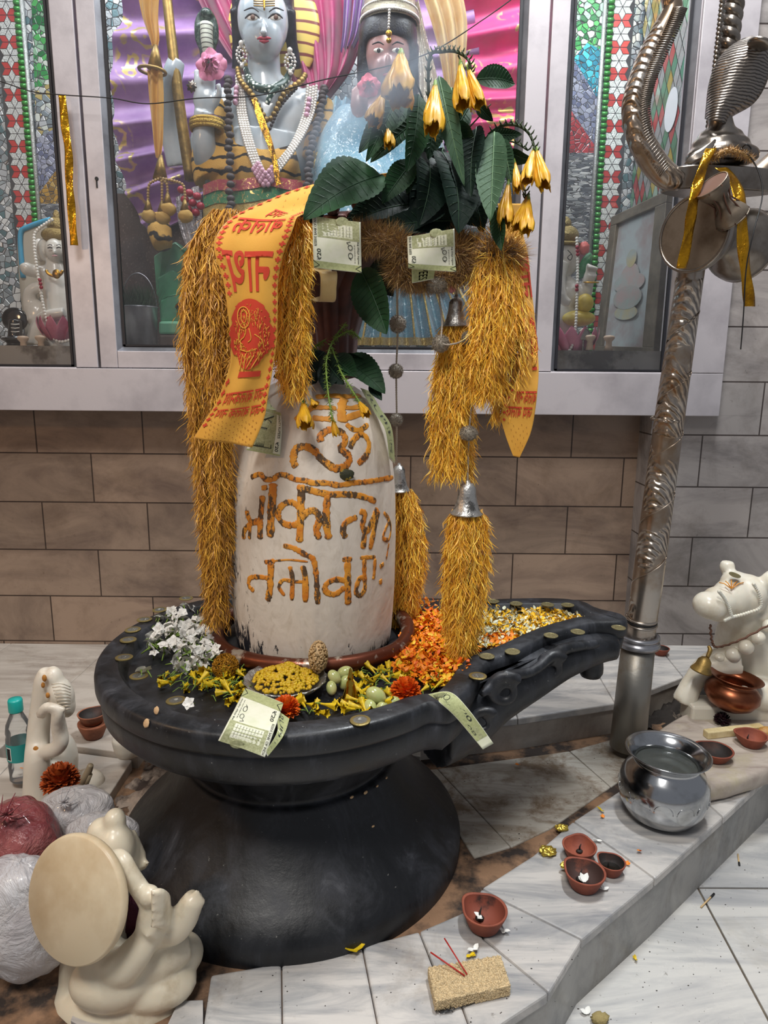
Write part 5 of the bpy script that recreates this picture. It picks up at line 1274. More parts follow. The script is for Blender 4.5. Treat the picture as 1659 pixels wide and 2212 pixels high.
# cobra coiled on the plate
cob = thing('metal_cobra', 'silver cobra figure with raised patterned hood coiled on the trident cross plate', 'serpent figure', atY(1560, 350, 1.25))
g = G()
for x, y, rx, r in ((1560, 338, 62, 15), (1556, 315, 48, 14), (1556, 296, 36, 12)):
    c = atY(x, y, 1.265); rr = pr(rx, c); g.tube([c + Vector((math.cos(a) * rr, math.sin(a) * rr * .75, 0)) for a in [2 * PI * i / 30 for i in range(30)]], pr(r, c), 10, closed=True)
ptube(g, [(1560, 300, 1.26, 30), (1555, 250, 1.255, 24), (1562, 215, 1.25, 20), (1580, 180, 1.25, 22)], n=14)
g.done('coiled_body', M_silver, cob, remesh=.0035)
def scales():
    m, nt, b = NM('snake_scale_silver'); v = texco(nt, scale=(1, 1, 1)); w = nt.nodes.new('ShaderNodeTexWave'); w.inputs['Scale'].default_value = 75; w.inputs['Distortion'].default_value = 3.5; w.bands_direction = 'Z'; nt.links.new(v, w.inputs[0])
    nt.links.new(mixc(nt, ramp(nt, w.outputs[0], [(.2, 0.), (.5, 1.)]), hexc('5a5450'), hexc('958d85')), b.inputs['Base Color']); b.inputs['Metallic'].default_value = .9; b.inputs['Roughness'].default_value = .32; bump(nt, b, w.outputs[0], .4, .002); return m
M_scale = scales()
hr = [(1548, 262, 16), (1556, 235, 22), (1580, 200, 44), (1597, 165, 50), (1612, 135, 44), (1628, 110, 30), (1640, 95, 16)]
cs = spl([Vector((a, b_, w)) for a, b_, w in hr], 6)
g = G()
def chf(u, v):
    q = cs[min(int(v * (len(cs) - 1)), len(cs) - 1)]; a = (u - .5) * 2
    return atY(q.x + q.z * a * .92, q.y + q.z * a * .42, 1.235 - .02 * v + .022 * a * a)
g.grid(chf, 20, len(cs) - 1, th=-.008); g.done('hood', M_scale, cob)
c = atY(1640, 97, 1.2); g = G(); g.lathe([(0, -.003), (.013, -.003), (.018, .0), (.018, .003), (.012, .005), (0, .005)], 24, M=Matrix.Translation(c) @ Matrix.Rotation(.3, 4, 'Y')); g.done('head_cap', M_silver, cob)
g = G(); l, r_ = (1476, 352), (1548, 300)
b_, _l = rows_fn([(atY(1478, 354, 1.215), atY(1480, 355, 1.215)), (atY(1492, 334, 1.21), atY(1504, 348, 1.205)), (atY(1515, 320, 1.21), atY(1530, 336, 1.205)), (atY(1544, 300, 1.22), atY(1548, 302, 1.22))]); g.grid(b_, 4, 16, th=.0015); g.done('leaf_finial', M_silver, cob)
# hour-glass drums
def drum(name, label, c, ax, R1, half, waist, m, face, cords=None):
    t = thing(name, label, 'drum', c); ax = Vector(ax).normalized(); q = ax.to_track_quat('Z', 'Y').to_matrix().to_4x4(); M = Matrix.Translation(c) @ q
    g = G(); g.lathe([(R1 * .97, -half), (R1, -half * .93), (R1 * .97, -half * .8), (R1 * .8, -half * .5), (waist, -half * .22), (waist * .93, 0), (waist, half * .22), (R1 * .8, half * .5), (R1 * .97, half * .8), (R1, half * .93), (R1 * .97, half)], 40, M=M, cap=False); g.done('body', m, t, smooth=60)
    for s_ in (-1, 1):
        g = G(); g.lathe([(0, s_ * half * .985), (R1 * .93, s_ * half * .985), (R1 * .95, s_ * half)], 40, M=M); g.done('drum_face', face, t, smooth=30)
        g = G(); g.tube([M @ Vector((R1 * .97 * math.cos(a), R1 * .97 * math.sin(a), s_ * half)) for a in [2 * PI * i / 36 for i in range(36)]], R1 * .045, 8, closed=True); g.done('rim', m, t)
    if cords:
        g = G()
        for k in range(cords): a = 2 * PI * k / cords; g.tube([M @ Vector((R1 * math.cos(a), R1 * math.sin(a), -half)), M @ Vector((waist * 1.15 * math.cos(a + .3), waist * 1.15 * math.sin(a + .3), 0)), M @ Vector((R1 * math.cos(a + .5), R1 * math.sin(a + .5), half))], .0013, 5)
        g.done('lacing', M_brown, t)
    return t
M_face = mat('tarnished_drum_face', '84786a', .4, .7, var=(14, '5e5040', .45, .7), bmp=(30, .15))
drum('large_drum', 'large silver hourglass drum mounted crosswise on the trident shaft', atY(1552, 518, 1.27), (-.82, -.6, .02), .062, .078, .03, M_silver, M_face)
drum('small_drum', 'small laced brown hourglass drum tied above the large silver drum', atY(1560, 436, 1.17), (-.65, -.25, .62), .026, .034, .012, M_face, M_brown, 8)
# ribbons and wire tied to the trident
M_gfoil = mat('gold_foil_ribbon', 'c8911e', .22, .85, var=(24, '8a5c14', .45, .65), bmp=(55, 1.0, .004))
def ribbon(name, label, l, w, m, cat='ribbon', tw=0.0):
    L = [(atY(x - w / 2, y, Y), atY(x + w / 2, y + tw, Y + .004)) for x, y, Y in l]; b_, _ = rows_fn(L, wav=lambda u, v: Vector((0, .002 * math.sin(22 * v + 4 * u), 0))); g = G(); g.grid(b_, 5, 50, th=.0004)
    return tag(g.done(name, m), label, cat)
ribbon('gold_ribbon', 'crumpled gold foil ribbon hanging across the face of the large drum', [(1536, 320, 1.19), (1512, 380, 1.17), (1497, 440, 1.16), (1488, 500, 1.17), (1472, 580, 1.18)], 22, M_gfoil)
ribbon('gold_ribbon', 'gold foil ribbon hanging at the right of the trident below the drums', [(1556, 362, 1.22), (1582, 385, 1.19), (1600, 440, 1.17), (1604, 520, 1.16), (1612, 600, 1.16), (1620, 662, 1.16)], 24, M_gfoil)
ribbon('gold_ribbon', 'long crumpled gold strip hanging on the left window stile from the black wire', [(134, 205, 1.74), (140, 270, 1.74), (148, 330, 1.74), (150, 400, 1.74), (155, 460, 1.74), (160, 530, 1.74)], 17, M_gfoil)
g = G(); P = spl(P3([(1535, 345, 1.2), (1570, 325, 1.19), (1600, 332, 1.19), (1625, 345, 1.2)]), 8); g.tube(P, .004, 6)
for p in P: fuzz(g, p, .004, 30, (.004, .010), .0006)
tag(g.done('tinsel_garland', M_tb, fixn=False), 'short gold tinsel tied over the trident cross plate', 'garland')
M_wire = mat('black_wire', '0c0c0e', .5)
g = G(); g.tube(spl(P3([(1600, 322, 1.2), (1612, 312, 1.19), (1622, 322, 1.19), (1610, 335, 1.19), (1600, 322, 1.19), (1625, 345, 1.19), (1643, 385, 1.18), (1646, 430, 1.17), (1628, 500, 1.15), (1612, 580, 1.15), (1606, 680, 1.15), (1600, 755, 1.15)]), 8), .0011, 6)
tag(g.done('thin_wire', M_wire), 'thin black wire dangling from the trident past the gold ribbon', 'wire')
g = G(); g.tube(spl(P3([(-60, 165, 1.735), (0, 176, 1.735), (70, 198, 1.735), (135, 205, 1.735), (240, 212, 1.735), (320, 224, 1.735), (430, 212, 1.735), (560, 206, 1.735), (700, 172, 1.735), (840, 142, 1.735), (940, 108, 1.735), (1050, 38, 1.735), (1130, -20, 1.735)]), 8), .0012, 6)
tag(g.done('long_wire', M_wire), 'thin black wire slung across the cabinet windows', 'wire')

# ---------------- things on the curb and ledge, right ----------------
pt = thing('steel_pot', 'round polished steel pot full of water on the curb corner', 'pot', (atZ(1425, 1762, ZC)))
c = ORG[pt.name]; M = Matrix.Translation(c) @ Matrix.Rotation(.03, 4, 'Y')
g = G(); g.lathe([(0, 0), (.045, 0), (.062, .011), (.074, .032), (.079, .056), (.0765, .078), (.067, .096), (.057, .105), (.0545, .109), (.058, .116), (.067, .124), (.0735, .129), (.074, .131), (.072, .131), (.065, .126), (.054, .114), (.052, .108), (.06, .095), (.07, .07), (.05, .01), (0, .006)], 72, M=M, cap=False); g.done('body', M_steel, pt)
g = G(); g.lathe([(0, .106), (.0528, .106)], 48, M=M, cap=False)
m, nt, b = NM('still_water'); b.inputs['Base Color'].default_value = (.55, .6, .55, 1); b.inputs['Roughness'].default_value = .02; b.inputs['Transmission Weight'].default_value = .9; b.inputs['IOR'].default_value = 1.33
g.done('water', m, pt)
g = G()
for k in range(13):
    a0 = 2 * PI * k / 13
    P = []
    for i in range(11):
        t = PI * i / 10; a = a0 - .2 * math.cos(t); z = .052 + .015 * math.sin(t); r = .0793 - abs(z - .057) * .25
        P.append(M @ Vector((r * math.cos(a), r * math.sin(a), z)))
    g.tube(P, .0009, 5)
g.done('petal_embossing', M_steel, pt)
def diya_mesh(r, h, sp_a=0.0, m=None, mi=None, inner=None, parent=None, c=(0, 0, 0), name='clay_bowl'):
    f = lambda a, k: 1 + (.22 * max(0, math.cos(a - sp_a)) ** 8 if k >= 3 and k <= 9 else 0) - (.06 * max(0, math.cos(a - sp_a - .5)) ** 6 + .06 * max(0, math.cos(a - sp_a + .5)) ** 6 if 3 <= k <= 9 else 0)
    g = G(); g.lathe([(0, 0), (r * .55, 0), (r * .66, h * .12), (r * .86, h * .6), (r * .98, h * .92), (r, h), (r * .95, h * 1.03), (r * .89, h * .98)], 44, M=Matrix.Translation(c), fn=f, cap=False); o = g.done(name, m or M_terra, parent)
    g = G(); g.lathe([(r * .89, h * .98), (r * .78, h * .6), (r * .5, h * .28), (0, h * .2)], 44, M=Matrix.Translation(c), fn=lambda a, k: f(a, 5 if k == 0 else 4 if k == 1 else 0), cap=False); g.done('bowl_inside', inner or M_terra, parent)
def diya(label, px, py, z, r, h, sp=0.0, inner=None, wick=True, oil=False, lab=None):
    c = atZ(px, py, z); t = thing('clay_lamp', label, 'oil lamp', c, None); diya_mesh(r, h, sp, None, None, inner, t, c)
    if wick:
        g = G(); w = c + Vector((math.cos(sp) * r * .25, math.sin(sp) * r * .25, h * .3)); g.ell(w, (r * .2, r * .17, h * .16), 10, 8, fn=lambda d: 1 + .2 * vnoise(d, 4)); g.tube([w, w + Vector((0, 0, h * .35)), w + Vector((.002, 0, h * .6))], [r * .07, r * .05, r * .02], 6); g.done('burnt_wick', M_soot, t)
    if oil: g = G(); g.lathe([(0, h * .45), (r * .66, h * .45)], 24, M=Matrix.Translation(c), cap=False); g.done('oil', M_oil, t)
    return t
diya('reddish clay lamp standing alone on the curb nearest the basin foot', 1045, 2003, ZC, .0335, .031, 2.3, mat('half_sooty_clay', '7c3c2a', .75, var=(14, '2a1a16', .48, .56)))
diya('reddish clay lamp at the back of the group of three on the curb', 1250, 1853, ZC, .0285, .024, 1.2, M_terra)
diya('sooty clay lamp at the front of the group of three, holding white petals', 1261, 1916, ZC, .0325, .029, 2.2, mat('sooty_clay_bowl', '3c2620', .75, var=(20, '7a4230', .5, .62)))
diya('small oil-filled clay lamp at the right of the group of three', 1319, 1886, ZC, .0225, .022, 2.2, M_soot, True, True)
ZT = ZC + .043
diya('blackened clay lamp on the stone slab behind the steel pot', 1543, 1640, ZT, .0345, .022, 2.4, M_soot, False)
diya('terracotta lamp with wick on the stone slab at the right edge', 1622, 1610, ZT, .0305, .025, 2.6, M_terra)
diya('small brown clay lamp on the rear ledge right of the trident', 1427, 1414, ZL, .0215, .019, 2.6, M_soot, False)
# rough stone slab
def rough_slab(): return marble('rough_slab_stone', 'b9ada0', '8a7a72', 'a59a70', 6, .5, .9, island=0, dirtf=(.5, .8))
g = G(); P = [atZ(x, y, ZT) for x, y in ((1388, 1618), (1410, 1585), (1450, 1555), (1520, 1520), (1578, 1514), (1660, 1530), (1740, 1560), (1790, 1610), (1740, 1640), (1680, 1655), (1630, 1672), (1570, 1690), (1520, 1696), (1480, 1680), (1440, 1665))]
P = spl(P, 5, True); n = len(P); cc = sum(P, Vector()) / n; vs = []
for k, (s_, z) in enumerate(((.0, 0), (.6, 0), (.93, 0), (.98, -.004), (1.0, -.012), (.995, -.024), (.96, -.036), (.9, -.043))):
    for i, p in enumerate(P):
        q = cc.lerp(p, s_) if k else cc.lerp(p, .05); w = .004 * vnoise(p, 40, k) if k > 2 else 0; vs.append(Vector((q.x + w, q.y + w, ZT + z)))
fs = [tuple(range(n))] + [(k * n + i, (k + 1) * n + i, (k + 1) * n + (i + 1) % n, k * n + (i + 1) % n) for k in range(7) for i in range(n)] + [tuple(7 * n + i for i in range(n))]
g.add(vs, fs); tag(g.done('stone_slab', [rough_slab()], bevel=0), 'rough round-cornered grinding stone slab on the curb behind the steel pot', 'stone slab')
marigold('dried_rose', 'dark dried rose on the stone slab', atZ(1560, 1556, ZT + .008), .017, mat('dried_rose_red', '2e0d18', .6, rnd=.4), 70)
A, B = atZ(1524, 1586, ZT + .008), atZ(1645, 1572, ZT + .008); d = (B - A); d.z = 0; g = G(); ln = d.length; M = Matrix.Translation(A) @ Matrix.Rotation(math.atan2(d.y, d.x), 4, 'Z')
g.box((0, -.009, -.008), (ln, .009, .008), M=M); tag(g.done('wooden_stick', mat('pale_wood', 'd8c79a', .6, var=(40, 'c0a66e', .4, .7)), smooth=False, bevel=.002), 'pale square wooden stick lying on the stone slab', 'stick')
g = G(); g.ell(atZ(1655, 1583, ZT + .012), (.018, .014, .013), 20, 14, fn=lambda d: 1 + .08 * vnoise(d, 5)); tag(g.done('sugar_lump', mat('jaggery', 'b88a4a', .5, var=(50, '8a5a28', .4, .6), bmp=(200, .5))), 'golden brown sugar lump beside the wooden stick at the right edge', 'lump')
# sesame brick and incense
c4_ = [atZ(x, y, ZC + .017) for x, y in ((926, 2090), (1080, 2064), (1101, 2128), (942, 2162))]; g = G(); P = []
for i in range(4):
    for t in range(8): P.append(c4_[i].lerp(c4_[(i + 1) % 4], t / 8))
P = [p + Vector((R.uniform(-.001, .001), R.uniform(-.001, .001), 0)) for p in P]
g.prism([(p.x, p.y) for p in P], ZC, ZC + .017)
def bil(u, v): return c4_[0].lerp(c4_[1], u).lerp(c4_[3].lerp(c4_[2], u), v)
for i in range(3600):
    if R.random() < .62: p = bil(R.random(), R.random()) + Vector((0, 0, R.uniform(-.0008, .0006)))
    else:
        u = R.choice((0, 1, R.random(), R.random())); v = 1 if u not in (0, 1) else R.random(); p = bil(u, v); p.z = ZC + R.uniform(.001, .017)
    a = R.uniform(0, 3); g.ell(p, (.0019, .0013, .0011), 5, 3, rot=Matrix.Rotation(a, 3, 'Z'))
tag(g.done('sesame_brick', mat('sesame_seeds', 'dcc397', .6, rnd=.4), smooth=True), 'rectangular slab of sesame brittle on the near curb', 'sweet')
M_inc = mat('red_incense_stick', 'a8231c', .6)
for A_, B_, lab in (((930, 2057), (1004, 2108), 'red incense stick lying leftmost on the sesame brittle'), ((960, 2027), (1009, 2105), 'red incense stick on the sesame brittle, the more upright of the two')):
    a, b_ = atZ(A_[0], A_[1], ZC + .03), atZ(B_[0], B_[1], ZC + .0195); g = G(); g.tube([a, b_], .0011, 6); tag(g.done('incense_stick', M_inc), lab, 'incense stick', 'incense sticks on the sesame brittle')
g = G(); c = atZ(955, 2182, ZC + .002); g.tube(spl([c + Vector((.01 * math.cos(i * 1.7) + .002 * i * .3, .005 * math.sin(i * 2.3), .001 * (i % 3))) for i in range(14)] + [c + Vector((.03, .006, 0)), c + Vector((.045, .012, 0))], 5), .0005, 4); tag(g.done('black_thread', M_wire), 'loose coil of black thread in front of the sesame brittle', 'thread')
M_match = mat('match_wood', 'c9ab7c', .7)
for a, b_, lab in (((1514, 1960), (1541, 1932), 'burnt matchstick on the floor tile joint'), ((1594, 1845), (1597, 1868), 'second burnt matchstick farther up on the floor tile')):
    A, B = atZ(*a, .002), atZ(*b_, .002); g = G(); g.tube([A, B], .0015, 5); o = g.done('matchstick', M_match); tag(o, lab, 'matchstick'); g = G(); E = B if a[0] < 1550 else B; g.tube([A.lerp(B, .78), E + (B - A) * .06], .0019, 6); g.done('burnt_tip', M_black, o)
# wrappers and stray petals
def crumple(g, c, r, n=12, fl=.5, seed=0, mi=0): g.ell(c, (r, r * .7, r * fl), n * 2, n, mi, fn=lambda d: 1 + .55 * abs(vnoise(d, 3.2, seed)) - .3 * abs(vnoise(d, 7, seed + 2)))
M_gw = mat('gold_sweet_wrapper', 'c9ae4c', .25, .8, bmp=(80, .8, .004))
for px, py, r, z, lab in ((1183, 1838, .014, ZC + .006, 'crumpled gold wrapper left of the three clay lamps'), (1213, 1788, .011, ZC + .004, 'torn yellow wrapper scrap behind the three clay lamps'), (1226, 1870, .011, ZC + .012, 'gold wrapper wedged between the front and back clay lamps')):
    g = G(); crumple(g, atZ(px, py, z), r, 10, .45, int(px)); tag(g.done('wrapper', M_gw, smooth=False), lab, 'wrapper')
for px, py, z, m, L, lab in ((765, 2052, ZC + .004, M_pety, .016, 'withered yellow flower on the curb edge at the basin foot'), (412, 2134, ZC + .003, M_pety, .01, 'yellow petal beside the near left statue'), (1120, 1653, ZC, M_peto, .008, 'orange petal on the stained marble under the spout'), (1300, 1751, ZC + .002, M_pety, .01, 'yellow petal left of the steel pot'), (1303, 1766, ZC + .002, M_peto, .007, 'small orange petal left of the steel pot'),
        (1384, 1838, ZC + .002, M_peto, .008, 'orange petal on the curb in front of the steel pot'), (1355, 1868, ZC + .002, M_peto, .008, 'orange petal beside the small oil-filled lamp'), (1288, 1815, ZC + .002, M_petw, .01, 'white petal behind the three clay lamps'), (1025, 2052, ZC + .002, M_petw, .012, 'white petal above the sesame brittle'), (1016, 2063, ZC + .002, M_pety, .009, 'yellow petal above the sesame brittle'), (1088, 2010, ZC + .003, M_petw, .01, 'white petal right of the lone clay lamp'),
        (1305, 1922, ZC + .002, M_petw, .009, 'white petal right of the front clay lamp'), (1262, 1905, ZC + .02, M_petw, .014, 'white petal lying in the front clay lamp'), (1040, 1982, ZC + .014, M_petw, .012, 'white petal lying in the lone clay lamp'), (1373, 2072, .002, M_pety, .007, 'yellow petal on the floor below the curb'), (1268, 2190, .002, M_petw, .012, 'white petal on the floor at the bottom edge'), (50, 1660, ZP, M_peto, .006, 'orange petal on the left platform'), (240, 1545, ZP, M_peto, .008, 'orange petal beside the stacked clay lamps')):
    g = G(); c = atZ(px, py, z + .001)
    for k in range(3): petal(g, L * R.uniform(.7, 1.1), L * .33, rotm(R.uniform(0, 6), R.uniform(0, .6), c), cup=.2)
    tag(g.done('stray_petal', m, fixn=False), lab, 'petal')
g = G(); crumple(g, atZ(1296, 2200, .006), .012, 12, .6, 4); tag(g.done('crumb', mat('dry_clump', '9a8a5a', .8, bmp=(200, .8))), 'small dry brown clump on the floor at the bottom edge', 'debris')
g = G()
for _ in range(260):
    x, y = R.choice((( R.uniform(900, 1400), R.uniform(1620, 1860)), (R.uniform(400, 1250), R.uniform(1930, 2210)), (R.uniform(1300, 1659), R.uniform(1850, 2212))))
    z = ZC - .003 if y < 1860 and x < 1400 else None
    if z is None: z = ZC + .0005 if x < 1250 else .0005
    c = atZ(x, y, z); r = R.uniform(.0003, .0009); g.ell(c, (r * R.uniform(1, 2.2), r, r * .5), 5, 3)
tag(g.done('specks', mat('dirt_specks', '2c241e', .9, rnd=.6)), 'tiny dark specks of ash and dirt strewn over the marble', 'dirt', kind='stuff')

# copper pot by the bull
cp = thing('copper_pot', 'small round copper pot with a flared rim beside the marble bull', 'pot', atZ(1574, 1530, ZL)); c = ORG[cp.name]; k = pr(1, c)
g = G(); g.lathe([(0, 0), (25 * k, 0), (45 * k, .012), (56 * k, .03), (55 * k, .046), (44 * k, .058), (38 * k, .062), (42 * k, .068), (53 * k, .074), (55 * k, .076), (52 * k, .076), (38 * k, .067), (34 * k, .06), (44 * k, .045), (30 * k, .01), (0, .008)], 56, M=Matrix.Translation(c) @ Matrix.Rotation(.12, 4, 'Y'), cap=False); g.done('body', M_copper, cp)
# marble bull
bull = thing('marble_bull', 'white marble bull statue with a roped neck facing left at the right edge', 'statue', atY(1600, 1520, 1.52))
g = G(); Yh = 1.46
pell(g, 1533, 1308, Yh - .015, 36, 30, 36, .3); pell(g, 1552, 1300, Yh, 36, 34, 36); pell(g, 1580, 1290, Yh + .01, 40, 42, 42); pell(g, 1612, 1285, Yh + .02, 42, 46, 46); pell(g, 1590, 1258, Yh + .03, 32, 24, 34); pell(g, 1640, 1300, Yh + .05, 40, 46, 46)
pell(g, 1548, 1325, Yh, 30, 16, 30); ptube(g, [(1575, 1268, Yh + .06, 12), (1573, 1240, Yh + .06, 12), (1571, 1224, Yh + .06, 17), (1572, 1212, Yh + .06, 12)], sm=3); ptube(g, [(1640, 1270, Yh + .01, 14), (1672, 1250, Yh, 22), (1700, 1255, Yh, 20)])
ptube(g, [(1625, 1300, Yh + .05, 50), (1620, 1360, Yh + .08, 66), (1640, 1430, Yh + .12, 96), (1680, 1480, Yh + .16, 105)], n=18, sm=5); pell(g, 1720, 1440, Yh + .2, 120, 110, 110)
ptube(g, [(1580, 1430, Yh + .05, 44), (1530, 1440, Yh + .04, 28), (1500, 1470, Yh + .03, 22), (1484, 1500, Yh + .02, 24), (1478, 1514, Yh + .02, 26)]); pell(g, 1640, 1500, Yh - .0, 46, 34, 40); pell(g, 1660, 1420, Yh + .06, 50, 60, 50)
g.done('body', M_marbstat, bull, remesh=.004)
g = G(); A = atZ(1462, 1512, ZL); g.box((A.x + .02, 1.435, ZL - .05), (A.x + .5, 1.50, ZL + .002)); g.done('plinth', M_marbstat, bull, smooth=False, bevel=.006)
g = G()
for x, y, Y, r in ((1553, 1424, Yh + .03, 14), (1583, 1414, Yh + .02, 16), (1612, 1398, Yh + .0, 16), (1638, 1378, Yh - .01, 15), (1660, 1352, Yh - .01, 14)): pell(g, x, y, Y, r, r, r)
g.done('carved_bead', M_marbstat, bull)
for l in ([(1553, 1278), (1563, 1290), (1573, 1308), (1580, 1330)], [(1628, 1262), (1640, 1285), (1642, 1312), (1612, 1325), (1582, 1333)], [(1566, 1340), (1582, 1332)]):
    g = G(); P = spl([Vector((x, y, 0)) for x, y in l], 6)
    for i, q in enumerate(P): 
        c = atY(q.x, q.y, Yh - .045 + .0006 * (q.x - 1553) * .2); g.ell(c, pr(4, c), 8, 6)
    g.done('carved_bridle', M_marbstat, bull)
pell_ = G(); pell(pell_, 1601, 1296, Yh - .022, 9, 6, 5); pell_.done('eye', M_marbstat2, bull)
for dx in (-26, -13, 0, 13, 26):
    g = G(); g.tube([atY(1580, 1272, Yh - .024), atY(1580 + dx * .6, 1258 - abs(dx) * -.1, Yh - .016), atY(1580 + dx, 1252 + abs(dx) * .25, Yh - .008)], .0012, 5); g.done('painted_mark', M_orange2, bull)
g = G(); g.tube([p + Vector((.0015 * math.sin(i * 1.3), .0015 * math.cos(i * 1.3), 0)) for i, p in enumerate(spl(P3([(1534, 1350, Yh - .02), (1538, 1385, Yh - .01), (1550, 1398, Yh - .01), (1600, 1382, Yh - .05), (1670, 1345, Yh - .06)]), 16))], .0024, 6); tag(g.done('twisted_cord', mat('brown_cord', '6a4a3a', .8, bmp=(400, .8))), 'twisted brown cord hung round the neck of the marble bull', 'cord')
bb = thing('brass_bell', 'small dull brass bell hanging from the cord on the marble bull', 'bell', atY(1520, 1452, Yh - .03)); g = G(); c = atY(1526, 1418, Yh - .03); k = pr(1, c)
g.lathe([(0, 0), (8 * k, -3 * k), (14 * k, -10 * k), (16 * k, -22 * k), (22 * k, -32 * k), (23 * k, -35 * k), (18 * k, -33 * k), (0, -14 * k)], 24, M=Matrix.Translation(c) @ Matrix.Rotation(.25, 4, 'Y')); g.done('bell_body', M_goldmatt, bb); g = G(); ptube(g, [(1528, 1420, Yh - .03, 4), (1534, 1404, Yh - .025, 5), (1530, 1395, Yh - .02, 3)]); g.done('loop', M_goldmatt, bb)
o = dup(c5, atY(1587, 1243, Yh - .005), (.25, -.1, 1), 'dull coin balanced on the head of the marble bull'); o['group'] = 'coins along the basin rim'; del o['group']
# dark rocky mortar under the ledge by the bull
g = G(); a = atZ(1395, 1600, ZC); g.grid(lambda u, v: (a.x + .02 + u * .28, a.y + .06 + v * .2, ZC - .01 + .05 * v + .02 * vnoise((u * 6, v * 6, 0), 2)), 30, 30); tag(g.done('mortar_heap', mat('sooty_mortar', '2a2420', .9, var=(30, '8a7a6a', .6, .72), bmp=(60, .9, .004))), 'dark grimy mortar piled between trident sleeve and marble bull', 'mortar', kind='stuff')
# ---------------- things on the left ----------------
bo = thing('water_bottle', 'clear plastic water bottle with teal cap and label behind the standing marble figure', 'bottle', atZ(50, 1682, ZP)); c = ORG[bo.name]; k = pr(1, c)
M = Matrix.Translation(c); M_pet = glassm('clear_plastic', .06, (.97, .99, .99), 1.35)
g = G(); g.lathe([(0, 0), (22 * k, 0), (26 * k, 6 * k), (25 * k, 14 * k), (26 * k, 40 * k), (24.5 * k, 44 * k), (26 * k, 50 * k), (26 * k, 100 * k), (24 * k, 106 * k), (25.5 * k, 112 * k), (23 * k, 130 * k), (15 * k, 148 * k), (12 * k, 156 * k), (12 * k, 166 * k)], 36, M=M, cap=False); g.done('bottle_body', M_pet, bo)
g = G(); g.lathe([(26.4 * k, 52 * k), (26.4 * k, 92 * k)], 36, M=M, cap=False); g.done('label', mat('teal_label', '1f8a86', .5), bo)
g = G(); a0 = math.radians(235)
for i in range(10): a = a0 + i * .035; g.box((0, -.0004, 0), (.0006, .0004, 26 * k), M=M @ Matrix.Translation((26.8 * k * math.cos(a), 26.8 * k * math.sin(a), 58 * k)))
g.done('barcode', M_black, bo, smooth=False); g = G(); g.grid(lambda u, v: c + Vector((26.6 * k * math.cos(a0 - .05 + .45 * u), 26.6 * k * math.sin(a0 - .05 + .45 * u), (56 + 30 * v) * k)), 6, 2); g.done('barcode_field', M_white, bo)
g = G(); g.lathe([(0, 158 * k), (14 * k, 158 * k), (14.5 * k, 160 * k), (14.5 * k, 182 * k), (13 * k, 186 * k), (0, 187 * k)], 36, M=M, fn=lambda a, q: 1 + .02 * math.sin(36 * a)); g.done('cap', mat('teal_plastic', '159a92', .35), bo)
# two stacked clay lamps
M_terl = mat('brown_clay', '8a5238', .75, var=(22, '5c3424', .45, .7), bmp=(100, .3))
c = atZ(203, 1592, ZP); k = pr(1, c)
t = thing('clay_lamp', 'lower brown clay cup carrying another lamp, standing on the left platform', 'oil lamp', c); g = G(); g.lathe([(0, 0), (17 * k, 0), (20 * k, 4 * k), (27 * k, 20 * k), (31 * k, 32 * k), (31 * k, 36 * k), (27 * k, 34 * k), (0, 28 * k)], 36, M=Matrix.Translation(c)); g.done('cup', M_terl, t)
c2 = c + Vector((0, 0, 33 * k)); t = thing('clay_lamp', 'sooty brown clay lamp sitting on top of another clay cup on the left', 'oil lamp', c2); diya_mesh(30 * k, 24 * k, 1.2, M_terl, None, M_soot, t, c2)
# standing marble figure seen from behind
st = thing('marble_figure', 'weathered white marble kneeling figure with a raised arm beside the water bottle', 'statue', atY(110, 1740, 1.16)); Y0 = 1.16
g = G()
ptube(g, [(104, 1447, Y0 + .03, 16), (98, 1470, Y0 + .03, 23), (88, 1530, Y0 + .03, 22), (82, 1600, Y0 + .02, 24), (80, 1640, Y0, 26), (82, 1690, Y0, 30), (84, 1745, Y0, 34)], n=16, sm=4)
pell(g, 132, 1500, Y0 + .03, 26, 42, 30, -.25); pell(g, 145, 1525, Y0 + .03, 17, 26, 22); pell(g, 118, 1465, Y0 + .03, 18, 28, 22, -.3)
ptube(g, [(88, 1545, Y0 - .01, 12), (104, 1527, Y0 - .02, 12), (140, 1537, Y0 - .02, 9)]); ptube(g, [(136, 1538, Y0 - .02, 9), (126, 1545, Y0 - .02, 14), (128, 1575, Y0 - .01, 17), (132, 1600, Y0 - .01, 17), (120, 1618, Y0 - .01, 17), (92, 1625, Y0, 16)])
pell(g, 140, 1640, Y0 + .05, 26, 62, 34); pell(g, 118, 1690, Y0 + .02, 34, 50, 34); pell(g, 190, 1690, Y0 + .06, 36, 30, 30); pell(g, 150, 1720, Y0 + .03, 50, 30, 40)
g.done('body', M_marbstat2, st, remesh=.0035)
g = G()
for i in range(9): ptube(g, [(112 + i * 2, 1478 + i * 7, Y0 - .002 + i * .001, 1.4), (132 + i * 1.5, 1476 + i * 7, Y0 - .008, 1.6), (152, 1484 + i * 6, Y0 + .006, 1.2)], n=5)
g.done('carved_hair', M_marbstat2, st)
for x, y, r, yy in ((96, 1465, 5, 0), (93, 1480, 4, 0), (103, 1502, 4, 0), (78, 1622, 7, -.012)): g = G(); pell(g, x, y, Y0 + .006 + yy, r, r * 1.6, 4); g.done('orange_stain', mat('orange_powder', 'a8702c', .8), st)
g = G(); ptube(g, [(196, 1652, Y0 + .0, 6), (190, 1668, Y0, 8), (172, 1700, Y0, 7)]); ptube(g, [(194, 1672, Y0 + .0, 6), (184, 1700, Y0, 5)]); g.done('broken_fingers', mat('stained_marble_chip', '8e8068', .5, bmp=(60, .3)), st)
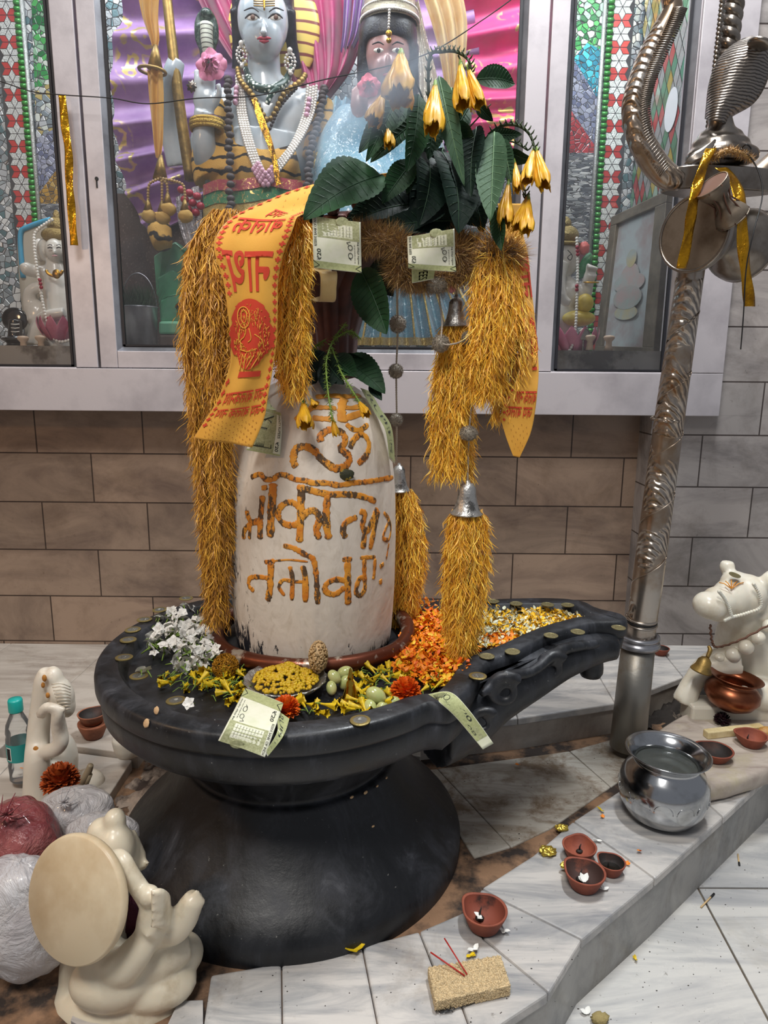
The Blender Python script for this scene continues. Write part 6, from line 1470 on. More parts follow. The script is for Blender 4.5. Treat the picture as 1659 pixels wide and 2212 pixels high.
marigold('marigold_head', 'dull orange marigold head at the foot of the kneeling marble figure', atY(130, 1688, 1.1), .03, mat('dull_marigold', 'b5501a', .6, rnd=.4), 200)
s3 = thing('marble_fragment', 'broken white marble statue base half hidden beneath the left side of the basin', 'statue', atY(280, 1640, 1.24))
g = G(); c = atY(272, 1590, 1.26); k = pr(1, c); g.lathe([(0, -50 * k), (20 * k, -48 * k), (27 * k, -30 * k), (30 * k, -6 * k), (28 * k, 0), (0, 0)], 28, M=Matrix.Translation(c)); pell(g, 325, 1605, 1.27, 40, 34, 34); pell(g, 318, 1580, 1.27, 10, 20, 12); g.done('lump', M_marbstat2, s3, remesh=.004)
g = G(); a = atZ(180, 1830, ZC); b = atZ(420, 1600, ZC)
g.grid(lambda u, v: (a.x + u * .3, a.y + .02 + v * .32, ZC - .012 + .035 * math.sin(PI * u) * math.sin(PI * v) + .016 * vnoise((u * 7, v * 7, 0), 2) + .006 * vnoise((u * 25, v * 25, 0), 2)), 60, 60)
tag(g.done('rubble', mat('rubble', '9a8a7c', .85, var=(24, '3c302a', .42, .6), bmp=(60, .9, .004))), 'rough stained mortar rubble between the marble figures and the basin foot', 'mortar', kind='stuff')
# near marble figure with round back plate
sb = thing('marble_figure', 'large creamy marble seated figure at lower left with oval disc on its back', 'statue', atY(270, 2190, .77)); Y1 = .77
g = G()
cd = atY(163, 1942, Y1 - .035); tocam = (CP - cd); tocam.z *= .3; tocam.normalize(); nrm = Matrix.Rotation(math.radians(-50), 3, 'Z') @ tocam; nrm.z += .12; nrm.normalize()
rd_ = pr(133, cd); q = nrm.to_track_quat('Z', 'Y').to_matrix().to_4x4(); g.lathe([(0, -.012), (rd_ * .93, -.012), (rd_ * .985, -.008), (rd_, -.003), (rd_ * .985, .002), (rd_ * .96, .004), (0, .004)], 64, M=Matrix.Translation(cd) @ q); plate = g; plate.done('back_plate', mat('cream_marble', 'cdbc9e', .4, var=(9, 'a88c64', .45, .78), bmp=(25, .12), sss=.2), sb, smooth=50)
g = G()
pell(g, 222, 1800, Y1 + .06, 34, 34, 34); pell(g, 248, 1775, Y1 + .06, 24, 30, 26); pell(g, 250, 1835, Y1 + .05, 42, 56, 44); pell(g, 276, 1850, Y1 + .06, 26, 60, 34); ptube(g, [(280, 1800, Y1 + .07, 14), (298, 1850, Y1 + .07, 18), (305, 1872, Y1 + .07, 10), (320, 1862, Y1 + .06, 5)])
ptube(g, [(228, 1872, Y1 + .0, 20), (258, 1852, Y1 - .01, 19), (282, 1890, Y1 - .02, 20), (312, 1935, Y1 - .02, 21), (330, 1955, Y1 - .02, 31), (330, 1990, Y1 - .02, 35), (318, 2035, Y1 - .01, 30)], n=16, sm=4)
for i in range(5): ptube(g, [(325, 1930 + i * 17, Y1 - .052, 8), (343, 1927 + i * 17, Y1 - .046, 10), (358, 1936 + i * 16, Y1 - .03, 10), (362, 1950 + i * 14, Y1 - .01, 8)])
pell(g, 322, 1935, Y1 - .03, 24, 24, 22); ptube(g, [(318, 2010, Y1 - .04, 12), (340, 2022, Y1 - .03, 11), (350, 2010, Y1 - .02, 8)])
ptube(g, [(215, 1930, Y1 + .04, 60), (215, 2000, Y1 + .04, 62), (205, 2080, Y1 + .04, 72), (215, 2140, Y1 + .03, 82)], n=18); pell(g, 100, 2015, Y1 + .03, 26, 40, 26)
ptube(g, [(225, 2060, Y1 - .0, 44), (262, 2090, Y1 - .03, 40), (300, 2050, Y1 - .03, 34), (322, 2020, Y1 - .02, 26)], n=14)
ptube(g, [(240, 2110, Y1, 62), (310, 2080, Y1, 56), (370, 2050, Y1 + .01, 46), (405, 2035, Y1 + .02, 32)], n=16); pell(g, 395, 2060, Y1 + .03, 44, 44, 44)
ptube(g, [(335, 2020, Y1 + .0, 24), (375, 2010, Y1 - .01, 30), (396, 1985, Y1 - .01, 31), (410, 1958, Y1 - .01, 27), (422, 1936, Y1 - .01, 21)], n=14, sm=4)
for i in range(5): ptube(g, [(412 + i * 5, 1945 + i * 4, Y1 - .012, 6), (424 + i * 4, 1928 + i * 5, Y1 - .012, 7 - i * .5), (428 + i * 3, 1921 + i * 6, Y1 - .01, 5)])
pell(g, 270, 2150, Y1 + .01, 150, 58, 105); pell(g, 330, 2120, Y1 - .0, 95, 46, 70); pell(g, 240, 2120, Y1 - .02, 90, 60, 60)
g.done('body', mat('creamy_statue_marble', 'd6cbb4', .32, var=(12, '8f7448', .55, .8), bmp=(40, .3), sss=.25), sb, remesh=.0032)
g = G(); pell(g, 287, 1985, Y1 + .05, 26, 50, 26, nu=24, nv=18, fn=lambda d: 1 + .3 * vnoise(d, 7)); tag(g.done('dried_flower', mat('dark_purple_petals', '4a0f2a', .7, bmp=(120, 1.))), 'dark purple dried flower tucked under the arm of the near marble figure', 'flower')
for x, y, r in ((222, 1862, 7), (232, 1872, 6), (212, 1850, 5)): g = G(); h_ = atY(x, y, Y1 - .0); g.ell(h_, (pr(r, h_), .004, pr(r * .7, h_)), 10, 8, fn=lambda d: 1 + .3 * vnoise(d, 4)); g.done('orange_stain', mat('orange_stain', 'a86a28', .8), sb)
# plastic bags
def bagmat(name, col, tl, rough=.25, col2=None):
    m, nt, b = NM(name); b.inputs['Base Color'].default_value = c4(hexc(col)); b.inputs['Roughness'].default_value = rough; b.inputs['Coat Weight'].default_value = .5
    src = mixc(nt, ramp(nt, noi(nt, texco(nt), 14, 5, .7), [(.4, 0.), (.65, 1.)]), hexc(col), hexc(col2 or col)); nt.links.new(src, b.inputs['Base Color'])
    bump(nt, b, noi(nt, texco(nt), 16, 5, .6, 3.5), .9, .01)
    out = nt.nodes['Material Output']; t = nt.nodes.new('ShaderNodeBsdfTransparent'); mx = nt.nodes.new('ShaderNodeMixShader'); mx.inputs[0].default_value = tl; nt.links.new(b.outputs[0], mx.inputs[1]); nt.links.new(t.outputs[0], mx.inputs[2]); nt.links.new(mx.outputs[0], out.inputs[0]); return m
def bag(name, label, px, py, Y, rx, ry, rd, m, seed, knot=None, ridge=.22):
    c = atY(px, py, Y); k = pr(1, c); t = thing(name, label, 'plastic bag', c); g = G()
    rb = random.Random(seed); NU, NV = 34, 22
    pl_ = [rb.uniform(-1, 1) for _ in range(NU)]
    def fn(d):
        i = int(round((math.atan2(d.y, d.x) % (2 * PI)) / (2 * PI) * NU)) % NU
        return 1 + ridge * .5 * vnoise(d, 1.5, seed) + .07 * pl_[i] * (1 - d.z * d.z) ** .5 + rb.uniform(-.035, .035)
    g.ell(c, (rx * k, rd * k, ry * k), NU, NV, fn=fn); g.done('bag_body', m, t, sub=1)
    if knot:
        kx, ky, kr = knot; kc = atY(kx, ky, Y - .03); g = G()
        for i in range(9):
            a = i * .7; g.tube(spl([kc, kc + Vector((math.cos(a) * kr * k, -.012, math.sin(a) * kr * k * .8)), kc + Vector((math.cos(a) * kr * 2.6 * k, .01, math.sin(a) * kr * 2.2 * k))], 4), lerps([kr * .3 * k, kr * .22 * k, kr * .04 * k], 9), 8, flat=.5)
        g.ell(kc, kr * .45 * k, 14, 10, fn=lambda d: 1 + .3 * vnoise(d, 3)); g.done('knot', m, t)
    return t
M_bred = bagmat('maroon_plastic', '7e3038', .12, .2, 'a05a58'); M_bwh = bagmat('white_plastic', 'dcdadb', .3, .3, 'bcb8bb')
bag('plastic_bag', 'knotted translucent maroon plastic bag at the left edge', 35, 1822, .93, 96, 96, 80, M_bred, 3, (22, 1752, 15))
bag('plastic_bag', 'white translucent plastic bag lying behind the maroon bag by the kneeling figure', 165, 1758, 1.0, 82, 58, 60, M_bwh, 8, (145, 1726, 10), .3)
bag('plastic_bag', 'white translucent plastic bag resting against the head of the near marble figure', 222, 1806, .93, 78, 50, 50, M_bwh, 14, None, .3)
bag('plastic_bag', 'large crumpled white plastic bag below the maroon bag at the left edge', 55, 1975, .8, 120, 135, 90, M_bwh, 22, None, .3)
g = G(); A = [(150, 2205), (165, 2165), (205, 2155), (230, 2190), (215, 2240)]; slab(g, A, ZC - .005, ZC + .001); A = [(360, 2212), (385, 2160), (440, 2158), (440, 2230), (380, 2250)]; slab(g, A, ZC - .005, ZC + .001); struct('floor', g, M_curb, smooth=False, bevel=.001)
# ---------------- inside the glazed cabinet ----------------
YN = YB - .012
M_mred = mat('red_mirror_tile', 'b5403f', .25, .3); M_msil = mat('silver_mirror_tile', 'b9bdbc', .22, .6, bmp=(300, .8, .003)); M_mgrn = mat('green_glass_tile', '2f8a34', .2, .2, coat=.5); M_mgrout = mat('mosaic_grout', '2a2c30', .7)
def starcol(g, x, zlo, zhi, a=.0215, Y=YN):
    s3 = math.sqrt(3); z = zlo
    def rh(P, mi):
        c = sum((Vector(p) for p in P), Vector((0, 0))) / len(P)
        g.add([(x + (c.x + (p[0] - c.x) * .9), Y, z + c.y + (p[1] - c.y) * .9) for p in P], [tuple(range(len(P)))], mi)
    while z < zhi:
        for k in range(6):
            t = math.radians(90 + 60 * k); e1 = (a * math.cos(t - PI / 6), a * math.sin(t - PI / 6)); e2 = (a * math.cos(t + PI / 6), a * math.sin(t + PI / 6)); rh([(0, 0), e1, (e1[0] + e2[0], e1[1] + e2[1]), e2], 1)
        for sx in (1, -1):
            rh([(0, s3 * a), (sx * a / 2, s3 / 2 * a), (sx * 1.5 * a, s3 / 2 * a), (sx * a, s3 * a)], 0); rh([(0, s3 * a), (sx * a, s3 * a), (sx * 1.5 * a, 1.5 * s3 * a), (sx * a / 2, 1.5 * s3 * a)], 0)
        z += 2 * s3 * a
def colx(px, py, Y=YN): return atY(px, py, Y).x
def mosaic_column(label, xpx, ypx, gx, sx):
    t = thing('mosaic_column', label, 'mosaic', (colx(xpx, ypx), YN, NZ)); g = G(); x = colx(xpx, ypx); g.box((x - .037, YN + .001, NZ), (x + .037, YN + .008, 2.6)); g.done('backing', M_mgrout, t, smooth=False)
    g = G(); starcol(g, x, NZ, 2.5); g.done('star_tiles', [M_mred, M_msil], t, smooth=False, fixn=False)
    x = colx(gx, ypx); g = G(); z = NZ
    while z < 2.5: g.tube([(x - .0085, YN, z), (x + .0085, YN, z)], .0078, 8); z += .0165
    g.done('green_tiles', M_mgrn, t)
    x = colx(sx, ypx); g = G(); g.tube([(x, YN, NZ), (x, YN, 2.5)], .007, 8); g.done('silver_strip', M_msil, t)
mosaic_column('red and silver star mosaic column with a green strip behind the left window', 34, 250, 57, 67)
mosaic_column('red and silver star mosaic column with a green strip behind the right window', 1329, 250, 1305, 1292)
def mpoly(g, pts, Y, mi=0): g.add([atY(x, y, Y) for x, y in pts], [tuple(range(len(pts)))], mi)
V_turq = voro_mosaic('turquoise_mosaic', ['2aa7bd', '1d7f9c', '4cc3d2', '2b93ad'], 60); V_red = voro_mosaic('red_mosaic', ['b54048', 'a33840', 'c4565a'], 60); V_blu = voro_mosaic('slate_mosaic', ['7f87a3', '6c7390', '9a9fb6', 'a4a9bb'], 70); V_grn = voro_mosaic('green_mosaic', ['2f8f4a', '4faf5c', 'cfd8cf', '8fb89a', '1f6f3c'], 60); V_gold = voro_mosaic('gold_mosaic', ['b8903c', '8f6f30', 'c7a860'], 64); V_sil = voro_mosaic('silver_strip_mosaic', ['a9adb0', '7d8288', 'c6c8c8', '5f646c'], 41, stretch=(1, 1, 4)); V_mix = voro_mosaic('mixed_mosaic', ['b9bfc4', 'cfd6cf', '7f8c94', 'b8a86a', '8f9fa5'], 57)
for lab, m, pts in (('turquoise kite mosaic panel behind the right window', V_turq, [(1239, 127), (1269, 92), (1301, 109), (1290, 212)]), ('slate blue mosaic panel behind the right window', V_blu, [(1239, 127), (1290, 212), (1290, 312), (1283, 312), (1233, 237)]), ('red triangular mosaic panel behind the right window', V_red, [(1233, 237), (1283, 312), (1283, 330), (1221, 330)]), ('green and white mosaic panel at the top of the right window', V_grn, [(1243, -40), (1305, -40), (1301, 109), (1269, 92), (1239, 127)]), ('silver striped mosaic panel low behind the right window', V_sil, [(1221, 330), (1283, 330), (1268, 760), (1190, 760)]),
                    ('green leafy mosaic panel at the top of the left window', V_grn, [(66, -40), (150, -40), (150, 170), (75, 190)]), ('pale mosaic panel in the middle of the left window', V_mix, [(75, 190), (150, 170), (150, 260), (78, 300)]), ('slate mosaic panel in the left window', V_blu, [(78, 300), (150, 260), (150, 330), (82, 420)]), ('gold mosaic panel low in the left window', V_gold, [(82, 420), (150, 330), (150, 440), (86, 440)]), ('silver striped mosaic panel low in the left window', V_sil, [(86, 440), (150, 440), (160, 760), (90, 760)])):
    g = G(); mpoly(g, pts, YN + .002); mpoly(g, pts, YN + .008); tag(g.done('mosaic_panel', m, smooth=False, fixn=False), lab, 'mosaic')
# diamond mosaic side wall
A, B = atY(1376, 250, YN), atY(1512, 250, 1.92); A.z = B.z = 0
g = G(); g.add([(A.x, A.y, NZ), (B.x, B.y, NZ), (B.x, B.y, 2.6), (A.x, A.y, 2.6)], [(0, 1, 2, 3)]); g.add([(A.x + .02, A.y, NZ), (B.x + .02, B.y, NZ), (B.x + .02, B.y, 2.6), (A.x + .02, A.y, 2.6)], [(0, 1, 2, 3)]); wn = struct('wall_niche_right', g, M_mgrout, smooth=False, fixn=False)
ln = (B - A).length; d = (B - A).normalized(); nn = Vector((-d.y, d.x, 0)); nn = nn if nn.x < 0 else -nn; g = G(); dw, dh = .045, .07; nr = 0; z = NZ + dh / 2; RM = random.Random(4)
while z < 2.5:
    for k in range(int(ln / dw) + 1):
        u = (k + (.5 if nr % 2 else 0)) * dw
        if u > ln - dw / 2 or u < dw / 2 * .9: continue
        c = A + d * u + nn * .003; g.add([(c.x + d.x * q * dw * .46, c.y + d.y * q * dw * .46, z + w * dh * .46) for q, w in ((-1, 0), (0, -1), (1, 0), (0, 1))], [(0, 1, 2, 3)], RM.choice((0, 1, 1, 2, 2, 3, 4)))
    z += dh / 2; nr += 1
g.done('diamond_tiles', [M_mred, M_msil, mat('green_mirror_tile', '4f8a68', .25, .4), mat('yellow_mirror_tile', 'b5a03c', .25, .4), mat('pale_mirror_tile', 'a9c4b4', .2, .6)], wn, smooth=False, fixn=False)
P0 = A + d * (ln * .62); zc = atY(1464, 237, P0.y).z; g = G(); g.add([(P0.x + d.x * .045 * math.cos(t) + nn.x * .006, P0.y + d.y * .045 * math.cos(t) + nn.y * .006, zc + .055 * math.sin(t)) for t in [2 * PI * i / 32 for i in range(32)]], [tuple(range(32))]); tag(g.done('oval_mirror', mat('pale_oval_mirror', 'dfe3e8', .35), smooth=False, fixn=False), 'small white oval mirror set in the diamond mosaic on the right', 'mirror')
pf = thing('picture_frame', 'large framed faded picture leaning inside the right window', 'picture', atY(1360, 775, 2.0))
FQ = [atY(1328, 470, 2.16), atY(1450, 412, 1.9), atY(1418, 776, 1.88), atY(1290, 768, 2.12)]
def fq(u, v, o=0):
    p = FQ[0].lerp(FQ[1], u).lerp(FQ[3].lerp(FQ[2], u), v); n_ = (FQ[1] - FQ[0]).cross(FQ[3] - FQ[0]).normalized(); n_ = n_ if n_.dot(CP - FQ[0]) > 0 else -n_; return p + n_ * o
g = G(); 
for (u0, v0, u1, v1) in ((0, 0, 1, .07), (0, .93, 1, 1), (0, .07, .12, .93), (.82, .07, 1, .93)):
    vs = [fq(a, b, o) for o in (-.01, .012) for a, b in ((u0, v0), (u1, v0), (u1, v1), (u0, v1))]; g.add(vs, [(0, 3, 2, 1), (4, 5, 6, 7), (0, 1, 5, 4), (1, 2, 6, 5), (2, 3, 7, 6), (3, 0, 4, 7)])
g.done('frame', mat('bronze_frame', '6e6558', .35, .5, var=(14, '8f8574', .4, .7)), pf, smooth=False, bevel=.002)
g = G(); g.add([fq(a, b, .002) for a, b in ((.1, .06), (.84, .06), (.84, .94), (.1, .94))], [(0, 1, 2, 3)]); g.done('picture', mat('faded_print', '9fa8aa', .3, var=(7, '8a6f6a', .42, .68), coat=.5), pf, smooth=False)
g = G()
for (u, v, ru, rv, mi) in ((.45, .34, .09, .06, 1), (.45, .47, .17, .10, 0), (.3, .5, .12, .05, 0), (.6, .5, .12, .05, 0), (.45, .6, .25, .08, 2), (.45, .7, .2, .05, 1), (.42, .33, .05, .045, 0)): g.add([fq(u + ru * math.cos(t), v + rv * math.sin(t), .004 + .0004 * mi) for t in [2 * PI * i / 18 for i in range(18)]], [tuple(range(18))], mi)
g.done('reflected_figure', [mat('reflection_pink', 'a58a86', .5, var=(20, '8f9a98')), mat('reflection_gold', 'a59a74', .5, var=(20, '8f9a98')), mat('reflection_teal', '7f948f', .5, var=(20, '9a8a88'))], pf, smooth=False)  # vague reflection of a seated figure, painted onto the picture
# cloth hangings
M_lil = cloth('lilac_brocade', 'a982b8', '8f66a4', ('flower', 9, 'd9c27a', .1, .75), .5, .5); M_mag = cloth('magenta_satin', 'a81560', '7a0f4a', None, .35, .5); M_pkb = cloth('pink_brocade', 'd81f78', 'c2186a', ('flower', 10, 'e0c070', .1, .75), .5, .5); M_blu = cloth('blue_sequin_cloth', '7fb0c4', '4f8aa6', ('fleck', 90, 'dfe8ee', .56, .62), .35, .4); M_gbor = cloth('gold_brocade', 'b89a4c', '8f7230', ('fleck', 120, 'e6d28a', .5, .6), .45, .3)
def hangcloth(name, label, rows, m, nf, amp, horiz=True, cat='cloth', nu=40, nv=90, trim=None):
    L = [(atY(*a), atY(*b)) for a, b in rows]; b_, l_ = rows_fn(L)
    def f(u, v): 
        p = b_(u, v); w = (v if horiz else u); return p + Vector((0, amp * math.sin(nf * 2 * PI * w + 2 * u) + amp * .3 * math.sin(nf * 5 * w + 5 * u), .25 * amp * math.cos(nf * 2 * PI * w) if horiz else 0))
    g = G(); g.grid(f, nu, nv); o = tag(g.done(name, m, fixn=False), label, cat)
    if trim:
        g = G(); P = [f(trim[0], i / 90) for i in range(91)]
        for i, p in enumerate(P[::2]): g.tube([p + Vector((.011 * math.cos(t), -.004, .011 * math.sin(t))) for t in [2 * PI * j / 10 for j in range(10)]], .0022, 5, closed=True)
        g.tube(P, .003, 6); g.done('scalloped_trim', M_gbor, o)
    return o
hangcloth('brocade_curtain', 'pleated lilac and gold brocade cloth at the left of the main window', [((282, -60, 2.25), (560, -60, 2.3)), ((262, 20, 2.25), (560, 40, 2.3)), ((240, 130, 2.25), (560, 150, 2.3)), ((244, 250, 2.25), (560, 230, 2.3)), ((254, 340, 2.25), (550, 300, 2.3)), ((275, 420, 2.25), (540, 350, 2.3)), ((312, 490, 2.25), (520, 400, 2.3)), ((330, 510, 2.25), (500, 430, 2.3))], M_lil, 8, .02, trim=0)
hangcloth('satin_curtain', 'magenta satin drape hanging between the two painted statues', [((400, -60, 2.22), (800, -60, 2.22)), ((470, 80, 2.22), (790, 40, 2.22)), ((560, 200, 2.2), (760, 140, 2.2)), ((640, 220, 2.18), (710, 210, 2.18))], M_mag, 7, .02, False, nu=90, nv=40)
hangcloth('satin_curtain', 'purple satin drape beside the crowned statue', [((745, -60, 2.19), (800, -60, 2.19)), ((740, 60, 2.19), (780, 60, 2.19)), ((735, 110, 2.19), (765, 100, 2.19))], cloth('purple_satin', '7a2f9a', '5a1f7a', None, .3, .5), 3, .012, False)
hangcloth('brocade_curtain', 'bright pink and gold brocade cloth at the right of the main window', [((960, -60, 2.25), (1160, -60, 2.25)), ((985, 60, 2.25), (1150, 60, 2.25)), ((1015, 180, 2.25), (1150, 180, 2.25)), ((1000, 260, 2.25), (1140, 260, 2.25)), ((960, 340, 2.25), (1130, 340, 2.25))], M_pkb, 6, .016, trim=0)
hangcloth('brocade_curtain', 'lilac cloth strip between the crowned statue and the pink brocade', [((880, -60, 2.27), (1010, -60, 2.27)), ((900, 80, 2.27), (1030, 80, 2.27)), ((920, 200, 2.27), (1040, 200, 2.27)), ((900, 330, 2.27), (1020, 330, 2.27))], M_lil, 6, .012)
hangcloth('net_scarf', 'sheer gold net scarf crossing behind the flowering branch', [((895, -60, 2.1), (990, -60, 2.1)), ((935, 60, 2.08), (1010, 40, 2.08)), ((955, 150, 2.06), (1005, 150, 2.06)), ((965, 220, 2.05), (1000, 225, 2.05))], cloth('sheer_gold_net', 'cfa960', 'e0cc98', None, .5, .4, .4), 3, .01, False)
g = G(); b1, b2 = atY(262, 745, 2.3), atY(470, 420, 2.3); g.box((b1.x, 2.3, NZ), (b2.x, 2.31, b2.z)); tag(g.done('brown_board', mat('speckled_board', '4a3c38', .6, var=(160, '7a6a60', .58, .66)), smooth=False), 'dark brown speckled board behind the green painted rocks', 'board')

# main seated statue
YS = 2.12
ms = thing('painted_statue', 'painted pale blue marble deity statue in beads and tiger cloth raising one palm', 'statue', atY(560, 745, YS))
g = G()
pell(g, 568, 45, YS - .02, 55, 72, 55); pell(g, 568, 78, YS - .035, 44, 50, 44); pell(g, 569, 104, YS - .045, 26, 22, 26); pell(g, 570, 62, YS - .10, 6, 20, 9); pell(g, 570, 70, YS - .108, 9, 7, 8)
ptube(g, [(570, 110, YS, 34), (571, 160, YS + .01, 36), (575, 200, YS + .02, 50)], n=18)
pell(g, 520, 52, YS + .0, 6, 16, 8); pell(g, 618, 52, YS + .0, 6, 16, 8)
pell(g, 580, 270, YS + .03, 105, 100, 62); pell(g, 490, 235, YS + .04, 42, 40, 42); pell(g, 670, 235, YS + .04, 42, 40, 42); ptube(g, [(580, 300, YS + .03, 85), (575, 400, YS + .03, 92), (570, 480, YS + .03, 110)], n=20)
ptube(g, [(470, 240, YS + .04, 30), (440, 310, YS + .02, 30), (452, 370, YS - .02, 30), (442, 320, YS - .08, 26), (440, 270, YS - .1, 22), (442, 240, YS - .11, 22)], n=16, sm=4)
pell(g, 443, 215, YS - .115, 27, 32, 12)
for x0, x1, y1, r in ((425, 424, 150, 6.5), (437, 436, 138, 7), (449, 450, 140, 7), (460, 463, 152, 6.5)): ptube(g, [(x0, 205, YS - .115, r), (x0, 175, YS - .118, r), (x1, y1, YS - .112, r * .8)])
ptube(g, [(464, 225, YS - .115, 9), (474, 200, YS - .13, 7), (470, 180, YS - .135, 6)])
ptube(g, [(385, 360, YS + .06, 24), (370, 280, YS + .04, 24), (365, 210, YS + .0, 21), (372, 165, YS - .02, 22), (382, 130, YS - .02, 18)], n=14)
g.done('body', M_skinb, ms, remesh=.0042)
def feat(name, l, m, closed=False, n=6): g = G(); pts = P3([q[:3] for q in l]); pts = spl(pts, 5, closed); g.tube(pts, lerps([pr(q[3], atY(*q[:3])) for q in l], len(pts)), n, closed=closed); return g.done(name, m, ms)
FY = YS - .098
for sx in (-1, 1):
    ex = 570 + sx * 25; g = G(); c = atY(ex, 38, FY + .002); g.ell(c, (pr(13, c), .004, pr(6, c)), 16, 10); g.done('eye_white', M_white, ms); g = G(); c = atY(ex + 1, 37, FY - .003); g.ell(c, (pr(5, c), .003, pr(5.5, c)), 12, 8); g.done('iris', M_brown, ms)
    feat('eyelid', [(ex - 16, 40, FY, 1.2), (ex - 6, 31, FY - .002, 2), (ex + 6, 31, FY - .002, 2), (ex + 16, 40, FY + .002, 1.2)], M_dark); feat('eyebrow', [(ex - sx * 14, 26, FY, 1), (ex, 17, FY, 2), (ex + sx * 18, 23, FY + .008, 1)], M_dark)
feat('lips', [(556, 84, FY + .008, 1.5), (564, 82, FY - .002, 3.5), (570, 83.5, FY - .004, 3), (576, 82, FY - .002, 3.5), (585, 83, FY + .008, 1.5)], M_red); feat('lower_lip', [(561, 88, FY + .004, 2), (570, 90, FY - .002, 4), (580, 88, FY + .004, 2)], M_red)
for y in (2, 7, 12): feat('forehead_line', [(548, y, FY + .006, 1.4), (570, y + 1, FY, 1.4), (594, y, FY + .006, 1.4)], M_goldmatt)
feat('forehead_jewel', [(570, -10, FY, 3), (571, 22, FY - .004, 2)], M_gold)
g = G(); pell(g, 568, 6, YS + .025, 68, 90, 55); ptube(g, [(512, 20, YS + .0, 16), (512, 90, YS + .03, 11), (512, 150, YS + .05, 12)]); ptube(g, [(624, 20, YS + .0, 16), (630, 90, YS + .03, 13), (640, 150, YS + .05, 14)]); g.done('hair', M_hair, ms, remesh=.005)
m, nt, b = NM('striped_yellow_hood'); w = nt.nodes.new('ShaderNodeTexWave'); w.bands_direction = 'Z'; w.inputs['Scale'].default_value = 11; w.inputs['Distortion'].default_value = 2.2; w.inputs['Detail Scale'].default_value = .7; nt.links.new(texco(nt), w.inputs[0]); nt.links.new(mixc(nt, ramp(nt, w.outputs[0], [(.1, 1.), (.22, 0.)]), hexc('d9bd62'), hexc('7a3a34')), b.inputs['Base Color']); b.inputs['Roughness'].default_value = .35
g = G(); pell(g, 592, 62, YS + .09, 99, 118, 22, nu=40, nv=24); g.done('cobra_hood', m, ms)
def beads(name, l, r, m, gap=1.9, parent=ms, sm=8):
    P = spl(P3([q[:3] for q in l]), sm); rr = pr(r, P[0]); g = G(); acc = 0; last = P[0]; g.ell(last, rr, 8, 6)
    for i in range(len(P) - 1):
        a, b_ = P[i], P[i + 1]; s_ = (b_ - a).length; acc += s_
        while acc >= rr * gap: t = 1 - (acc - rr * gap) / s_ if s_ > 0 else 0; g.ell(a.lerp(b_, max(0, min(1, t))), rr, 8, 6); acc -= rr * gap
    return g.done(name, m, parent)
for x in (523, 627):
    g = G(); y = 120 if x < 600 else 135; c = atY(x, y, YS - .03)
    for k in range(14): a = k * 2 * PI / 14; g.ell(c + Vector((pr(11, c) * math.cos(a), -.004, pr(17, c) * math.sin(a))), pr(3.2, c), 7, 5)
    for k in range(7): a = k * 2 * PI / 7; g.ell(c + Vector((pr(5, c) * math.cos(a), -.007, pr(8, c) * math.sin(a))), pr(2.6, c), 7, 5)
    g.ell(c + Vector((0, -.006, pr(22, c))), pr(6, c), 8, 6); g.ell(c + Vector((0, -.006, -pr(22, c))), pr(5, c), 8, 6); g.done('earring', M_pearl, ms)
m, nt, b = NM('dotted_green_snake'); v_ = nt.nodes.new('ShaderNodeTexVoronoi'); v_.inputs['Scale'].default_value = 90; nt.links.new(texco(nt), v_.inputs['Vector']); nt.links.new(mixc(nt, ramp(nt, v_.outputs['Distance'], [(.3, 1.), (.36, 0.)]), hexc('1f3d34'), hexc('dfe6dc')), b.inputs['Base Color']); b.inputs['Roughness'].default_value = .3; M_dots = m
feat('neck_serpent', [(532, 150, YS + .0, 7), (540, 175, YS - .04, 8), (560, 190, YS - .065, 9), (590, 192, YS - .065, 9), (615, 178, YS - .04, 9), (630, 150, YS, 7)], M_dots, n=10)
feat('neck_serpent', [(600, 190, YS - .07, 6), (585, 205, YS - .08, 6), (577, 225, YS - .08, 5)], M_dots, n=10)
beads('gold_necklace', [(514, 150, YS - .02), (520, 175, YS - .05), (545, 205, YS - .07), (580, 260, YS - .075), (612, 205, YS - .07), (650, 175, YS - .05), (660, 160, YS - .02)], 6.5, M_goldmatt, 1.7)
beads('brown_necklace', [(528, 190, YS - .05), (550, 230, YS - .07), (575, 285, YS - .08), (605, 230, YS - .07), (640, 190, YS - .05)], 4, M_rudra, 1.9)
for k in range(4):
    o = k * 8; beads('pearl_strand', [(511 + o * .6, 165, YS - .03), (514 + o * .7, 240, YS - .06), (530 + o * .7, 310, YS - .115), (556 + o * .4, 375 - o * .6, YS - .15), (575, 400 - o * 1.1, YS - .165), (600 - o * .3, 372 - o * .6, YS - .15), (645 - o * .6, 310, YS - .115), (676 - o * .8, 245, YS - .06), (684 - o * .8, 185, YS - .03)], 3.6, M_pearl, 1.85)
    beads('pink_beads', [(548 + o * .4, 366 - o * .5, YS - .153), (574, 401 - o * 1.1, YS - .17), (600 - o * .3, 368 - o * .5, YS - .153)], 6, M_pink, 1.8)
beads('pink_beads', [(511, 190, YS - .05), (508, 225, YS - .062)], 6, M_pink, 1.8); beads('pink_beads', [(668, 215, YS - .062), (662, 250, YS - .068)], 6, M_pink, 1.8)
def rud(l): 
    P = spl(P3(l), 14); g = G(); rr = pr(9, P[0])
    for i, p in enumerate(P[::2]): g.ell(p + Vector((.003 * math.sin(i * 2), 0, 0)), (rr, rr, rr * .75), 10, 7, fn=lambda d: 1 + .14 * math.sin(5 * math.atan2(d.y, d.x)))
    g.done('seed_bead_strand', M_rudra, ms)
rud([(492, 170, YS - .04), (494, 250, YS - .09), (496, 350, YS - .15), (498, 450, YS - .19)]); rud([(700, 190, YS - .02), (690, 250, YS - .06), (672, 320, YS - .11), (665, 400, YS - .15), (662, 440, YS - .17)])
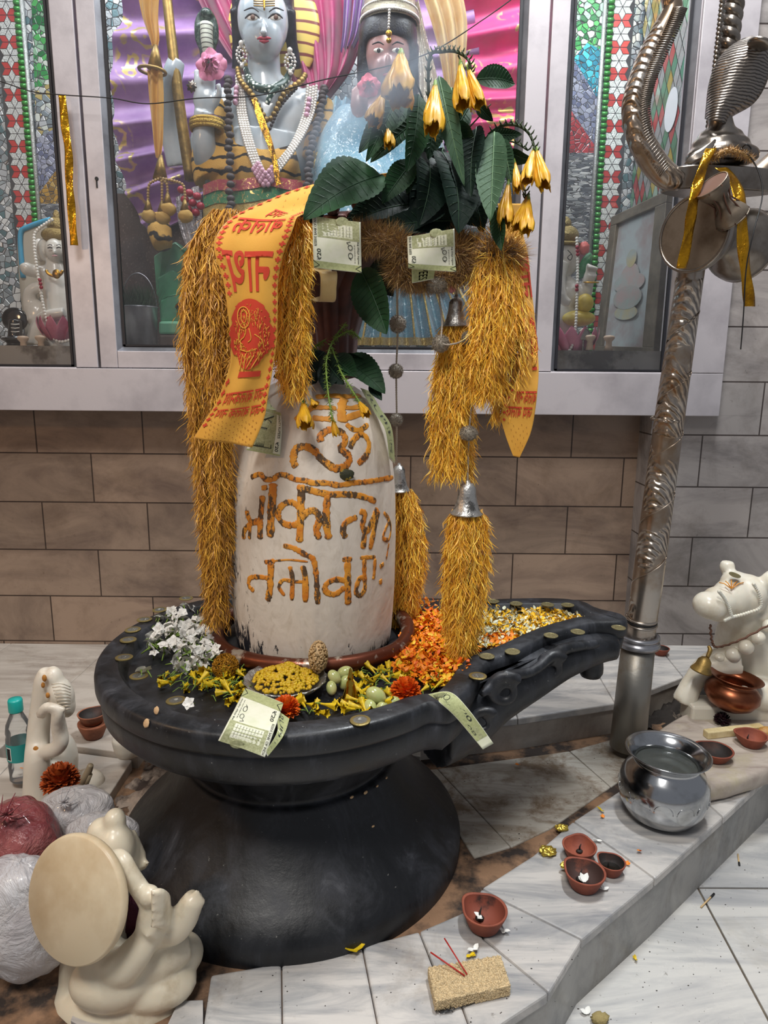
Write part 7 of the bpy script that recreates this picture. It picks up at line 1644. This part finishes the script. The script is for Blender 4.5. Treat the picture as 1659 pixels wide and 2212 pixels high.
g = G(); b_, _ = rows_fn([(atY(543, 214, YS - .085), atY(552, 212, YS - .085)), (atY(560, 270, YS - .12), atY(575, 266, YS - .12)), (atY(583, 330, YS - .15), atY(594, 326, YS - .15)), (atY(596, 400, YS - .18), atY(608, 398, YS - .18))]); g.grid(lambda u, v: b_(u, v) + Vector((0, .003 * math.sin(20 * v + 4 * u), 0)), 4, 40); tag(g.done('gold_ribbon', M_gfoil, fixn=False), 'thin gold foil ribbon slanting across the chest of the beaded statue', 'ribbon')
# tiger cloth and borders
m, nt, b = NM('tiger_fur_cloth'); w = nt.nodes.new('ShaderNodeTexWave'); w.bands_direction = 'Z'; w.inputs['Scale'].default_value = 9; w.inputs['Distortion'].default_value = 6; w.inputs['Detail'].default_value = 3; w.inputs['Detail Scale'].default_value = 1.6; nt.links.new(texco(nt), w.inputs[0]); nt.links.new(mixc(nt, ramp(nt, w.outputs[0], [(.12, 1.), (.25, 0.)]), hexc('c79a4a'), hexc('1f1812')), b.inputs['Base Color']); b.inputs['Roughness'].default_value = .9; bump(nt, b, noi(nt, texco(nt), 400, 2), .6, .003); M_tig = m
g = G(); ptube(g, [(470, 215, YS + .0, 14), (462, 260, YS - .02, 36), (470, 310, YS - .02, 50), (470, 350, YS - .02, 56), (480, 385, YS - .02, 62)], n=20); ptube(g, [(700, 215, YS + .02, 18), (696, 280, YS + .0, 34), (690, 350, YS, 40)], n=16); ptube(g, [(480, 372, YS + .0, 60), (560, 380, YS - .02, 66), (640, 372, YS + .0, 60)], n=20); g.done('tiger_cloth', M_tig, ms, remesh=.006)
def band(name, y0, y1, m, Y=YS - .155): 
    g = G(); b_, _ = rows_fn([(atY(424, y0, Y), atY(700, y0 - 4, Y)), (atY(424, y1, Y - .004), atY(700, y1 - 4, Y - .004))]); g.grid(lambda u, v: b_(u, v) + Vector((0, .07 * (2 * u - 1) ** 2 + .003 * math.sin(30 * u), .004 * math.sin(14 * u))), 40, 8); g.done(name, m, ms)
band('red_border', 384, 408, cloth('red_brocade', 'a82a3c', '7f1f30', ('fleck', 70, 'cfae6a', .54, .62), .5)); band('green_border', 408, 436, cloth('green_brocade', '1f7a4a', '186039', ('fleck', 60, 'cfae6a', .56, .64), .5)); band('gold_border', 436, 492, M_gbor); band('maroon_border', 492, 530, cloth('maroon_brocade', '6a2430', '8f6a3c', ('fleck', 60, 'cfae6a', .5, .6), .5)); band('silk_skirt', 530, 640, M_gbor, YS - .165)
g = G(); c = atY(447, 272, YS - .1); rr = pr(33, c)
for dz, r_ in ((0, 6), (-.008, 5), (.008, 5)): g.tube([c + Vector((rr * math.cos(a), rr * .75 * math.sin(a), dz - .004 * math.sin(a))) for a in [2 * PI * i / 40 for i in range(40)]], pr(r_, c), 8, closed=True)
g.done('bangle', mat('studded_gold', 'b89848', .35, .8, bmp=(220, 1., .004)), ms)
g = G(); c = atY(447, 258, YS - .1); rr = pr(26, c); g.tube([c + Vector((rr * math.cos(a), rr * .75 * math.sin(a), 0)) for a in [2 * PI * i / 40 for i in range(40)]], pr(6, c), 8, closed=True); g.done('bangle', mat('dark_maroon_bangle', '4a1828', .3), ms)
g = G(); pell(g, 415, 187, YS - .12, 11, 11, 8, fn=lambda d: 1 + .2 * math.sin(8 * math.atan2(d.x, d.z))); g.done('jewelled_ring', M_silver, ms)
def rose(px, py, Y, r, m, parent, nm='rose'):
    g = G(); c = atY(px, py, Y); k = pr(r, c)
    for i in range(22):
        t = i / 22; a = i * 2.4; rr = k * (.15 + .75 * t); M = Matrix.Translation(c + Vector((math.cos(a) * rr * .5, -.01 - (1 - t) * k * .5, math.sin(a) * rr * .5))) @ Matrix.Rotation(-a, 4, 'Y') @ Matrix.Rotation(PI / 2 * (1 - t * .7), 4, 'Z')
        g.grid(lambda u, v: M @ Vector((k * .62 * v, (u - .5) ** 2 * k * .6 - .3 * k * v * v, (u - .5) * k * 1.1 * math.sin(PI * min(1, .25 + v * .6)))), 5, 4)
    return g.done(nm, m, parent, fixn=False)
rose(457, 143, YS - .14, 32, mat('pink_rose', 'd58aa8', .5, var=(60, 'c06a92')), ms)
# small cobra and staff beside it
cb = thing('painted_cobra', 'small dark green cobra figure with striped belly beside the pink rose', 'serpent figure', atY(448, 150, YS + .03)); g = G(); pell(g, 446, 68, YS + .04, 28, 46, 10); pell(g, 446, 30, YS + .03, 14, 12, 14); ptube(g, [(446, 60, YS + .04, 20), (448, 100, YS + .04, 18), (452, 150, YS + .05, 18)]); g.done('body', mat('dark_green_scale', '22332e', .3, var=(120, '5a6a60', .5, .6)), cb, remesh=.004)
m, nt, b = NM('striped_belly'); w = nt.nodes.new('ShaderNodeTexWave'); w.bands_direction = 'Z'; w.inputs['Scale'].default_value = 28; nt.links.new(texco(nt), w.inputs[0]); nt.links.new(mixc(nt, ramp(nt, w.outputs[0], [(.1, 1.), (.2, 0.)]), hexc('b3b5a8'), hexc('3f3c38')), b.inputs['Base Color']); g = G(); ptube(g, [(446, 52, YS + .018, 14), (447, 90, YS + .015, 13), (450, 118, YS + .02, 11)], n=14); g.done('belly', m, cb)
g = G(); ptube(g, [(358, -30, YS - .02, 10), (372, 100, YS - .03, 11), (392, 260, YS - .03, 12), (412, 390, YS - .03, 12)], n=14); tag(g.done('gold_staff', M_goldmatt), 'dull gold staff held by the far arm of the beaded statue', 'staff')
# green painted rocks
rk = thing('painted_rocks', 'glossy green painted rock pedestal with dark oval inset, left in main window', 'pedestal', atY(400, 745, 2.0))
def facet(name, l, m, h=0):
    g = G(); front = [atY(*p) for p in l]; back = [p + Vector((.0, .14, 0)) for p in front]; n = len(l); g.add(front + back, [tuple(range(n)), tuple(range(2 * n - 1, n - 1, -1))] + [(i, (i + 1) % n, n + (i + 1) % n, n + i) for i in range(n)]); g.done(name, m, rk, smooth=False, bevel=.006)
facet('rock', [(331, 552, 2.05), (352, 540, 2.03), (378, 520, 2.05), (405, 545, 2.03), (440, 590, 2.05), (440, 640, 2.05), (337, 640, 2.03)], M_green); facet('rock', [(338, 600, 1.99), (372, 582, 1.97), (415, 620, 1.99), (430, 660, 2.0), (342, 665, 1.98)], M_green); facet('rock', [(343, 650, 1.95), (360, 640, 1.94), (430, 620, 1.96), (440, 700, 1.96), (345, 695, 1.94)], M_green); facet('rock', [(342, 694, 1.93), (470, 694, 1.93), (470, 722, 1.93), (342, 722, 1.93)], mat('pale_green_paint', '6fae8c', .35, coat=.3)); facet('rock', [(342, 722, 1.93), (470, 722, 1.93), (470, 752, 1.93), (342, 752, 1.93)], mat('brown_plinth_paint', '5f5048', .5))
g = G(); pell(g, 398, 661, 1.945, 20, 11, 8, -.1); g.done('dark_inset', mat('dark_gloss_paint', '2a1f20', .1, coat=.8), rk)
g = G(); ptube(g, [(342, 470, 2.02, 18), (345, 500, 2.0, 26), (352, 530, 1.98, 20)], n=14); tag(g.done('tiger_paw_cloth', M_tig), 'striped cream and black fur tuft above the green rocks', 'fur')
g = G(); b_, _ = rows_fn([(atY(380, 425, 2.0), atY(428, 400, 2.0)), (atY(385, 480, 1.99), atY(436, 470, 1.99)), (atY(405, 540, 1.98), atY(440, 530, 1.98)), (atY(420, 560, 1.98), atY(440, 560, 1.98))]); g.grid(lambda u, v: b_(u, v) + Vector((0, .006 * math.sin(14 * u), 0)), 20, 20); tag(g.done('silver_lace', cloth('silver_lace', '8f8a8c', '6a5f62', ('fleck', 110, 'd0ccd0', .5, .6), .4)), 'silver lace cloth hanging beside the brocade skirt', 'cloth')
g = G()
for k in range(9): pell(g, 392 + (k * 17) % 44, 410 + k * 7, 1.975, 9, 8, 9)
tag(g.done('red_bead_cluster', M_red), 'cluster of glossy red beads beside the brocade skirt', 'beads')
bk = thing('tin_pot', 'galvanised tin pot holding dark green grass at the lower left of the main window', 'pot', atY(306, 745, 1.92)); c = ORG[bk.name]; k = pr(1, c)
g = G(); g.lathe([(0, 0), (33 * k, 0), (37 * k, 76 * k), (39 * k, 78 * k), (37 * k, 80 * k), (34 * k, 70 * k), (0, 60 * k)], 40, M=Matrix.Translation(c)); g.done('pail', M_alu2, bk); g = G(); g.tube([c + Vector((37 * k * math.cos(a), 0, 78 * k + 70 * k * math.sin(a))) for a in [PI * i / 24 for i in range(25)]], .0014, 6); g.done('handle', M_alu2, bk)
g = G(); RG = random.Random(9)
for i in range(700):
    a = RG.uniform(0, 6.28); r = 34 * k * math.sqrt(RG.random()); p = c + Vector((r * math.cos(a), r * math.sin(a), 70 * k)); b2 = RG.uniform(0, 6.28); l = RG.uniform(15, 62) * k; e = p + Vector((l * .5 * math.cos(b2), l * .4 * math.sin(b2), l)); s_ = Vector((.001, 0, 0)); g.add([p - s_, p + s_, e], [(0, 1, 2)])
tag(g.done('grass', M_grass, fixn=False), 'dark green grass blades in the tin pot', 'grass', kind='stuff')

# crowned statue with black hair
YC = 2.1; cs_ = thing('crowned_statue', 'painted goddess statue with silver crown, black fringe and blue sequined dress', 'statue', atY(840, 745, YC))
g = G(); pell(g, 838, 112, YC, 50, 70, 50); pell(g, 838, 150, YC - .02, 34, 36, 36); pell(g, 838, 132, YC - .075, 6, 18, 8); ptube(g, [(838, 170, YC + .02, 26), (838, 220, YC + .03, 30)]); pell(g, 838, 300, YC + .05, 90, 90, 60); ptube(g, [(778, 330, YC + .02, 22), (772, 280, YC - .05, 20), (775, 250, YC - .07, 20)]); pell(g, 776, 225, YC - .08, 20, 30, 11)
for x0, y1 in ((762, 190), (771, 182), (780, 184), (789, 192)): ptube(g, [(x0, 222, YC - .08, 5.5), (x0, y1, YC - .08, 4.5)])
g.done('body', mat('rosy_face_paint', 'a9807e', .3, coat=.3), cs_, remesh=.0045)
g = G(); hc = atY(838, 85, YC + .005); k = pr(1, hc)
g.ell(hc + Vector((0, 0, 0)), (64 * k, 56 * k, 66 * k), 40, 30)
g.v = [p if not (p.y < hc.y - 20 * k and p.z < hc.z - 14 * k and abs(p.x - hc.x) < 46 * k) else Vector((p.x, p.y + 34 * k, p.z + 8 * k)) for p in g.v]
ptube(g, [(790, 100, YC, 18), (786, 160, YC + .01, 16), (790, 210, YC + .03, 14)]); ptube(g, [(888, 100, YC, 18), (892, 160, YC + .01, 16), (888, 210, YC + .03, 14)]); g.done('hair', M_hair, cs_, remesh=.004)
g = G(); cr = atY(842, 40, YC + .01); k = pr(1, cr)
g.lathe([(60 * k, -14 * k), (63 * k, 0), (56 * k, 20 * k), (54 * k, 60 * k), (40 * k, 100 * k), (0, 110 * k)], 50, M=Matrix.Translation(cr), cap=False)
g.done('crown', mat('rhinestone_crown', 'b8b09c', .25, .85, bmp=(260, 1., .006)), cs_); g = G()
for i in range(40): a = PI + PI * i / 39; g.ell(cr + Vector((63 * k * math.cos(a), 63 * k * math.sin(a), -8 * k)), .004, 7, 5); g.ell(cr + Vector((60 * k * math.cos(a), 60 * k * math.sin(a), 10 * k)), .003, 7, 5)
g.done('crown_pearls', M_pearl, cs_)
def fe(name, l, m, n=6): g = G(); pts = spl(P3([q[:3] for q in l]), 5); g.tube(pts, lerps([pr(q[3], atY(*q[:3])) for q in l], len(pts)), n); return g.done(name, m, cs_)
FC = YC - .082
for sx in (-1, 1):
    ex = 838 + sx * 20; g = G(); c = atY(ex, 109, FC); g.ell(c, (pr(11, c), .004, pr(5, c)), 14, 8); g.done('eye_white', M_white, cs_); g = G(); c = atY(ex, 109, FC - .004); g.ell(c, (pr(4, c), .003, pr(5, c)), 10, 8); g.done('iris', M_dark, cs_); fe('eyebrow', [(ex - sx * 11, 97, FC - .002, 1), (ex, 91, FC, 2), (ex + sx * 14, 96, FC + .008, 1)], M_dark)
fe('lips', [(828, 163, FC + .012, 2), (838, 162, FC + .004, 4), (848, 163, FC + .012, 2)], M_red)
beads('hair_chain', [(841, 22, FC - .01), (840, 50, FC - .012), (839, 66, FC - .01)], 3, M_pearl, 1.9, cs_); g = G(); pell(g, 840, 72, FC - .01, 7, 7, 4); pell(g, 840, 87, FC - .008, 6, 6, 4); g.done('forehead_jewel', M_gold, cs_)
g = G(); b_, _ = rows_fn([(atY(890, 10, YC + .02), atY(905, 0, YC + .04)), (atY(898, 90, YC + .0), atY(925, 90, YC + .04)), (atY(905, 170, YC - .02), atY(945, 170, YC + .03)), (atY(900, 260, YC - .03), atY(955, 260, YC + .02)), (atY(880, 380, YC - .03), atY(960, 400, YC + .02))]); g.grid(lambda u, v: b_(u, v) + Vector((0, .006 * math.sin(20 * u + 5 * v), 0)), 20, 50); g.done('veil', cloth('pearl_studded_veil', 'c9c4b4', 'b8a88c', ('fleck', 90, 'f0ece0', .52, .6), .5, tl=.2), cs_)
g = G(); ptube(g, [(790, 260, YC + .0, 60), (760, 340, YC - .01, 80), (770, 440, YC - .02, 110), (800, 540, YC - .02, 150)], n=24, sm=6); ptube(g, [(880, 260, YC + .02, 50), (900, 360, YC + .02, 70), (900, 480, YC, 100)], n=20); g.done('dress', M_blu, cs_, remesh=.008)
rose(796, 188, YC - .11, 24, mat('red_pink_rose', 'd5506e', .5), cs_)
g = G(); c = atY(774, 285, YC - .06)
for dz in (-.02, -.01, 0, .01): g.tube([c + Vector((pr(24, c) * math.cos(a), pr(19, c) * math.sin(a), dz)) for a in [2 * PI * i / 30 for i in range(30)]], .004, 6, closed=True)
g.done('bangle', M_gold, cs_)
# pleated blue skirt fan
sk = thing('pleated_skirt', 'pleated blue and gold sequined skirt spreading behind the pompom strings', 'cloth', atY(860, 745, 1.95))
def skf(u, v):
    x0 = 745 + 215 * u; x1 = 640 + 420 * u; return atY(x0 + (x1 - x0) * v, 560 + 186 * v - 30 * (1 - v) * math.sin(PI * u), 2.02 - .09 * v) + Vector((0, .018 * math.sin(u * 2 * PI * 11), 0))
g = G(); g.grid(skf, 200, 30); g.done('pleats', M_blu, sk, fixn=False)
g = G()
for v0, v1 in ((.28, .42), (.92, 1.0)): g.grid(lambda u, v: skf(u, v0 + (v1 - v0) * v) + Vector((0, -.002, 0)), 200, 4)
for k in range(11): u = (k + .72) / 11; g.tube([skf(u, v / 8) + Vector((0, -.003, 0)) for v in range(9)], .003, 5)
g.done('gold_border', M_gbor, sk, fixn=False)
g = G()
for k in range(9): pell(g, 800 + k * 22, 612 + 10 * math.sin(k * 1.7), 1.955, 8, 12, 6, fn=lambda d: 1 + .3 * vnoise(d, 3))
tag(g.done('red_flower_string', mat('crimson_cloth_flower', 'c21f3c', .5)), 'string of small crimson cloth flowers over the blue skirt', 'flower string')
g = G(); b_, _ = rows_fn([(atY(676, 330, 2.03), atY(700, 325, 2.03)), (atY(678, 400, 2.02), atY(702, 400, 2.02)), (atY(676, 470, 2.0), atY(702, 470, 2.0))]); g.grid(b_, 4, 10); tag(g.done('gold_border_strip', M_gbor), 'upright gold brocade strip between the two statues', 'cloth')
hangcloth('sequin_shawl', 'sky blue sequined shawl filling the space between the two statues', [((690, 210, 2.13), (800, 215, 2.13)), ((680, 300, 2.1), (800, 300, 2.1)), ((690, 420, 2.07), (860, 420, 2.07)), ((690, 560, 2.05), (960, 560, 2.05)), ((700, 640, 2.04), (960, 640, 2.04))], M_blu, 5, .015, False, nu=80, nv=40)

# orange organza pendant hanging in front
pe = thing('organza_pendant', 'hanging gold pendant of orange organza, brass cones and bead strings', 'hanging ornament', atY(345, 480, 1.9)); YO = 1.9
M_org = cloth('orange_organza', 'dfa64a', 'e8b860', None, .4, .5, .35)
for l in ([((292, -40), (345, -40)), ((305, 30), (340, 30)), ((322, 80), (344, 80)), ((330, 102), (342, 102))], [((318, 150), (350, 150)), ((320, 200), (352, 200)), ((326, 260), (352, 260)), ((332, 310), (352, 310)), ((338, 342), (348, 342))]):
    b_, _ = rows_fn([(atY(*a, YO), atY(*q, YO)) for a, q in l]); g = G(); g.grid(lambda u, v: b_(u, v) + Vector((0, .006 * math.sin(13 * u + 4 * v), 0)), 16, 24); g.done('organza_ribbon', M_org, pe, fixn=False)
for x, y0, y1, r0, r1 in ((336, 98, 150, 5, 17), (347, 335, 388, 4, 16)):
    g = G(); c0, c1 = atY(x, y0, YO), atY(x - 1, y1, YO); g.tube([c0, c1], [pr(r0, c0), pr(r1, c0)], 20); g.done('brass_cone', M_goldmatt, pe)
c = atY(329, 153, YO); g = G(); g.tube([c + Vector((pr(28, c) * math.cos(a), pr(24, c) * math.sin(a), -.003 * math.cos(a))) for a in [2 * PI * i / 30 for i in range(30)]], pr(3.5, c), 6, closed=True); g.done('brass_ring', M_goldmatt, pe)
M_bcl = mat('tan_wood_bead', 'b0905c', .4); M_cball = mat('mustard_cloth_ball', 'b8934a', .8, bmp=(60, .4))
for x, y in ((320, 455), (350, 458), (362, 440), (399, 455)):
    beads('bead_string', [(347, 385, YO - .02), ((347 + x) / 2 + (x - 347) * .35, 396, YO - .02), (x, 415, YO - .02), (x, y - 22, YO - .02)], 3.3, M_bcl, 1.8, pe); g = G(); c0, c1 = atY(x, y - 24, YO - .02), atY(x, y, YO - .02); g.tube([c0, c1], [pr(3, c0), pr(10, c0)], 14); g.done('small_cone', M_goldmatt, pe)
    g = G(); pell(g, x + 2, y + 12, YO - .02, 16, 14, 14, fn=lambda d: 1 + .12 * vnoise(d, 3, x)); g.done('cloth_ball', M_cball, pe)

# small statues, left window
YL = 1.95
l3 = thing('small_statue', 'small white three-faced statue with gold crown and bead garland in the left window', 'statue', atY(105, 750, YL)); g = G()
for x, Yo, r in ((118, -.02, 20), (97, 0, 16), (86, .02, 13), (140, 0, 17)): pell(g, x, 540, YL + Yo, r, 24, r); pell(g, x - 1, 545, YL + Yo - pr(r, atY(x, 540, YL)), 3, 6, 4)
ptube(g, [(118, 560, YL, 16), (122, 590, YL, 24), (128, 640, YL, 34), (130, 680, YL, 40), (120, 720, YL, 52), (118, 748, YL, 56)], n=18, sm=4); ptube(g, [(108, 590, YL, 16), (70, 585, YL - .02, 14), (58, 580, YL - .03, 15), (52, 570, YL - .03, 10)]); ptube(g, [(100, 620, YL, 14), (70, 625, YL - .01, 12), (66, 650, YL, 16), (80, 690, YL, 24)]); pell(g, 80, 680, YL, 24, 32, 22); ptube(g, [(85, 690, YL - .04, 12), (110, 680, YL - .06, 12), (140, 675, YL - .06, 11)])
g.done('body', M_skinw, l3, remesh=.003)
g = G(); pell(g, 118, 508, YL, 28, 16, 24); pell(g, 120, 488, YL, 18, 18, 16); pell(g, 122, 468, YL, 7, 14, 7); g.done('crown', mat('beaded_gold_crown', 'a89058', .4, .6, bmp=(250, 1., .005)), l3)
for x in (108, 127): 
    for yy, mm, w in ((536, M_dark, 1.6), (530, M_dark, 1)): g = G(); g.tube(P3([(x - 5, yy, YL - .05), (x, yy - 2, YL - .052), (x + 5, yy, YL - .05)]), .0009 * w, 5); g.done('painted_eye', mm, l3)
g = G(); g.tube(P3([(113, 553, YL - .052), (118, 552, YL - .054), (124, 553, YL - .052)]), .0018, 5); g.done('lips', M_skinp, l3)
beads('bead_garland', [(112, 475, YL - .03), (78, 500, YL - .03), (74, 530, YL - .04), (80, 580, YL - .05), (88, 630, YL - .06), (98, 680, YL - .07), (112, 725, YL - .07), (130, 738, YL - .07), (150, 735, YL - .07)], 3.8, M_white, 1.75, l3); beads('red_garland_beads', [(86, 605, YL - .065), (90, 625, YL - .065)], 4.2, M_red, 1.8, l3); beads('red_garland_beads', [(105, 688, YL - .075), (108, 700, YL - .075)], 4.2, M_red, 1.8, l3)
g = G(); c = atY(122, 585, YL - .04); g.tube([c + Vector((pr(17, c) * math.cos(a), -.012, pr(12, c) * math.sin(a))) for a in [PI + PI * i / 16 for i in range(17)]], .004, 7); pell(g, 122, 592, YL - .055, 9, 10, 4); g.done('gold_collar', M_gold, l3)
def lotus(px, py, Y, r, h, n, m, parent, nm='lotus_petal'):
    c = atY(px, py, Y); k = pr(1, c)
    for i in range(n):
        a = PI + PI * (i + .5) / n; g = G(); d = Vector((math.cos(a), math.sin(a) * .8, 0)); s_ = Vector((-d.y, d.x, 0))
        g.grid(lambda u, v: c + d * (r * k * (.55 + .5 * math.sin(v * 1.9))) + Vector((0, 0, h * k * v)) + s_ * ((u - .5) * 2 * r * k * .42 * math.sin(PI * min(1, .2 + v * .8))), 6, 10, th=.001); g.done(nm, m, parent)
lotus(128, 736, YL - .05, 40, 52, 5, mat('pink_lotus_paint', 'c9788c', .35, var=(20, 'a8506a')), l3)
bp = G(); b_, _ = rows_fn([(atY(62, 492, YL + .06), atY(150, 470, YL + .06)), (atY(42, 510, YL + .06), atY(170, 500, YL + .06)), (atY(44, 600, YL + .06), atY(170, 600, YL + .06)), (atY(60, 745, YL + .06), atY(170, 745, YL + .06))]); bp.grid(b_, 10, 10, th=.008); bp.done('back_panel', mat('cream_back_panel', 'b8b4a8', .5), l3)
g = G(); g.tube(spl(P3([(50, 600, YL + .05), (44, 510, YL + .05), (62, 490, YL + .05), (110, 474, YL + .05)]), 5), .007, 8); g.done('blue_border', mat('blue_border_paint', '3f9ac0', .4), l3)
bl = thing('black_stone_emblem', 'small glossy black stone emblem with hood in the lower left corner of the left window', 'ornament', atY(30, 758, 1.9)); g = G(); pell(g, 32, 690, 1.93, 29, 26, 8); ptube(g, [(33, 690, 1.9, 13), (33, 725, 1.9, 15), (33, 735, 1.9, 17)], n=16); c = atY(33, 755, 1.9); k = pr(1, c); g.lathe([(0, 0), (20 * k, 0), (24 * k, 6 * k), (12 * k, 12 * k), (26 * k, 20 * k), (27 * k, 25 * k), (0, 26 * k)], 30, M=Matrix.Translation(c)); g.done('body', mat('black_gloss_stone', '111214', .12, coat=.6), bl, remesh=.0025); g = G()
for y in (700, 708, 716): g.tube(P3([(24, y, 1.876), (33, y + 1, 1.872), (42, y, 1.876)]), .0012, 5)
g.done('painted_stripe', M_white, bl)
def peg(px, py, lab):
    c = atY(px, py, 1.86); k = pr(1, c); g = G(); g.lathe([(0, 0), (9 * k, 0), (7 * k, 8 * k), (6 * k, 18 * k), (11 * k, 24 * k), (12 * k, 28 * k), (9 * k, 31 * k), (0, 32 * k)], 20, M=Matrix.Translation(c)); tag(g.done('wooden_peg', mat('pale_peg_wood', 'c2a890', .45)), lab, 'peg', 'turned wooden pegs behind the windows')
peg(52, 758, 'turned wooden peg beside the black emblem in the left window'); peg(90, 757, 'turned wooden peg right of the black emblem in the left window'); peg(1273, 756, 'turned wooden peg nearer the elephant-headed statue in the right window'); peg(1314, 757, 'turned wooden peg nearer the picture frame in the right window')
# small elephant-headed statue, right window
e = thing('small_statue', 'small elephant-headed marble statue with gold crown and bead string in the right window', 'statue', atY(1235, 770, YL)); g = G()
pell(g, 1218, 560, YL, 34, 38, 30); ptube(g, [(1212, 570, YL - .03, 17), (1208, 610, YL - .05, 14), (1216, 645, YL - .06, 11), (1230, 655, YL - .06, 9)]); pell(g, 1225, 640, YL, 30, 40, 30); pell(g, 1212, 690, YL, 36, 38, 34); ptube(g, [(1236, 620, YL - .02, 15), (1262, 640, YL - .02, 14), (1270, 610, YL - .03, 13), (1277, 590, YL - .04, 14)])
for i in range(4): ptube(g, [(1268 + i * 5, 590, YL - .045, 4), (1270 + i * 6, 572 + i * 3, YL - .05, 4), (1274 + i * 5, 580, YL - .06, 3.5)])
pell(g, 1210, 740, YL, 50, 20, 40); g.done('body', M_skinw, e, remesh=.003)
g = G(); pell(g, 1222, 510, YL, 28, 22, 26); pell(g, 1218, 486, YL, 16, 18, 16); pell(g, 1222, 528, YL - .005, 32, 6, 28); g.done('crown', mat('scalloped_gold_crown', 'a08c58', .4, .6, bmp=(180, 1., .006)), e)
g = G(); pell(g, 1255, 556, YL + .01, 16, 26, 8, .3); g.done('ear', mat('pink_ear_paint', 'c98a9a', .35), e); g = G(); pell(g, 1262, 536, YL - .02, 11, 13, 9, fn=lambda d: 1 + .25 * vnoise(d, 3)); g.done('lotus_bud', mat('coral_paint', 'd5706a', .35), e); g = G(); pell(g, 1262, 575, YL + .0, 12, 30, 10, .4); g.done('green_leaf', mat('glitter_green', '2a7a4a', .3, bmp=(300, .8)), e)
g = G(); g.tube(spl(P3([(1226, 540, YL - .055), (1236, 552, YL - .055), (1232, 562, YL - .055), (1226, 556, YL - .055), (1234, 549, YL - .055)]), 4), .001, 5); g.done('painted_eye', M_dark, e)
beads('bead_string', [(1246, 515, YL - .05), (1248, 580, YL - .06), (1246, 650, YL - .07), (1244, 700, YL - .08), (1240, 735, YL - .08), (1228, 762, YL - .08)], 3.6, M_white, 1.75, e); beads('red_string_beads', [(1247, 534, YL - .06), (1248, 550, YL - .06)], 4.2, M_red, 1.8, e); beads('red_string_beads', [(1246, 618, YL - .07), (1246, 630, YL - .07)], 4.2, M_red, 1.8, e)
M_yp = mat('yellow_painted_cloth', 'd8c25c', .4, var=(30, 'c0a440')); g = G(); pell(g, 1264, 655, YL - .05, 18, 20, 16); g.done('mouse_head', M_yp, e); g = G(); pell(g, 1250, 688, YL - .04, 36, 17, 26); g.done('yellow_cloth', M_yp, e)
g = G(); c = atY(1277, 610, YL - .04); g.tube([c + Vector((pr(15, c) * math.cos(a), pr(13, c) * math.sin(a), .002 * math.sin(a))) for a in [2 * PI * i / 24 for i in range(24)]], .0022, 6, closed=True); g.done('bangle', M_gold, e)
lotus(1235, 765, YL - .04, 52, 58, 6, mat('pink_lotus_paint_right', 'cf8098', .35, var=(20, 'b8607c')), e)
g = G(); pell(g, 1262, 722, YL - .09, 13, 13, 3); ptube(g, [(1260, 735, YL - .09, 2), (1258, 770, YL - .09, 2)]); tag(g.done('leaf_stand', M_silver), 'small silver heart-shaped leaf on a stem before the elephant-headed statue', 'ornament')
# ---------------- drifting incense smoke ----------------
m = bpy.data.materials.new('incense_smoke'); m.use_nodes = True; nt = m.node_tree; nt.nodes.remove(nt.nodes['Principled BSDF'])
v = nt.nodes.new('ShaderNodeVolumePrincipled'); nt.links.new(v.outputs[0], nt.nodes['Material Output'].inputs['Volume']); v.inputs['Color'].default_value = (.72, .84, 1, 1); v.inputs['Anisotropy'].default_value = .2
tc = nt.nodes.new('ShaderNodeTexCoord'); ln_ = nt.nodes.new('ShaderNodeVectorMath'); ln_.operation = 'LENGTH'; nt.links.new(tc.outputs['Object'], ln_.inputs[0])
fall = ramp(nt, ln_.outputs[1], [(0, 1.), (.5, .45), (1., 0.)]); mp = nt.nodes.new('ShaderNodeMapping'); mp.inputs['Scale'].default_value = (5, 1.4, 1.4); nt.links.new(tc.outputs['Object'], mp.inputs[0])
n_ = ramp(nt, noi(nt, mp.outputs[0], 1.6, 3, .6, .6), [(.35, 0.), (.7, 1.)])
mu = nt.nodes.new('ShaderNodeMath'); mu.operation = 'MULTIPLY'; nt.links.new(fall, mu.inputs[0]); nt.links.new(n_, mu.inputs[1]); m2 = nt.nodes.new('ShaderNodeMath'); m2.operation = 'MULTIPLY'; m2.inputs[1].default_value = 60; nt.links.new(mu.outputs[0], m2.inputs[0]); nt.links.new(m2.outputs[0], v.inputs['Density'])
def puff(A, B, r, label):
    g = G(); g.ell((0, 0, 0), 1, 24, 14); o = g.done('incense_smoke', m, origin=(0, 0, 0)); d = B - A; o.location = (A + B) / 2; o.rotation_euler = d.to_track_quat('Z', 'Y').to_euler(); o.scale = (r, r, d.length / 2); tag(o, label, 'smoke', kind='stuff')
puff(atY(620, 370, .98), atY(1000, 60, .93), .042, 'wisp of pale blue incense smoke drifting diagonally past the yellow flowers')
